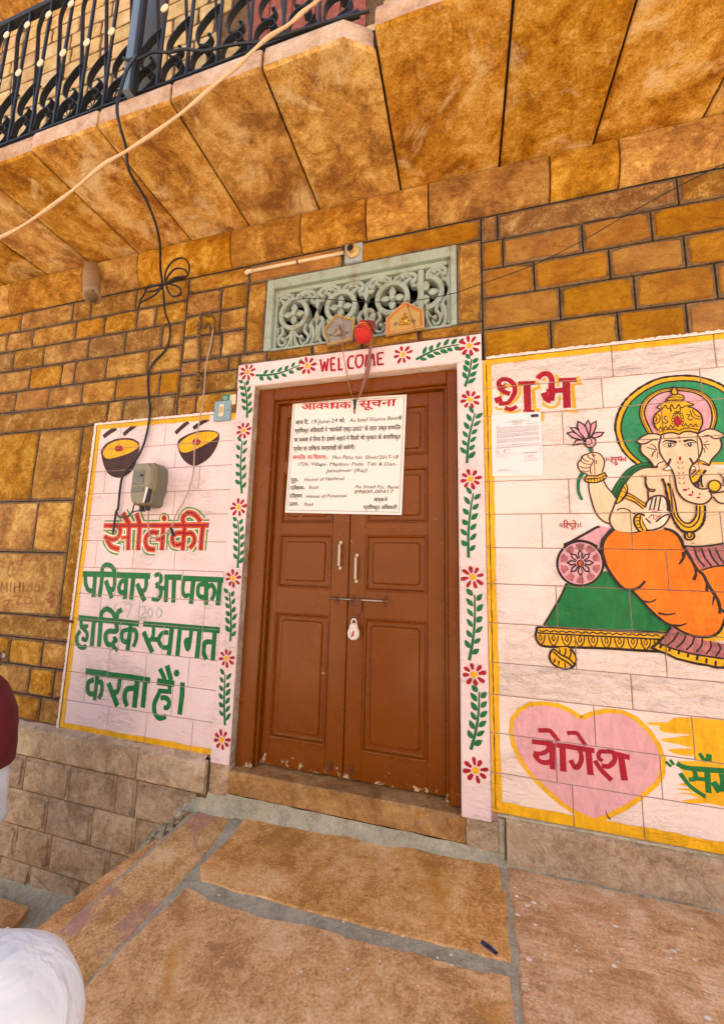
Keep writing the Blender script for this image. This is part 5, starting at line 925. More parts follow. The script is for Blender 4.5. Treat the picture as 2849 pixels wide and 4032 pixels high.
[text_on('heading', 'आवश~यक', 'inkred', nt_, 'n', (268 + o_, 157), (880 + o_, 133), (268 + o_, 232), (880 + o_, 212), YN, .010, dy=dyt + o_ * .00012) for o_ in (0, 5)]; [text_on('heading', 'सूचना', 'inkred', nt_, 'n', (978 + o_, 122), (1436 + o_, 100), (975 + o_, 205), (1426 + o_, 182), YN, .010, dy=dyt + o_ * .00012) for o_ in (0, 5)]
def ln(s, x0, y0, x1, y1, h, mat='ink', bold=.015, sh=0.0, head=.622): text_on('text_line', s, mat, nt_, 'n', (x0, y0 - h), (x1, y1 - h), (x0, y0), (x1, y1), YN, bold, sh, head, dy=dyt)
ln('आज िद.', 195, 412, 360, 405, 45); ln('19-June-24', 392, 405, 712, 385, 55, 'pen', 0.0, .22, .75); ln('को.', 735, 388, 805, 385, 43); ln('Au Small Finance Bank', 858, 382, 1455, 352, 50, 'pen', 0.0, .22, .75); ln('के', 1455, 354, 1500, 352, 40)
ln('प्रािधकृत अिधकारी ने “सरफेसी एक्ट-2002” के तहत उक्त सम~पित~त', 188, 515, 1490, 470, 46); ln('पर कब~जा ले िलया है। इसके अहाते में िकसी भी प्रकार के अनािधकृत', 180, 625, 1485, 585, 46)
ln('प्रवेश पर दािण~डक कार्यवाही की जावेगी।', 170, 735, 925, 715, 46); ln('सम~पित~त का िववरण:-', 162, 838, 598, 835, 44, 'inkred', .013)
ln('Plot Patta No. Shivir/2017-18', 650, 835, 1458, 832, 48, 'pen', 0.0, .22, .75); ln('/726, Village- Majdoor Pada  Teh & Dist-', 225, 918, 1440, 915, 46, 'pen', 0.0, .22, .75); ln('Jaisalmer (Raj)', 568, 998, 1075, 990, 46, 'pen', 0.0, .22, .75)
ln('पूर्व-', 140, 1118, 232, 1116, 44); ln('House of Nathmal', 306, 1108, 800, 1092, 46, 'pen', 0.0, .22, .75); ln('पिश~चम-', 133, 1215, 313, 1212, 42); ln('Road', 365, 1205, 480, 1200, 46, 'pen', 0.0, .22, .75)
ln('दिक्षण', 125, 1312, 280, 1310, 42); ln('House of Pusanmal', 332, 1312, 828, 1305, 46, 'pen', 0.0, .22, .75); ln('उत~तर-', 118, 1412, 235, 1408, 42); ln('Road', 305, 1412, 418, 1408, 46, 'pen', 0.0, .22, .75)
ln('Au Small Fin. Bank', 920, 1192, 1470, 1200, 44, 'pen', .0, .25, .75); ln('89800-00417', 920, 1258, 1405, 1252, 46, 'pen', .0, .2, .75); ln('आज्ञा से', 1158, 1355, 1325, 1355, 42); ln('प्रािधकृत अिधकारी', 1030, 1450, 1445, 1452, 42)
mbr = []
def thinline(reg, pts, w_, closed=True):
    return stroke_tris([W2(reg, p, YN) for p in pts], w_, closed=closed, sm=False, wob=0)
flat_tris([thinline('n', [(188, 150), (1530, 72), (1468, 1488), (96, 1460)], .0019)], 'printed_border', MT['ink'], nt_, YN, None, dy=dyt)
# sheet pasted beside the god's panel
YQ = -.006
nb = sheet('pasted_sheet', 'u8', (115, 125), (808, 72), (842, 965), (132, 980), YQ, 'paper2', 'white typed sheet pasted on the pink wall below the big red letters', 'paper sheet')
R_ = random.Random(5); tr = []
def gl(x0, y0, x1, y1, w_=3.0):
    q = x0
    while q < x1:
        e = min(x1, q + R_.uniform(14, 48)); f = lambda x: y0 + (y1 - y0) * (x - x0) / (x1 - x0)
        tr.append(stroke_tris([W2('u8', (q, f(q)), YQ), W2('u8', (e, f(e)), YQ)], w_ * wscale('u8', (q, y0), YQ), sm=False, wob=0)); q = e + 6
gl(400, 200, 565, 188, 4); gl(300, 224, 655, 198, 5); gl(405, 228, 552, 218, 4); gl(422, 240, 540, 232, 4); gl(412, 256, 552, 246, 4); gl(605, 242, 775, 232, 5); gl(185, 288, 225, 285)
for k in range(7): gl(186, 300 + k * 13.5, 782 if k < 6 else 630, 264 + k * 13.5)
for k in range(5): gl(188, 398 + k * 13, 785 if k < 4 else 500, 356 + k * 13)
for k in range(5): gl(190, 470 + k * 14, 788 if k < 4 else 320, 430 + k * 14)
gl(398, 538, 580, 526, 4)
for k in range(3): gl(200, 572 + k * 11, 788 if k < 2 else 600, 534 + k * 12)
for k in range(5): gl(198, 618 + k * 11, 228, 616 + k * 11); gl(286, 612 + k * 10, 390 if k in (0, 4) else 316, 606 + k * 10)
gl(565, 658, 748, 648, 6); gl(635, 692, 745, 686, 5); gl(572, 712, 660, 706); gl(572, 726, 748, 716); gl(572, 752, 765, 738); gl(572, 772, 762, 758); gl(236, 698, 345, 690); gl(190, 702, 215, 700); gl(190, 714, 215, 712); gl(246, 716, 335, 712)
for k in range(3): gl(205, 886 + k * 11, (330, 390, 440)[k], 882 + k * 11, 2.5)
flat_tris(tr, 'typed_lines', MT['greytext'], nb, YQ, None, dy=.0016)
flat_tris([stroke_tris([W2('u8', p, YQ) for p in [(190, 550), (795, 512), (802, 636), (190, 676)]], .0008, closed=True, sm=False, wob=0)], 'typed_box', MT['greytext'], nb, YQ, None, dy=.0016)
flat_tris([poly_tris([W2('u8', p, YQ) for p in [(670, 115), (774, 107), (776, 148), (671, 155)]])], 'printed_logo', MT['ink'], nb, YQ, None, dy=.0016)
flat_tris([stroke_tris([W2('u8', (700 + 10 * math.cos(t_), 132 + 11 * math.sin(t_)), YQ) for t_ in [k * .7 for k in range(9)]], .0008, closed=True), stroke_tris([W2('u8', p, YQ) for p in [(722, 124), (738, 124), (738, 138), (722, 138), (722, 130), (762, 134)]], .0008, sm=False)], 'printed_logo', MT['greytext'], nb, YQ, None, dy=.0020)

# ------------------------------------------------------------------ carved screen above the door
scn = thing('carved_screen', 'pale teal pierced stone ventilation screen of rings and scrolls above the door', 'screen')
YS = .045
mb = MB()
mb.box(VL, VL + .050, -.004, .12, 2.70, 3.20, c=.004); mb.box(VR - .034, VR, -.004, .12, 2.70, 3.20, c=.004); mb.box(VL + .050, VR - .034, -.003, .12, 3.135, 3.20, c=.004)
mb.build('outer_frame', [MT['teal']], scn)
mb = MB(); IX0, IX1, IZ0, IZ1 = VL + .050, VR - .034, 2.712, 3.135
mb.box(IX0, IX0 + .020, .022, .11, IZ0, IZ1, c=.005); mb.box(IX1 - .012, IX1, .022, .11, IZ0, IZ1, c=.004); mb.box(IX0 + .02, IX1 - .012, .020, .11, IZ1 - .026, IZ1, c=.008); mb.box(VL, VR, .006, .13, 2.700, 2.712)
mb.build('inner_frame', [MT['teal']], scn)
XMU = xo(('e', 1228, 350), YS); mb = MB(); mb.box(XMU - .018, XMU + .018, .028, .10, IZ0, IZ1 - .026, c=.006); mb.build('mullion', [MT['teal']], scn)
cent = [xo(('e', 420, 550), YS), xo(('e', 718, 505), YS), xo(('e', 1045, 450), YS)]; PT = (cent[2] - cent[0]) / 2; ZC = (zo(('e', 420, 550), YS) + zo(('e', 1045, 450), YS)) / 2
print('screen', [round(c, 3) for c in cent], PT, ZC)
def solid_stroke(mb, pts, w_, y0, y1, tp=None, closed=False):
    pts = [Vector((q.x, q.y)) for q in smooth_pts([(p[0], p[1], 0) for p in pts], 4, closed)] if len(pts) > 2 else [Vector(p) for p in pts]
    n = len(pts); ring = []
    for i, p in enumerate(pts):
        a = pts[i - 1] if (i or closed) else p; c = pts[(i + 1) % n] if (i < n - 1 or closed) else p; d = (c - a).normalized(); nn = Vector((-d.y, d.x)); t_ = i / max(1, n - 1)
        ww = w_ / 2 * (1 if tp is None else (tp[0] + (tp[1] - tp[0]) * t_)); b_ = min(.006, ww * .45)
        A, B_ = p + nn * ww, p - nn * ww; A2, B2 = p + nn * (ww - b_), p - nn * (ww - b_)
        ring.append([(A.x, y1, A.y), (A.x, y0 + b_, A.y), (A2.x, y0, A2.y), (B2.x, y0, B2.y), (B_.x, y0 + b_, B_.y), (B_.x, y1, B_.y)])
    V = [v_ for r in ring for v_ in r]; Fc = []
    for i in range(n if closed else n - 1):
        j = (i + 1) % n
        for k in range(5): Fc.append((i * 6 + k, i * 6 + k + 1, j * 6 + k + 1, j * 6 + k))
    if not closed: Fc += [tuple(range(6)), tuple((n - 1) * 6 + k for k in range(6))[::-1]]
    mb.add(V, Fc)
def scr_part(nm, f, clipx=None):
    mb = MB(); f(mb); return mb.build(nm, [MT['teal']], scn)
def unit(cx, zc, s, mirror_only=0):
    yo = [0.0]
    def y(): yo[0] += .0007; return YS - .012 + yo[0]
    half = (-1, 1) if not mirror_only else (mirror_only,)
    r0 = .098 * s
    full = not mirror_only
    a0, a1 = (0, 2 * math.pi) if full else (-math.pi / 2, math.pi / 2)
    def ringf(mb): solid_stroke(mb, [(cx + r0 * .93 * math.cos(a0 + (a1 - a0) * k / 18), zc + r0 * math.sin(a0 + (a1 - a0) * k / 18)) for k in range(18 if full else 19)], .030 * s, YS - .020, YS + .045, closed=full)
    scr_part('ring', ringf)
    def beads(mb):
        for k in range(16):
            t_ = a0 + (a1 - a0) * (k + .5) / 16; mb.tube([(cx + r0 * .93 * math.cos(t_), YS - .0245, zc + r0 * math.sin(t_)), (cx + r0 * .93 * math.cos(t_), YS - .018, zc + r0 * math.sin(t_))], .0036, 6)
    o = scr_part('bead_row', beads); o['kind'] = 'stuff'
    for k in range(4):
        t_ = k * math.pi / 2
        if not full and k == 2: continue
        d = Vector((math.cos(t_), math.sin(t_)))
        def pet(mb):
            q = Vector((-d.y, d.x)); c = Vector((cx, zc)); n = 8; yy = YS - .008 - k * .0004
            up = [c + d * (.012 + .066 * s * j / n) + q * .021 * s * math.sin(math.pi * (j / n) ** .85) for j in range(n + 1)]; dn = [c + d * (.012 + .066 * s * j / n) - q * .021 * s * math.sin(math.pi * (j / n) ** .85) for j in range(n + 1)]; md = [c + d * (.012 + .066 * s * j / n) for j in range(n + 1)]
            V = [(p.x, yy, p.y) for p in up] + [(p.x, yy - .010 * math.sin(math.pi * j / n), p.y) for j, p in enumerate(md)] + [(p.x, yy, p.y) for p in dn] + [(p.x, YS + .03, p.y) for p in up] + [(p.x, YS + .03, p.y) for p in dn]; m_ = n + 1; Fc = []
            for j in range(n): Fc += [(j, j + 1, m_ + j + 1, m_ + j), (m_ + j, m_ + j + 1, 2 * m_ + j + 1, 2 * m_ + j), (j + 1, j, 3 * m_ + j, 3 * m_ + j + 1), (2 * m_ + j, 2 * m_ + j + 1, 4 * m_ + j + 1, 4 * m_ + j)]
            mb.add(V, Fc)
        scr_part('petal', pet)
    if full: scr_part('boss', lambda mb: mb.tube([(cx, YS - .020, zc), (cx, YS - .022, zc), (cx, YS + .03, zc)], .019, 12, rs=[.008, .017, .020]))
    hx = PT / 2 if full else min(PT / 2, IX1 - .012 - cx)
    zt, zb = IZ1 - .030 - zc, zc - IZ0
    for sx in half:
        for sz, H in ((1, zt), (-1, zb)):
            X = lambda u: cx + sx * u * hx
            Z = lambda v_: zc + sz * (r0 * .85 + v_ * (H - r0 * .85))
            def outer_scroll(mb): yy = y(); solid_stroke(mb, [(X(.02), Z(.30)), (X(.14), Z(.72)), (X(.38), Z(.98)), (X(.68), Z(.95)), (X(.86), Z(.66)), (X(.84), Z(.25)), (X(.70), Z(.0))], .022 * s, yy - .008, YS + .042, (.8, 1.2))
            scr_part('scroll', outer_scroll)
            def inner_scroll(mb): yy = y(); solid_stroke(mb, [(X(.52), Z(-.05)), (X(.46), Z(.22)), (X(.62), Z(.44)), (X(.60), Z(.70)), (X(.40), Z(.78)), (X(.30), Z(.60)), (X(.40), Z(.48))], .018 * s, yy - .004, YS + .040, (1.3, .7))
            scr_part('scroll', inner_scroll)
            scr_part('curl_knob', lambda mb: mb.tube([(X(.40), YS - .022, Z(.56)), (X(.40), YS + .03, Z(.56))], .012 * s, 10))
            def tendril(mb): yy = y(); solid_stroke(mb, [(X(.06), Z(.25)), (X(.18), Z(.42)), (X(.30), Z(.50))], .016 * s, yy - .006, YS + .035, (1.2, .6))
            scr_part('tendril', tendril)
            def inner_vine(mb): yy = y(); solid_stroke(mb, [(X(.66), Z(-.02)), (X(.72), Z(.28)), (X(.70), Z(.55)), (X(.56), Z(.62))], .014 * s, yy - .001, YS + .036, (1.2, .7))
            scr_part('vine', inner_vine)
            def fan(mb): yy = y(); solid_stroke(mb, [(X(.03), Z(.05)), (X(.05), Z(.45)), (X(.06), Z(.95))], .016 * s, yy - .003, YS + .036, (1.3, .6))
            scr_part('stem', fan)
            def hook(mb): yy = y(); solid_stroke(mb, [(X(.98), Z(.80)), (X(.97), Z(.30)), (X(.99), Z(-.10)), (X(.84), Z(-.22)), (X(.72), Z(-.06))], .022 * s, yy - .002, YS + .038, (.8, 1.2))
            scr_part('hook', hook)
    if full or mirror_only:
        for sx in half:
            for sz in (-1, 1):
                def leafp(mb):
                    c = Vector((cx + sx * hx, zc + sz * .052)); mb.prism([(c.x, c.y - .050), (c.x + .018, c.y), (c.x, c.y + .050), (c.x - .018, c.y)], YS - .014 + sx * .0006, YS + .035)
                if sx == 1 or not full: scr_part('stem_leaf', leafp)
for c in cent: unit(c, ZC, 1.0)
unit(XMU + .028, ZC, 1.02, 1)
# ------------------------------------------------------------------ things hung above the door
def ribbon(mb, pts, r, n=6, rs=None, flat=1.0): mb.tube(smooth_pts(pts, 4), r, n, rs=None, flat=flat)
def plaque(name, label, reg, poly, Y0, Y1, mats, icon):
    cs = [P(reg, *p, Y0) for p in poly]; c0 = sum(cs, Vector()) / len(cs); r = thing(name, label, 'plaque', c0)
    pl = [(c.x - c0.x, c.z - c0.z) for c in cs]; ins = lambda f: [(p[0] * f, p[1] * f) for p in pl]
    mb = MB(); mb.prism(pl, .0, .016); mb.build('back_board', [MT[mats[0]]], r)
    def ringm(f0, f1, y0, y1, nm, mt):
        a, b_ = ins(f0), ins(f1); n = len(a); V = [(p[0], y1, p[1]) for p in a] + [(p[0], y0, p[1]) for p in ins((f0 + f1) / 2 + (f0 - f1) * .25)] + [(p[0], y0, p[1]) for p in ins((f0 + f1) / 2 - (f0 - f1) * .25)] + [(p[0], y1, p[1]) for p in b_]
        mk(nm, V, [(q * n + k, q * n + (k + 1) % n, (q + 1) * n + (k + 1) % n, (q + 1) * n + k) for q in range(3) for k in range(n)], MT[mt], r)
    ringm(1.0, .88, -.010, .0005, 'border', mats[1]); ringm(.86, .76, -.004, -.0002, 'border', mats[2])
    icon(r, c0, pl); return r
def icon1(r, c0, pl):
    mb = MB(); mb.tube([(0, -.004, -.035), (0, -.010, -.02), (0, -.011, 0), (0, -.010, .014), (0, -.011, .024), (0, -.004, .036)], .02, 10, rs=[.030, .026, .014, .010, .013, .003], flat=.35); mb.tube([(-.03, -.006, -.03), (.03, -.006, -.03)], .007, 6); mb.tube([(-.012, -.008, .005), (-.024, -.009, -.010), (-.012, -.010, -.016)], .004, 6); mb.tube([(.012, -.008, .005), (.024, -.009, -.010), (.012, -.010, -.016)], .004, 6)
    mb.build('seated_deity_relief', [MT['gilt'] if pl is not None and r['label'].startswith('orange') else MT['silver']], r, True)
    for s in (-1, 1):
        mb = MB()
        for k in range(5): a = k * 1.257; mb.tube([(s * .052 + .004 * math.cos(a), -.003, -.022 + .004 * math.sin(a)), (s * .052 + .011 * math.cos(a), -.005, -.022 + .011 * math.sin(a))], .003, 5)
        mb.build('rosette', [MT['silver']], r)
plaque('deity_plaque', 'dull brass pentagon deity plaque tilted left of the red cloth bundle', 'e', [(685, 550), (805, 582), (790, 712), (633, 748), (602, 652)], -.050, -.03, ('silver', 'giltpaint', 'silver'), icon1)
plaque('deity_plaque', 'orange and gold pentagon deity plaque right of the red cloth bundle', 'e', [(1122, 468), (1245, 520), (1252, 635), (997, 682), (1003, 580)], -.045, -.03, ('giltpaint', 'plaquewood', 'frameorange'), icon1)
c = P('e', 858, 668, -.10); bd = thing('offering_bundle', 'round red cloth bundle tied with orange thread hanging above the door', 'cloth bundle', c)
mb = MB(); mb.tube([(0, 0, -.058), (0, 0, -.054), (0, 0, -.040), (0, 0, -.012), (0, 0, .015), (0, 0, .036), (0, 0, .050), (-.004, 0, .062)], .05, 20, rs=[.006, .022, .043, .052, .046, .032, .020, .024]); mb.build('bundle_body', [MT['redcloth']], bd, True)
for k in range(9):
    z_ = .002 + k * .006; rr = .052 - max(0, z_ - .0) * .42; mb = MB(); tl = R_.uniform(-.35, .35)
    mb.tube([(rr * math.cos(t_), rr * math.sin(t_), z_ + tl * rr * math.cos(t_ + k)) for t_ in [2 * math.pi * j / 24 for j in range(25)]], .0014, 5, cap=False); mb.build('binding_thread', [MT['yarn' if k % 3 else 'darkred']], bd)
for k in range(14):
    a = R_.uniform(0, 6.28); mb = MB(); mb.tube(smooth_pts([(0, 0, .048), (.020 * math.cos(a), .012 * math.sin(a), .066), (.038 * math.cos(a) + .02, .02 * math.sin(a), .060 + R_.uniform(-.03, .01)), (.05 * math.cos(a) + .024, .02 * math.sin(a), R_.uniform(-.01, .05))], 3), .0055, 5, rs=None); mb.build('red_thread_tuft', [MT['darkred']], bd)
def cord(name, label, cat, pts, r, mat, sm=5, n=6, rs=None):
    q = smooth_pts(pts, sm); c0 = q[0].copy(); root = None
    mb = MB(); mb.tube([p - c0 for p in q], r, n, rs=rs); o = mb.build(name, [MT[mat]], None, True); o.location = c0; tag(o, label, cat); return o
cord('plaque_cord', 'thin ochre cord hanging from the tilted brass plaque to the tassel', 'cord', [P('e', 722, 540, -.06), P('e', 728, 640, -.068), P('e', 727, 760, -.05), P('e', 745, 880, -.03), P('e', 768, 1000, .02), P('e', 792, 1080, .07)], .0028, 'thread')
q_ = smooth_pts([P('e', 922, 640, -.09), P('e', 905, 760, -.07), P('e', 893, 870, -.04), P('e', 868, 970, -.01), P('e', 838, 1060, .04), P('e', 812, 1100, .07)], 4)
mb = MB(); mb.tube([p - q_[0] for p in q_], .01, 8, rs=[.004 + .009 * math.sin(math.pi * min(1, (i / len(q_)) * 1.15)) ** 1.5 for i in range(len(q_))]); o = mb.build('hanging_cloth_strip', [MT['plum']], None, True); o.location = q_[0]; tag(o, 'twisted dusty pink cloth strip hanging from the red bundle to the tassel', 'cloth strip')
c = P('e', 805, 1105, .065); ts = thing('tassel', 'small sooty black tassel hanging over the heading of the door notice', 'tassel', c)
for k in range(16):
    a = R_.uniform(0, 6.28); rr = R_.uniform(.008, .024); mb = MB(); mb.tube([(0, 0, 0), (rr * math.cos(a), -.006, rr * math.sin(a) * .8 + .003)], .0035, 5, rs=[.004, .0012]); mb.build('tuft', [MT['sooty']], ts)
mb = MB(); mb.tube([(0, -.003, .012), (.002, -.004, -.015), (.002, -.005, -.035), (.001, -.004, -.052)], .006, 8, rs=[.005, .009, .007, .007]); mb.build('stub', [MT['sooty']], ts)
mb = MB(); mb.prism([(-.006, -.045), (.008, -.045), (.009, -.052), (.005, -.080), (-.003, -.078)], -.008, -.003); mb.build('tail', [MT['thread']], ts)
cord('thin_wire', 'thin black wire strung from upper right across the carved screen', 'wire', [P('c', 1660, 1025, -.40), P('c', 1330, 1190, -.30), P('c', 1000, 1372, -.22), P('f', 720, 75, -.15), P('f', 400, 235, -.12), P('f', 0, 378, -.08), P('e', 1450, 410, -.055), P('e', 1250, 450, -.05), P('e', 1100, 465, -.05), P('e', 900, 468, -.05), P('e', 750, 460, -.045), P('e', 560, 447, -.03), P('e', 470, 448, .0), P('e', 395, 468, .02)], .0024, 'cable')
cord('loose_thread', 'short dark red thread dangling from the orange plaque over the lintel', 'thread', [P('e', 1135, 440, -.05), P('e', 1150, 520, -.058), P('e', 1180, 600, -.058), P('e', 1200, 680, -.04), P('e', 1212, 722, -.03)], .0018, 'darkred')
# lamp holder and its conduit
c = P('e', 796, 152, -.02); lh = thing('lamp_holder', 'yellowed round bulb holder on a grey square board above the screen', 'lamp holder', c)
mb = MB(); mb.box(-.056, .056, .0, .022, -.062, .062, c=.003); mb.build('board', [MT['board']], lh)
mb = MB(); mb.tube([(0, -.001, 0), (0, -.012, 0), (0, -.022, 0)], .04, 20, rs=[.042, .041, .030]); mb.build('holder_base', [MT['lamp']], lh, True)
mb = MB(); mb.tube([(0, -.020, 0), (-.004, -.040, -.004), (-.006, -.052, -.008)], .02, 16, rs=[.026, .025, .024], cap=False); mb.build('holder_socket', [MT['lamp']], lh, True)
mb = MB(); mb.tube([(-.006, -.048, -.008), (-.006, -.049, -.008)], .019, 14); mb.build('socket_mouth', [MT['dark']], lh)
a, b_ = P('e', 125, 275, -.015), P('e', 735, 155, -.015); cn = thing('conduit', 'cream plastic conduit pipe running left from the lamp holder', 'conduit', a)
mb = MB(); mb.tube([(0, 0, 0), b_ - a], .0105, 8); mb.build('pipe', [MT['creamsign']], cn, True)
mb = MB(); d = (b_ - a); p = d * .535; mb.tube([p - d.normalized() * .006, p + d.normalized() * .006], .0135, 8); mb.build('clip', [MT['rust']], cn); mb = MB(); mb.tube([(-.02, 0, -.012), (0, 0, 0), d.normalized() * .03], .0135, 8); mb.build('end_cap', [MT['creamsign']], cn)
# switch board and stickers
c = P('d', 1417, 1000, -.02); sb = thing('switch_board', 'light blue square switch board with one cream switch left of the door', 'switch')
sb.location = c; mb = MB(); mb.box(-.061, .061, 0, .022, -.066, .066, c=.003); mb.build('board', [MT['blueboard']], sb); mb = MB(); mb.box(-.018, .018, -.009, -.0005, -.042, .042, c=.003); mb.build('switch_plate', [MT['creamsign']], sb); mb = MB(); mb.box(-.009, .009, -.016, -.0095, -.016, .020, c=.002); mb.build('rocker', [MT['lamp']], sb)
for s in (-1, 1): mb = MB(); mb.tube([(s * .048, -.002, .0), (s * .048, .0005, 0)], .004, 8); mb.build('screw', [MT['rust']], sb)
c = P('d', 1443, 925, -.012); st = tag(mk('sticker', [(-.032, 0, -.030), (.030, 0, -.030), (.030, 0, .030), (-.032, 0, .030), (-.032, .0007, -.030), (.030, .0007, -.030), (.030, .0007, .030), (-.032, .0007, .030)], [(0, 1, 2, 3), (7, 6, 5, 4), (0, 4, 5, 1), (1, 5, 6, 2), (2, 6, 7, 3), (3, 7, 4, 0)], MT['greensign']), 'small green sticker above the light blue switch board', 'sticker'); st.location = c
c2 = P('d', 1487, 930, -.012); st = tag(mk('sticker', [(-.022, 0, -.034), (.022, 0, -.034), (.022, 0, .034), (-.022, 0, .034), (-.022, .0007, -.034), (.022, .0007, -.034), (.022, .0007, .034), (-.022, .0007, .034)], [(0, 1, 2, 3), (7, 6, 5, 4), (0, 4, 5, 1), (1, 5, 6, 2), (2, 6, 7, 3), (3, 7, 4, 0)], MT['creamsign']), 'small cream sticker beside the green one near the door surround', 'sticker'); st.location = c2
LAY[0] = 0
flat_tris([stroke_tris([(c.x - .022, c.z + .012), (c.x + .012, c.z + .012)], .004, sm=False), stroke_tris([(c.x - .016, c.z - .002), (c.x + .008, c.z - .002)], .004, sm=False)], 'sticker_print', MT['white'], bpy.data.objects['sticker'], -.012, None, dy=.001)
bpy.data.objects['sticker'].children[0].location -= c
# electricity meter
c = P('u7', 352, 245, -.10); me_ = thing('electricity_meter', 'dusty clear plastic electricity meter box on the painted wall below the bowls', 'electricity meter', c)
s_ = .2 / .2
mb = MB()
prof = [(-.055, .150), (.045, .150), (.075, .120), (.083, .05), (.078, -.03), (.066, -.06), (.060, -.118), (.035, -.132), (-.045, -.132), (-.068, -.11), (-.082, -.05), (-.080, .08), (-.072, .132)]
mb.prism(prof, .012, .098); mb.build('meter_case', [MT['meterd']], me_)
mb = MB(); ins = [(p[0] * .97, p[1] * .97) for p in prof]; ins2 = [(p[0] * .86, p[1] * .90) for p in prof]; n = len(prof)
tri = [tuple(t_) for t_ in geometry.tessellate_polygon([[Vector((p[0], p[1], 0)) for p in ins2]])]
mb.add([(p[0], .014, p[1]) for p in ins] + [(p[0] * .98, -.018, p[1] * .98) for p in ins] + [(p[0], -.034, p[1]) for p in ins2], [(r * n + k, r * n + (k + 1) % n, (r + 1) * n + (k + 1) % n, (r + 1) * n + k) for r in (0, 1) for k in range(n)] + [tuple(2 * n + i for i in t_) for t_ in tri]); mb.build('clear_cover', [MT['meter']], me_)
mb = MB(); mb.box(-.058, .022, -.040, -.0345, .0, .095, c=.002); mb.build('display_window', [MT['meterw']], me_)
mb = MB(); mb.box(-.036, .004, -.0435, -.0405, .052, .072, c=.001); mb.build('display', [MT['meterd']], me_); mb = MB(); mb.tube([(.012, -.047, .058), (.012, -.0405, .058)], .008, 10); mb.build('optical_port', [MT['ink']], me_)
mb = MB(); mb.box(-.062, .030, -.0395, -.0345, -.046, -.012, c=.002); mb.build('name_plate', [MT['meterw']], me_); mb = MB(); mb.box(-.094, -.080, -.01, .02, -.012, .012, c=.002); mb.box(.056, .080, -.040, -.01, -.005, .014, c=.002); mb.build('cover_latch', [MT['meter']], me_)
mb = MB(); mb.prism([(.060, -.02), (.082, -.03), (.070, -.105), (.044, -.118), (.050, -.06)], -.036, -.020); mb.build('torn_label', [MT['ink']], me_); mb = MB(); mb.prism([(.052, -.015), (.066, -.022), (.046, -.118), (.036, -.112)], -.038, -.0355); mb.build('torn_label', [MT['paper2']], me_)
for x in (-.024, .020): mb = MB(); mb.tube([(x, .02, -.128), (x, .02, -.158)], .015, 10); mb.build('cable_gland', [MT['ink']], me_)
Yc = -.06
# cables
cord('power_cable', 'black cable dropping from the balcony railing past the soffit to the meter', 'cable', [P('a', 870, 360, -.80), P('a', 815, 440, -.84), P('a', 775, 560, -.86), P('a', 748, 680, -.86), P('a', 765, 800, -.84), P('a', 805, 940, -.78), P('a', 825, 1090, -.72), P('a', 930, 1270, -.6), P('a', 995, 1430, -.5), P('a', 1022, 1560, -.4), P('d', 1025, 80, -.2), P('d', 1035, 180, -.12), P('d', 1045, 260, -.08), P('d', 1055, 370, -.05), P('d', 1088, 480, -.03), P('d', 1065, 600, -.02), P('d', 985, 690, -.02), P('d', 948, 770, -.02), P('d', 950, 900, -.02), P('d', 958, 1010, -.02), P('d', 935, 1160, -.02), P('d', 885, 1290, -.025), P('d', 790, 1410, -.02), P('d', 768, 1500, -.02), P('d', 755, 1622, -.02), P('g', 742, 190, -.02), P('g', 722, 325, -.02)], .0072, 'cable', n=8)
lp = thing('cable_coil', 'looped knot of black cable hanging under the stone cornice', 'cable coil', P('d', 1050, 185, -.13))
o0 = lp.location
for k, pts in enumerate([[(1050, 185), (1060, 110), (1100, 50), (1160, 25), (1205, 60), (1205, 120), (1180, 150), (1110, 165), (1050, 195)], [(1050, 190), (1075, 140), (1120, 95), (1180, 100), (1195, 140), (1120, 150), (1060, 190)], [(1050, 190), (1100, 195), (1150, 220), (1150, 260), (1100, 270), (1075, 235), (1060, 195)], [(1050, 190), (1000, 230), (940, 240), (925, 225), (960, 210), (1040, 190)], [(1050, 190), (990, 260), (900, 310), (885, 345)], [(1045, 200), (950, 205), (925, 250), (895, 300), (890, 330)]]):
    mb = MB(); mb.tube([p - o0 for p in smooth_pts([P('d', *q, -.12 - .012 * ((k * 3 + i) % 3)) for i, q in enumerate(pts)], 4)], .0062, 7); mb.build('cable_loop', [MT['cable']], lp, True)
cord('meter_lead', 'short black lead looping from the power cable to the meter', 'cable', [P('u7', 148, 430, -.03), P('u7', 160, 468, -.05), P('u7', 215, 475, -.07), P('u7', 260, 440, -.085), P('u7', 300, 428, -.08), P('u7', 352, 430, -.08)], .0045, 'cable')
cord('meter_lead', 'thin black lead curling out of the meter front', 'cable', [P('u7', 290, 355, -.13), P('u7', 272, 392, -.13), P('u7', 262, 430, -.10), P('u7', 225, 472, -.07), P('u7', 165, 470, -.04)], .0042, 'cable')
cord('grey_cable', 'grey pink cable sagging from the meter up past the right bowl', 'cable', [P('u7', 378, 425, -.08), P('u7', 376, 520, -.05), P('u7', 392, 610, -.03), P('u7', 430, 628, -.03), P('u7', 480, 605, -.03), P('u7', 545, 555, -.03), P('u7', 575, 460, -.03), P('u7', 640, 350, -.03), P('u7', 700, 180, -.03), P('d', 1245, 1230, -.03), P('d', 1272, 1080, -.03), P('d', 1300, 900, -.03), P('d', 1315, 720, -.03), P('d', 1345, 580, -.03), P('d', 1362, 480, -.04)], .0046, 'greycable')
cord('cable_end', 'stubby black taped cable end over the last painted letters', 'cable end', [P('u7', 540, 552, -.04), P('u7', 552, 580, -.045), P('u7', 558, 612, -.045)], .0085, 'cable')
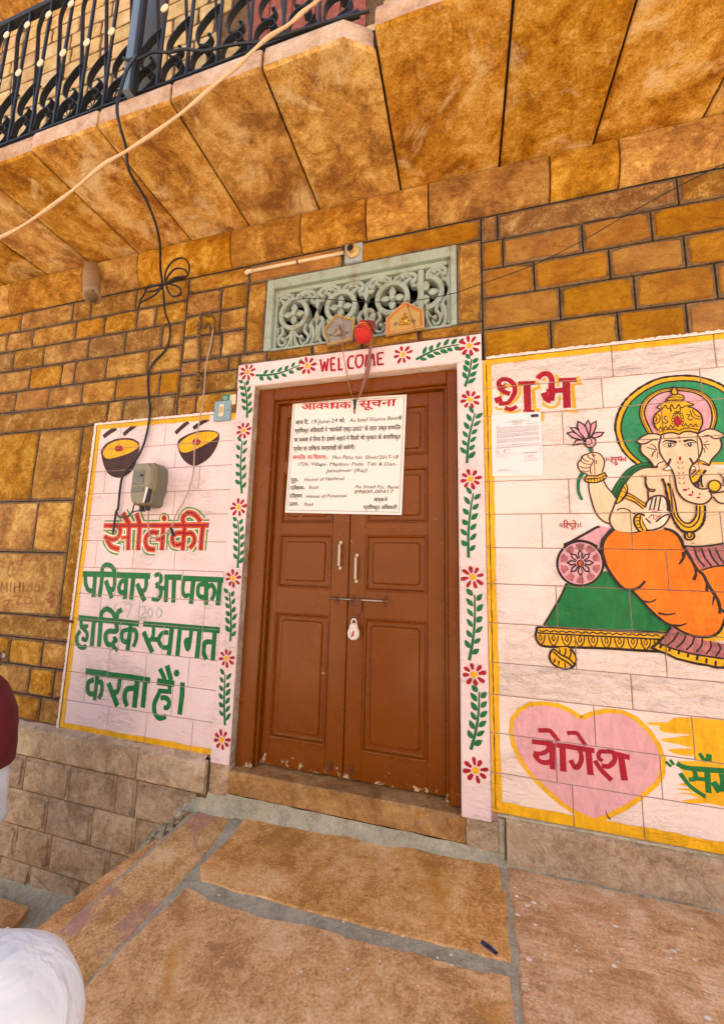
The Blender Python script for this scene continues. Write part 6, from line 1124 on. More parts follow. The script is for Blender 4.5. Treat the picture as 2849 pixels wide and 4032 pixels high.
# old wound cord bundle on the wall
wb = thing('wound_cord', 'old brown wound cord hooked on the wall above the switch', 'cord', P('d', 1320, 400, -.02)); o0 = wb.location
mb = MB(); mb.tube([p - o0 for p in smooth_pts([P('d', *q, -.03) for q in [(1270, 490), (1285, 440), (1282, 405), (1300, 375), (1325, 392), (1345, 380), (1368, 415), (1372, 460), (1352, 498), (1330, 440), (1300, 480)]], 4)], .008, 8, rs=[.0055 + .004 * abs(math.sin(i * .7)) for i in range(41)]); mb.build('upper_loop', [MT['wood']], wb, True)
mb = MB(); mb.tube([p - o0 for p in smooth_pts([P('d', *q, -.03) for q in [(1270, 440), (1268, 520), (1275, 620), (1270, 720), (1262, 800), (1262, 855)]], 4)], .010, 8, rs=None); mb.build('hanging_end', [MT['wood']], wb, True)
mb = MB()
for k in range(16): p = P('d', 1270 - k * .3, 450 + k * 25, -.03) - o0; mb.tube([p + Vector((-.012, -.002, -.003)), p + Vector((0, -.013, 0)), p + Vector((.012, -.002, .003))], .003, 5)
mb.build('binding', [MT['thread']], wb); mb = MB(); mb.tube([p - o0 for p in smooth_pts([P('d', *q, -.025) for q in [(1355, 490), (1360, 570), (1345, 640), (1385, 660), (1400, 690), (1415, 700)]], 3)], .0035, 6); mb.build('thin_end', [MT['wood']], wb, True)
cord('red_wire', 'thin dark red wire from the cable coil to the old wound cord', 'wire', [P('d', 1060, 200, -.1), P('d', 1150, 260, -.05), P('d', 1220, 300, -.03), P('d', 1300, 385, -.03)], .0018, 'darkred')
cord('iron_hook', 'rusty twisted iron hook sticking out of the left wall', 'hook', [P('g', 470, 890, -.0), P('g', 420, 880, -.03), P('g', 380, 868, -.045), P('g', 340, 875, -.055), P('g', 302, 882, -.06)], .008, 'rust', rs=None)
cord('nail_wire', 'small twisted rusty wire knot on the wall stone left of the screen', 'wire', [P('d', 1500, 475, -.02), P('d', 1520, 495, -.03), P('d', 1535, 470, -.03), P('d', 1520, 480, -.035), P('d', 1545, 490, -.03)], .003, 'rust')
# clay drain spout
a, b_ = P('d', 590, 95, -.06), P('d', 588, 270, -.25); ds = thing('drain_spout', 'rough clay drain spout poking out of the cornice at upper left', 'drain spout', a)
d = b_ - a; mb = MB(); q1 = [Vector((0, 0, 0)) + d * t_ for t_ in (0, .3, .6, .9, 1.0, 1.0, .6)]; mb.tube([Vector((0, .05, .02))] + q1, .05, 16, rs=[.055, .054, .053, .052, .051, .054, .040, .038], cap=False); mb.build('spout', [MT['clay']], ds, True)
mb = MB(); mb.tube([d * .7, d * .72], .040, 14); mb.build('spout_hollow', [MT['dark']], ds)
# ------------------------------------------------------------------ plinth left of the platform
pn = thing('wall_plinth', 'weathered pale stone plinth with a ledge under the left painted panel', 'plinth')
PR_ = random.Random(21)
def pcourse2(z1, z0, xs, y, **kw):
    for a, b_ in zip(xs[:-1], xs[1:]): stone_mesh('stone', a, b_, z0, z1, pn, 'plinth', y=y, R_=PR_, rim='plinth', **kw)
def lx(q, Y=-.03): return P(*q, Y).x
LE = [XL, -4.3, -3.4, lx(('j', 890, 320)), -1.400]
for a, b_ in zip(LE[:-1], LE[1:]): block('ledge_stone', a + .003, b_ - .003, .075, .245, -.045, .12, [MT['plinth']], pn, c=.014, amp=.006, n=max(4, int((b_ - a) / .06)), seed=int(abs(a) * 100))
mb = MB(); V = []; n = 40
for k in range(n + 1):
    x = XL + (-1.42 - XL) * k / n; h = .262 + PR_.uniform(-.003, .006); V += [(x, .002, h), (x, -.014 + PR_.uniform(-.004, .004), .256), (x, -.034 + PR_.uniform(-.005, .003), .243)]
mb.add(V, [(k * 3 + q, k * 3 + q + 1, (k + 1) * 3 + q + 1, (k + 1) * 3 + q) for k in range(n) for q in range(2)]); mb.build('ledge_mortar', [MT['plinth']], pn)
kw = dict(inset=.016, raise_=.010, rough=.005, g=.003)
pcourse2(.072, -.128, [XL, -4.6, -4.1, -3.6, -3.1, *[lx(q) for q in (('j', 160, 370), ('j', 447, 440), ('j', 742, 500), ('j', 870, 530))], -1.46], -.03, **kw)
pcourse2(-.128, -.333, [XL, -4.8, -4.3, -3.8, -3.3, -2.9, *[lx(q) for q in (('j', 303, 640), ('j', 590, 700), ('j', 880, 620))], -1.5], -.03, **kw)
pcourse2(-.333, -.528, [XL, -4.5, -4.0, -3.5, -3.05, *[lx(q) for q in (('j', 108, 800), ('j', 328, 860))], -2.0, -1.5], -.03, **kw)
pcourse2(-.528, -.72, [XL, -4.7, -4.2, -3.7, -3.2, -2.85, *[lx(q) for q in (('j', 198, 1000),)], -2.2, -1.5], -.03, **kw)
mb = MB(); mb.box(XL, -1.4, -.018, .3, -.75, .245); mb.build('pointing', [MT['mortar']], pn)
# right plinth
pr2 = thing('right_plinth', 'low brown weathered stone plinth under the yellow border of the heart panel', 'plinth')
xs = [.162, 1.75, XR_]
for a, b_ in zip(xs[:-1], xs[1:]): block('plinth_stone', a + .003, b_ - .003, -.02, .232, -.022, .2, [MT['plinth']], pr2, c=.012, amp=.005, n=24, seed=int(a * 50) + 3)
block('mortar_fill', .131, .160, .0, .225, -.010, .15, [MT['cement']], pr2, c=.006, n=6, seed=4); block('ledge_mortar', .131, XR_, .2325, .2435, -.014, .1, [MT['cement']], pr2, c=.004, amp=.003, n=60, seed=6)
# ------------------------------------------------------------------ platform of paving slabs
pf = thing('stone_platform', 'raised platform of orange sandstone paving slabs with grey cement joints before the door', 'platform')
def zp(x): return max(0.0, .045 * (x + 1.2) / 1.35) if x < .15 else .047 + (x - .15) * .012
def slabp(reg, pts):
    out = []
    for p in pts:
        q = PZ(reg, p[0], p[1], 0.0)
        for _ in range(3): q = PZ(reg, p[0], p[1], zp(q.x))
        out.append((q.x, q.y))
    return out
def slab(name, poly, mat, top=0.0, th=.055, jag=.0045, seed=1, parent=pf, label=None):
    R_ = random.Random(seed); pl = []
    for i in range(len(poly)):
        a, b_ = Vector(poly[i]), Vector(poly[(i + 1) % len(poly)]); L = (b_ - a).length; n = max(1, int(L / .035))
        for k in range(n): p = a.lerp(b_, k / n) + Vector((R_.uniform(-jag, jag), R_.uniform(-jag, jag))); pl.append(p)
    c = sum(pl, Vector((0, 0))) / len(pl); n = len(pl); f = lambda x: zp(x) + top
    ins = [p + (c - p).normalized() * .006 for p in pl]
    V = [(p.x, p.y, f(p.x) - th) for p in pl] + [(p.x, p.y, f(p.x) - .005) for p in pl] + [(p.x, p.y, f(p.x)) for p in ins]
    tri = geometry.tessellate_polygon([[Vector((p.x, p.y, 0)) for p in ins]])
    Fc = [(r * n + k, r * n + (k + 1) % n, (r + 1) * n + (k + 1) % n, (r + 1) * n + k) for r in (0, 1) for k in range(n)] + [tuple(2 * n + i for i in t_) for t_ in tri]
    o = mk(name, [(v_[0] - c.x, v_[1] - c.y, v_[2]) for v_ in V], Fc, MT[mat], parent); o.location = (c.x, c.y, 0)
    if label: o['label'] = label
    return o
YE = -1.30
s1 = slabp('k', [(110, 828), (300, 850), (700, 905), (1100, 975), (1500, 1040), (1622, 1075)]) + slabp('l', [(180, 1290), (215, 1500)]) + slabp('p', [(905, 0), (915, 100), (925, 240)]) + slabp('k', [(1180, 1600), (900, 1540), (480, 1425), (200, 1340), (0, 1295)]) + slabp('j', [(1290, 1080), (1275, 985), (1400, 870), (1500, 770)])
slab('paving_slab', s1, 'slab', seed=2)
s2 = slabp('j', [(790, 1502), (1192, 1118), (1340, 1200), (1600, 1290)]) + slabp('p', [(60, 80), (240, 110), (420, 165), (560, 195), (760, 250), (920, 290)])
e = s2[-1]; s2 += [(e[0] + .012, -1.0), (e[0] + .02, YE), (-1.20, YE)] + slabp('j', [(474, 1826)])
slab('paving_slab', s2, 'slab', seed=3)
e0 = slabp('j', [(1280, 612)])[0]
s3 = slabp('j', [(1285, 618), (1500, 645), (1380, 810), (1260, 970), (1140, 1090), (780, 1490), (462, 1805)]); s3 += [(-1.235, YE), (-1.47, YE)]
slab('paving_slab', s3, 'slab_m', seed=4, label='narrow edge slab with a mauve streak')
s4 = slabp('l', [(228, 1290), (700, 1380), (1200, 1480), (1622, 1575)]); s4 = [(p[0], min(p[1], -.03)) for p in s4] + [(XR_, -.03), (XR_, YE), (.20, YE)] + slabp('p', [(965, 443), (945, 180), (925, 30)])
slab('paving_slab', s4, 'slab_b', seed=5, label='brown cross grained slab at right, flecked with white paint')
slab('side_slab', [(-1.40, -.10), (-1.40, YE), (-1.66, YE), (-1.60, -.55), (-1.545, -.22)], 'slab', top=-.062, th=.05, seed=6, label='lower projecting side slab')
mb = MB(); V = []; nx, ny = 60, 24
for j in range(ny + 1):
    for i in range(nx + 1):
        x = -1.455 + (XR_ + 1.455) * i / nx; y = .02 + (YE - .02 + .01) * j / ny; V.append((x, y, zp(x) - .0055 + noise.noise((x * 14, y * 14, 0)) * .0035))
mb.add(V, [(j * (nx + 1) + i, (j + 1) * (nx + 1) + i, (j + 1) * (nx + 1) + i + 1, j * (nx + 1) + i + 1) for j in range(ny) for i in range(nx)]); mb.build('cement_bed', [MT['cement']], pf)
mb = MB(); mb.box(-1.44, XR_, YE + .01, .02, -.70, -.055); mb.build('rubble_base', [MT['plinth']], pf)
# cement fillet along the wall and threshold, lumpy
V = []; n = 90; rows_ = 6
for k in range(n + 1):
    x = -1.52 + (XR_ + 1.52) * k / n; zt = .088 + (0 if x < .13 else -.03) + noise.noise((x * 9, 1, 0)) * .012; wd = .035 + noise.noise((x * 6, 5, 2)) * .022 + (.03 if x < -1.2 else 0)
    for r in range(rows_):
        t_ = r / (rows_ - 1); V.append((x, -.001 - wd * t_, zp(x) - .004 + (zt - zp(x)) * (1 - t_) ** 1.5 + (noise.noise((x * 30, t_ * 4, 3)) * .008 + noise.noise((x * 75, t_ * 11, 3)) * .006) * (1 if 0 < r < rows_ - 1 else 0)))
mk('cement_fillet', V, [(k * rows_ + r, k * rows_ + r + 1, (k + 1) * rows_ + r + 1, (k + 1) * rows_ + r) for k in range(n) for r in range(rows_ - 1)], MT['cement'], pf, smooth=True)
# rubble and crumbled mortar where the platform meets the plinth
for k in range(60):
    t_ = PR_.random(); q = Vector((-1.47 - .62 * t_, -.02 - .10 * PR_.random() * (1 - t_ * .6), .02 - .60 * t_ + PR_.uniform(-.03, .03))); r = PR_.uniform(.010, .034); V = []
    for a in range(3):
        for b_ in range(5): th_ = b_ * 1.257 + a * .5; rr = r * (1 if a == 1 else .6) * PR_.uniform(.7, 1.2); V.append((rr * math.cos(th_), rr * math.sin(th_), (a - 1) * r * .6))
    o = mk('rubble_lump', V, [(a * 5 + b_, a * 5 + (b_ + 1) % 5, (a + 1) * 5 + (b_ + 1) % 5, (a + 1) * 5 + b_) for a in range(2) for b_ in range(5)] + [(4, 3, 2, 1, 0), (10, 11, 12, 13, 14)], MT['cement'], pf); o.location = q
# white paint drips on the slabs
V = []; Fc = []
for k in range(95):
    if k < 70: x, y = PR_.uniform(.17, 1.3), -.12 - abs(PR_.gauss(0, .16))
    else: x, y = PR_.uniform(-1.0, .1), PR_.uniform(-.7, -.08)
    r = PR_.choice([.002, .003, .003, .005]) * PR_.uniform(.8, 1.6); r = min(r, .007 if k < 70 else .004); b0 = len(V); e_ = PR_.uniform(1, 1.8)
    for j in range(7): a = j * .9; V.append((x + r * e_ * math.cos(a), y + r * math.sin(a), zp(x) + .0012))
    Fc.append(tuple(range(b0, b0 + 7)))
o = mk('paint_drips', V, Fc, MT['white'], pf); o['kind'] = 'stuff'
# wrapper
c = slabp('p', [(855, 195)])[0]; wr = thing('candy_wrapper', 'small crumpled blue and brown wrapper lying on the slab', 'wrapper', (c[0], c[1], zp(c[0])))
mb = MB(); V = []; n = 6
dr = Vector((.026, -.014, 0)); pe = Vector((.006, .007, 0))
for k in range(n + 1):
    t_ = k / n * 2 - 1; p = dr * t_; V += [tuple(p - pe + Vector((0, 0, .002))), tuple(p + Vector((0, 0, .008 + .003 * math.sin(k * 2)))), tuple(p + pe * (.8 + .3 * math.sin(k)) + Vector((0, 0, .003)))]
mb.add(V, [(k * 3 + q, k * 3 + q + 1, (k + 1) * 3 + q + 1, (k + 1) * 3 + q) for k in range(n) for q in range(2)], 0); mb.m = [q % 2 for q in range(len(mb.m))]; mb.build('foil', [MT['wrapper'], MT['rust']], wr)
# street
def struct(name, mb_, mats): o = mb_.build(name, mats); o['kind'] = 'structure'; return o
mb = MB(); mb.add([(-400, -400, -.70), (400, -400, -.70), (400, 400, -.70), (-400, 400, -.70)], [(0, 1, 2, 3)]); struct('street_ground', mb, [MT['dust']])
mb = MB(); V = []; nx, ny = 50, 12
for j in range(ny + 1):
    for i in range(nx + 1): x = -5.4 + 3.98 * i / nx; y = -.02 - 1.0 * j / ny; V.append((x, y, -.655 - .045 * (j / ny) + noise.noise((x * 7, y * 7, 3)) * .012 + max(0, .045 - .5 * abs(y)) + max(0, (x + 2.5)) * .10 * max(0, 1 + y * 1.5)))
mb.add(V, [(j * (nx + 1) + i, (j + 1) * (nx + 1) + i, (j + 1) * (nx + 1) + i + 1, j * (nx + 1) + i + 1) for j in range(ny) for i in range(nx)]); struct('street_cement_apron', mb, [MT['cement']])
st_ = thing('street_paving', 'sunken orange sandstone paving slabs of the street beside the platform', 'paving')
for k, pl in enumerate([[(-3.3, -.16), (-2.42, -.14), (-2.36, -.26), (-2.30, -.9), (-3.3, -.95)], [(-4.4, -.16), (-3.34, -.16), (-3.34, -.95), (-4.4, -.95)]]):
    slab('paving_slab', pl, 'slab', top=-.625, th=.06, seed=30 + k, parent=st_)
# ------------------------------------------------------------------ balcony
bal = thing('stone_balcony', 'projecting balcony of stained golden sandstone slabs over the door', 'balcony')
ZS, YO, ZT_ = 3.595, -.762, 3.718
jx = [-5.4, -4.95, -4.5, -4.08, *[P(*q).x for q in (('d', 75, 232), ('d', 335, 185), ('d', 620, 100))], -2.315, -1.842, -1.378, -.872, -.347, .213, .683, 1.168, 1.66, 2.1, XR_]
jx = sorted(set(round(v_, 4) for v_ in jx)); jx = [v_ for i, v_ in enumerate(jx) if i == 0 or v_ - jx[i - 1] > .1]
print('slab joints', jx)
BR_ = random.Random(8)
for k, (a, b_) in enumerate(zip(jx[:-1], jx[1:])):
    g = .0062; a2, b2 = a + g, b_ - g; n = 7; V = []; Fc = []; FM = []
    prof = [(.02, ZS + .002), (-.06, ZS), (-.2, ZS), (-.35, ZS), (-.5, ZS), (-.66, ZS), (YO + .012, ZS), (YO, ZS + .010), (YO + .002, ZS + .045), (YO, ZS + .085), (YO + .006, ZT_ - .008), (YO + .016, ZT_), (.02, ZT_)]
    m_ = len(prof); xs = [a2, a2 + .008] + [a2 + (b2 - a2) * t_ for t_ in (.25, .5, .75)] + [b2 - .008, b2]
    dyk = BR_.uniform(-.004, .004); dz = BR_.uniform(-.003, .003)
    for i, x in enumerate(xs):
        e = .006 if i in (0, len(xs) - 1) else 0
        for q, (y_, z_) in enumerate(prof):
            w1 = BR_.uniform(-.0025, .0025) if 0 < i < len(xs) - 1 and 0 < q < 10 else 0
            y2 = y_
            if abs(b_ + .347) < .01 and x > b2 - .07 and y_ < -.66: y2 = y_ + (x - (b2 - .07)) * 1.1      # knocked off corner
            V.append((x - a, y2 + (dyk if q > 4 and q < 12 else 0) + (e if 6 <= q <= 10 else 0) + w1 * (1 if 6 < q < 10 else 0), z_ - ZS + (dz + e + w1 * .8 if q < 7 else 0) - (e if q >= 11 else 0)))
    for i in range(len(xs) - 1):
        for q in range(m_ - 1): Fc.append((i * m_ + q, i * m_ + q + 1, (i + 1) * m_ + q + 1, (i + 1) * m_ + q)); FM.append(1 if 7 <= q <= 11 else 0)
    Fc += [tuple(range(m_)), tuple((len(xs) - 1) * m_ + q for q in range(m_))[::-1]]; FM += [0, 0]
    o = mk('balcony_slab', V, Fc, [MT['soffit'], MT['lit_fascia']], bal, FM); o.location = (a, 0, ZS)
mb = MB(); mb.box(XL, XR_, YO + .07, .02, ZS + .02, ZT_ - .012); mb.build('pointing', [MT['groove']], bal)
# upper wall, pale stones in courses
uw = thing('upper_wall', 'pale yellow upper storey wall of sandstone courses behind the railing', 'wall')
UR = random.Random(14); z = ZT_ + .002; row = 0
mb = MB(); mb.box(XL, XR_, .010, .3, ZT_, 7.0); mb.build('pointing', [MT['mortar']], uw)
while z < 6.6:
    h = UR.choice([.155, .17, .165]); x = XL - UR.uniform(0, .2)
    if x < XL: x = XL
    while x < XR_ - .05:
        ww = UR.uniform(.24, .44) if x < (.3 if z < 5.2 else -1.2) else 2.0; x2 = min(x + ww, XR_); 
        if XR_ - x2 < .1: x2 = XR_
        if not (-1.70 < (x + x2) / 2 < -.55 and 4.1 < z < 5.9): stone_mesh('stone', x, x2, z, z + h, uw, 'upper', R_=UR, g=.003)
        x = x2
    z += h; row += 1
wn = thing('upper_shutter', 'faded red boarded window on the upper wall behind the railing', 'window')
mb = MB(); mb.box(-1.62, -.60, -.03, .0095, 4.20, 4.26, c=.006); mb.build('sill', [MT['plinth']], wn)
for k in range(5): mb = MB(); mb.box(-1.56 + k * .19 + .004, -1.37 + k * .19 - .004, -.008, .0095, 4.27, 5.85, c=.004); mb.build('board', [MT['redwall']], wn)
us = thing('upper_balcony', 'golden stone underside of the next balcony above the railing', 'balcony')
x = XL
while x < XR_:
    x2 = min(x + .5, XR_); mb = MB(); mb.box(x + .004, x2 - .004, -.62, .02, 6.62, 6.76, c=.008); mb.build('balcony_slab', [MT['soffit']], us); x = x2
# ------------------------------------------------------------------ railing
YRL = -.725
rl = thing('iron_railing', 'black wrought iron balcony railing with scrolls and small brass coloured discs', 'railing')
def bar(name, pts, r=.008, flat=1.0, mat='iron', par=None, sm=False, n=6):
    mb = MB(); mb.tube(pts, r, n, flat=flat); return mb.build(name, [MT[mat]], par or rl)
def strip(name, pts, w_=.028, th=.005, par=None):    # flat iron bent edgewise, width across the balcony
    pts = [Vector((q.x, q.y)) for q in smooth_pts([(p[0], p[1], 0) for p in pts], 5)]; V = []; n = len(pts)
    for i, p in enumerate(pts):
        a = pts[max(0, i - 1)]; c = pts[min(n - 1, i + 1)]; d = (c - a).normalized(); nn = Vector((-d.y, d.x)) * th / 2
        V += [(p.x + nn.x, YRL - w_ / 2, p.y + nn.y), (p.x + nn.x, YRL + w_ / 2, p.y + nn.y), (p.x - nn.x, YRL + w_ / 2, p.y - nn.y), (p.x - nn.x, YRL - w_ / 2, p.y - nn.y)]
    Fc = [(i * 4 + k, i * 4 + (k + 1) % 4, (i + 1) * 4 + (k + 1) % 4, (i + 1) * 4 + k) for i in range(n - 1) for k in range(4)]
    return mk(name, V, Fc, MT['iron'], par or rl)
ZB0, ZR1 = 3.765, 4.72; PB = .178; XE = -.42
xb = -2.745 - PB * 13
mb = MB(); mb.box(XL, XE, YRL - .02, YRL + .02, ZR1 - .012, ZR1 + .018, c=.003); mb.build('top_rail', [MT['iron']], rl); mb = MB(); mb.box(XL, XE, YRL - .014, YRL + .014, ZB0 - .004, ZB0 + .006); mb.build('bottom_rail', [MT['iron']], rl)
k = 0
while xb < XE - .05:
    x = xb
    if x > XL + .1:
        mb = MB(); mb.box(x - .007, x + .007, YRL - .0155, YRL - .004, ZB0, ZR1 - .012); mb.build('baluster', [MT['iron']], rl)
        strip('leaning_baluster', [(x + .012, ZB0 + .01), (x - .03, 4.05), (x - .085, 4.45), (x - .10, 4.58), (x - .075, 4.67), (x - .01, 4.70)], .020, .006)
        s = PB
        strip('scroll', [(x + .165, 4.135), (x + .10, 4.10), (x + .045, 4.03), (x + .045, 3.955), (x + .09, 3.915), (x + .125, 3.935), (x + .128, 3.965), (x + .108, 3.972)])
        strip('scroll', [(x + .022, 3.80), (x + .03, 3.87), (x + .065, 3.905), (x + .115, 3.905), (x + .135, 3.875), (x + .118, 3.855), (x + .100, 3.868)]); strip('scroll', [(x + .155, 3.84), (x + .13, 3.80), (x + .09, 3.775)])
        for zz_ in (4.250, 4.605):
            mb = MB(); mb.tube([(x, YRL - .021, zz_), (x, YRL - .0165, zz_)], .024, 12); mb.build('disc', [MT['disc']], rl)
    xb += PB; k += 1
for rx in (-2.16, -1.98, -1.83):                    # wheel shaped rosettes low in the railing
    mb = MB(); yy = YRL + .022
    mb.tube([(rx + .062 * math.cos(a), yy, 3.845 + .062 * math.sin(a)) for a in [2 * math.pi * j / 18 for j in range(19)]], .005, 5, cap=False)
    for j in range(10): a = j * .628; mb.tube([(rx, yy, 3.845), (rx + .062 * math.cos(a), yy, 3.845 + .062 * math.sin(a))], .003, 4)
    mb.build('rosette', [MT['iron']], rl)
pp = P('a', 848, 300, YRL - .045); po = thing('steel_post', 'blue grey square steel post tied to the railing', 'post', (P('a', 830, 600, YRL - .045).x - .012, YRL - .045, ZT_))
mb = MB(); mb.box(-.022, .022, -.022, .022, 0, 2.6, c=.003); mb.build('post_tube', [MT['post']], po); mb = MB(); mb.box(.024, .040, -.014, .014, 0, 2.6, c=.002); mb.build('side_strip', [MT['iron']], po)
p0 = P('a', 960, 420, -.50); pi_ = thing('waste_pipe', 'dark grey plastic waste pipe standing behind the railing', 'pipe', (p0.x, -.50, ZT_)); mb = MB(); mb.tube([(0, 0, 0), (0, 0, 2.4)], .058, 16); mb.build('pipe_body', [MT['pvc']], pi_, True); mb = MB(); mb.tube([(0, 0, .30), (0, 0, .42)], .066, 16); mb.build('pipe_socket', [MT['pvc']], pi_, True)
cord('rail_cable', 'grey black cable strung along the railing from the steel post', 'cable', [P('a', 790, 375, YRL - .07), P('a', 850, 385, YRL - .075), P('a', 920, 360, YRL - .06), P('a', 985, 332, YRL - .04), P('a', 1080, 335, YRL - .03), P('a', 1180, 315, YRL - .03), P('a', 1300, 325, YRL - .03), P('a', 1420, 300, YRL - .03), P('a', 1540, 278, YRL - .03), P('b', 180, 270, YRL - .03), P('b', 300, 240, YRL - .03), P('b', 430, 200, YRL - .03), P('b', 610, 145, YRL - .03), P('b', 740, 110, YRL - .03), P('b', 900, 70, YRL - .03)], .0062, 'cable')
cord('tie_wire', 'twisted wire tying the cable to the steel post', 'wire', [P('a', 785, 365, YRL - .075), P('a', 820, 378, YRL - .08), P('a', 850, 368, YRL - .08), P('a', 880, 385, YRL - .078), P('a', 840, 392, YRL - .08)], .003, 'iron')
q_ = smooth_pts([P('b', 620, -60, -1.0), P('b', 560, 8, -1.0), P('b', 470, 80, -1.0), P('b', 380, 160, -1.0), P('b', 250, 240, -1.0), P('b', 140, 340, -1.0), P('b', 20, 455, -1.0), P('a', 1350, 560, -1.0), P('a', 1200, 690, -1.0), P('a', 1000, 840, -1.0), P('a', 800, 970, -1.0), P('a', 650, 1060, -1.0), P('a', 460, 1220, -1.0), P('a', 270, 1360, -1.0), P('a', 100, 1470, -1.0), P('a', -60, 1545, -1.0), P('a', -400, 1700, -1.05)], 4)
mb = MB(); mb.tube([p - q_[0] for p in q_], .0085, 8, rs=[.0060 + .0012 * math.sin(i * .9) for i in range(len(q_))]); o = mb.build('pale_rope', [MT['rope']], None, True); o.location = q_[0]; tag(o, 'pale orange rope slung diagonally across under the balcony', 'rope')

# ------------------------------------------------------------------ people at the left edge
def skin_body(name, joints, edges, parent, mat, sub=2):
    me = bpy.data.meshes.new(name); me.from_pydata([j[0] for j in joints], edges, []); o = bpy.data.objects.new(name, me); COL.objects.link(o); o.parent = parent
    md = o.modifiers.new('skin', 'SKIN'); md.use_smooth_shade = True
    for v_, j in zip(me.skin_vertices[0].data, joints): v_.radius = (j[1], j[2] if len(j) > 2 else j[1])
    me.skin_vertices[0].data[0].use_root = True
    s = o.modifiers.new('sub', 'SUBSURF'); s.levels = sub; s.render_levels = sub; me.materials.append(MT[mat])
    dg = bpy.context.evaluated_depsgraph_get(); m2 = bpy.data.meshes.new_from_object(o.evaluated_get(dg)); m2.name = name; o.modifiers.clear(); o.data = m2
    for p in m2.polygons: p.use_smooth = True
    return o
def loft(name, rings, mat, parent, n=24, wr=.0, seed=0, th=0, cap=False, freq=9):
    """rings: (centre, rx, ry, tilt vector u, tilt vector v)"""
    V = []; Fc = []
    cs = smooth_pts([r[0] for r in rings], 8); rx = [q.x for q in smooth_pts([(r[1], r[2], 0) for r in rings], 8)]; ry = [q.y for q in smooth_pts([(r[1], r[2], 0) for r in rings], 8)]
    m_ = len(cs)
    for i, c in enumerate(cs):
        t_ = (cs[min(m_ - 1, i + 1)] - cs[max(0, i - 1)]).normalized()
        if i == 0: ux = Vector((1, 0, 0)) if abs(t_.x) < .8 else Vector((0, 0, 1))
        ux = (ux - t_ * ux.dot(t_)).normalized(); uy = t_.cross(ux).normalized()
        for k in range(n):
            a = 2 * math.pi * k / n; p = c + ux * rx[i] * math.cos(a) + uy * ry[i] * math.sin(a)
            q = noise.noise(Vector((p.x * freq + seed, p.y * freq, p.z * freq * .6))) + .5 * noise.noise(Vector((p.x * freq * 2.3, p.y * freq * 2.3 + seed, p.z * freq * 2)))
            V.append(p + (p - c).normalized() * q * wr)
    for i in range(m_ - 1):
        for k in range(n): Fc.append((i * n + k, i * n + (k + 1) % n, (i + 1) * n + (k + 1) % n, (i + 1) * n + k))
    if cap: Fc += [tuple(range(n))[::-1], tuple((m_ - 1) * n + k for k in range(n))]
    return mk(name, V, Fc, MT[mat], parent, smooth=True)
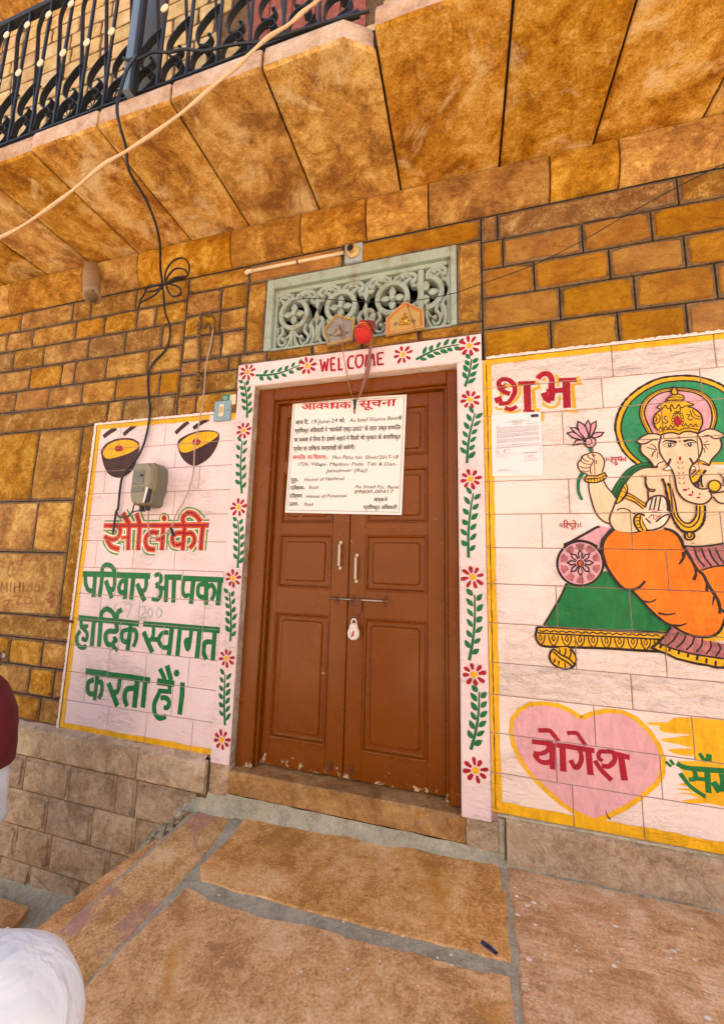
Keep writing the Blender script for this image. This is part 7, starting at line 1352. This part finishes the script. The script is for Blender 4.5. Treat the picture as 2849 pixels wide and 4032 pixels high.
def person(label, base, H, yaw, arm_l, arm_r, shirt, lower, veil=None, seed=1, hair=True, sleeve_long=True, sw=.20):
    """standing figure facing local -y, then turned by yaw; arm_* = (elbow, wrist) in local coordinates"""
    r = thing('person', label, 'person', base); s = H / 1.65; sw_ = sw
    S_ = lambda *v_: Vector(v_) * s
    J = [(S_(0, .01, .90), .135 * s, .10 * s), (S_(0, .0, 1.10), .125 * s, .09 * s), (S_(0, .01, 1.28), .130 * s, .09 * s), (S_(0, .02, 1.36), .08 * s, .055 * s), (S_(0, .01, 1.43), .052 * s), (S_(0, -.01, 1.50), .060 * s, .07 * s), (S_(0, -.015, 1.56), .075 * s, .092 * s), (S_(0, -.01, 1.615), .066 * s, .082 * s),
         (S_(-sw * .85, .02, 1.315), .045 * s), (S_(*arm_l[0]), .042 * s), (S_(*arm_l[1]), .028 * s), (S_(sw * .85, .02, 1.315), .045 * s), (S_(*arm_r[0]), .042 * s), (S_(*arm_r[1]), .028 * s),
         (S_(-.09, .0, .82), .092 * s), (S_(-.095, -.01, .46), .058 * s), (S_(-.10, .02, .10), .040 * s), (S_(-.105, -.10, .035), .040 * s, .025 * s), (S_(.09, .0, .82), .092 * s), (S_(.095, -.01, .46), .058 * s), (S_(.10, .02, .10), .040 * s), (S_(.105, -.10, .035), .040 * s, .025 * s)]
    E = [(0, 1), (1, 2), (2, 3), (3, 4), (4, 5), (5, 6), (6, 7), (3, 8), (8, 9), (9, 10), (3, 11), (11, 12), (12, 13), (0, 14), (14, 15), (15, 16), (16, 17), (0, 18), (18, 19), (19, 20), (20, 21)]
    for side, (el, wr_) in ((-1, arm_l), (1, arm_r)):         # hands: palm, thumb and four fingers
        wv = Vector(wr_); d = (wv - Vector(el)).normalized(); side_v = d.cross(Vector((0, 1, 0))); side_v = side_v.normalized() if side_v.length > .1 else Vector((1, 0, 0)); b0 = len(J); wi = 10 if side < 0 else 13
        J.append(((wv + d * .06) * s, .030 * s, .018 * s)); E.append((wi, b0)); bend = Vector((0, -.3, 0))
        for f in range(4):
            o_ = side_v * (f - 1.5) * .019; L = (.062, .074, .070, .054)[f]; i0 = len(J)
            J.append(((wv + d * .085 + o_) * s, .0095 * s)); J.append(((wv + d * (.085 + L * .55) + o_ * 1.05) * s, .0085 * s)); J.append(((wv + d * (.085 + L * .9) + o_ * 1.05 + bend * .07) * s, .0065 * s)); E += [(b0, i0), (i0, i0 + 1), (i0 + 1, i0 + 2)]
        i0 = len(J); J.append(((wv + d * .035 - side_v * .034) * s, .011 * s)); J.append(((wv + d * .075 - side_v * .048 + bend * .03) * s, .009 * s)); E += [(b0, i0), (i0, i0 + 1)]
    bdy = skin_body('body', J, E, r, 'bodyskin')
    hc = S_(0, -.012, 1.575)
    for sx in (-1, 1):
        mb = MB(); mb.tube([hc + S_(sx * .030, -.088, -.006), hc + S_(sx * .030, -.080, -.006)], .012 * s, 8); mb.build('eye', [MT['white']], r); mb = MB(); mb.tube([hc + S_(sx * .030, -.0905, -.006), hc + S_(sx * .030, -.086, -.006)], .006 * s, 8); mb.build('pupil', [MT['hair']], r)
        mb = MB(); mb.tube([hc + S_(sx * .016, -.090, .016), hc + S_(sx * .046, -.082, .016)], .004 * s, 5); mb.build('eyebrow', [MT['hair']], r)
        mb = MB(); mb.tube([hc + S_(sx * .076, .0, .014), hc + S_(sx * .086, .006, .0), hc + S_(sx * .078, .0, -.024)], .010 * s, 6); mb.build('ear', [MT['bodyskin']], r, True)
    mb = MB(); mb.tube([hc + S_(0, -.088, .006), hc + S_(0, -.103, -.020), hc + S_(0, -.088, -.032)], .010 * s, 7, rs=[.006 * s, .013 * s, .008 * s]); mb.build('nose', [MT['bodyskin']], r, True)
    mb = MB(); mb.tube([hc + S_(-.024, -.082, -.052), hc + S_(0, -.090, -.053), hc + S_(.024, -.082, -.052)], .006 * s, 6); mb.build('mouth', [MT['darkred']], r, True)
    if hair: loft('hair', [(hc + S_(0, .045, -.04), .070 * s, .050 * s), (hc + S_(0, .022, .03), .088 * s, .090 * s), (hc + S_(0, .010, .07), .070 * s, .080 * s), (hc + S_(0, .010, .088), .01 * s, .01 * s)], 'hair', r, 18, .003, seed)
    loft('shirt', [(S_(0, .01, .70), .215 * s, .150 * s), (S_(0, .01, .90), .190 * s, .140 * s), (S_(0, .0, 1.10), .170 * s, .125 * s), (S_(0, .01, 1.27), .198 * s * sw / .2, .135 * s), (S_(0, .02, 1.36), .172 * s * sw / .2, .105 * s), (S_(0, .015, 1.40), .11 * s, .085 * s), (S_(0, .012, 1.425), .070 * s, .066 * s)], shirt, r, 30, .008, seed, freq=8)
    for nm, el, wr_, sx in (('sleeve', arm_l[0], arm_l[1], -1), ('sleeve', arm_r[0], arm_r[1], 1)):
        e = Vector(el); w2 = Vector(wr_); sh = Vector((sx * sw * .45, .02, 1.35)); s2 = Vector((sx * sw * 1.04, .02, 1.295)); s1 = Vector((sx * sw * .82, .02, 1.345))
        end = w2 if sleeve_long else e.lerp(w2, -.1)
        rg = [(sh * s, .060 * s, .075 * s), (s1 * s, .072 * s, .080 * s), (s2 * s, .082 * s, .084 * s), (s2.lerp(e, .5) * s, .070 * s, .070 * s), (e * s, .064 * s, .064 * s)]
        if sleeve_long: rg += [(e.lerp(w2, .5) * s, .052 * s, .054 * s), (w2 * s, .040 * s, .042 * s)]
        loft(nm, rg, shirt, r, 48, .016, seed + sx * 3, freq=8)
    for sx in (-1, 1):
        c_ = Vector((sx * sw * .90, .02, 1.322)) * s; mb = MB()
        mb.tube([c_ + Vector((sx * .012 * math.cos(t_) * s, .088 * s * math.sin(t_), .086 * s * math.cos(t_))) for t_ in [2 * math.pi * k / 28 for k in range(29)]], .0034, 5, cap=False); mb.build('sleeve_seam', [MT[shirt]], r, True)
    loft('lower_garment', [(S_(0, .01, .95), .165 * s, .125 * s), (S_(0, .01, .6), .20 * s, .15 * s), (S_(0, .01, .12), .23 * s, .17 * s)], lower, r, 30, .012, seed + 9, freq=7)
    for sx in (-1, 1): mb = MB(); mb.box(sx * .10 * s - .045 * s, sx * .10 * s + .045 * s, -.17 * s, .08 * s, 0.0, .018 * s, c=.005); mb.build('sandal', [MT['sandal']], r)
    if veil: veil(r, s, S_)
    r.rotation_euler = (0, 0, yaw); return r
def veil_f(r, s, S_):
    loft('veil', [(S_(0, .02, 1.685), .015 * s, .02 * s), (S_(0, .025, 1.66), .075 * s, .085 * s), (S_(0, .035, 1.60), .105 * s, .118 * s), (S_(0, .05, 1.50), .145 * s, .140 * s), (S_(0, .05, 1.43), .245 * s, .170 * s), (S_(0, .05, 1.34), .320 * s, .190 * s), (S_(0, .05, 1.20), .355 * s, .195 * s), (S_(0, .05, 1.13), .360 * s, .20 * s)], 'maroon', r, 34, .010, 4, freq=10)
GZ = -.70
def eX(reg_x, reg_y, Y): v = ((reg_x - 1424.5), (reg_y - 2016.0), F); d = Vector(tuple(sum(RM[j][i] * v[j] for j in range(3)) for i in range(3))); return CAM + d * ((Y - CAM.y) / d.y)
ea = eX(62, 3140, -.62)                                  # elbow of the veiled person
print('elbow', ea, 'veil edge', eX(35, 2750, -.62), eX(0, 2480, -.62), 'shoulder B', eX(130, 3655, -1.50), eX(330, 4032, -1.50))
person('person in a maroon veil and white long sleeved tunic standing at the left edge', (ea.x - .392, -.62, GZ), 1.62, D2R(176), ((-.315, .03, .95), (-.12, -.09, .90)), ((.25, .04, 1.04), (.24, .05, .80)), 'cotton', 'cotton', veil=veil_f, seed=3)
person('person in a white cotton shirt close by at the lower left corner', (-.89, -1.66, GZ), 1.74, D2R(217), ((-.28, .0, 1.06), (-.22, -.2, .95)), ((.28, .0, 1.06), (.26, -.14, .86)), 'cotton', 'trouser', seed=12, sw=.25)
# unseen house added across the lane to bounce sunlight onto wall and soffit
oh = thing('added_bounce_house', 'plain unseen house added across the lane to bounce sunlight', 'house', (0, -7.2, -.7))
mb = MB(); mb.box(-9, 9, -5, 0, 0, 5.6); mb.box(-9.1, 9.1, -5.1, .10, 5.6, 5.8, c=.02); mb.build('walls', [MT['paleplaster']], oh)
mb = MB(); mb.box(-.6, .6, .002, .06, 0, 2.2, c=.01); mb.build('door', [MT['door']], oh)
for x in (-6, -3, 3, 6):
    mb = MB(); mb.box(x - .5, x + .5, .002, .05, 1.2, 2.5, c=.01); mb.build('window', [MT['teal']], oh)
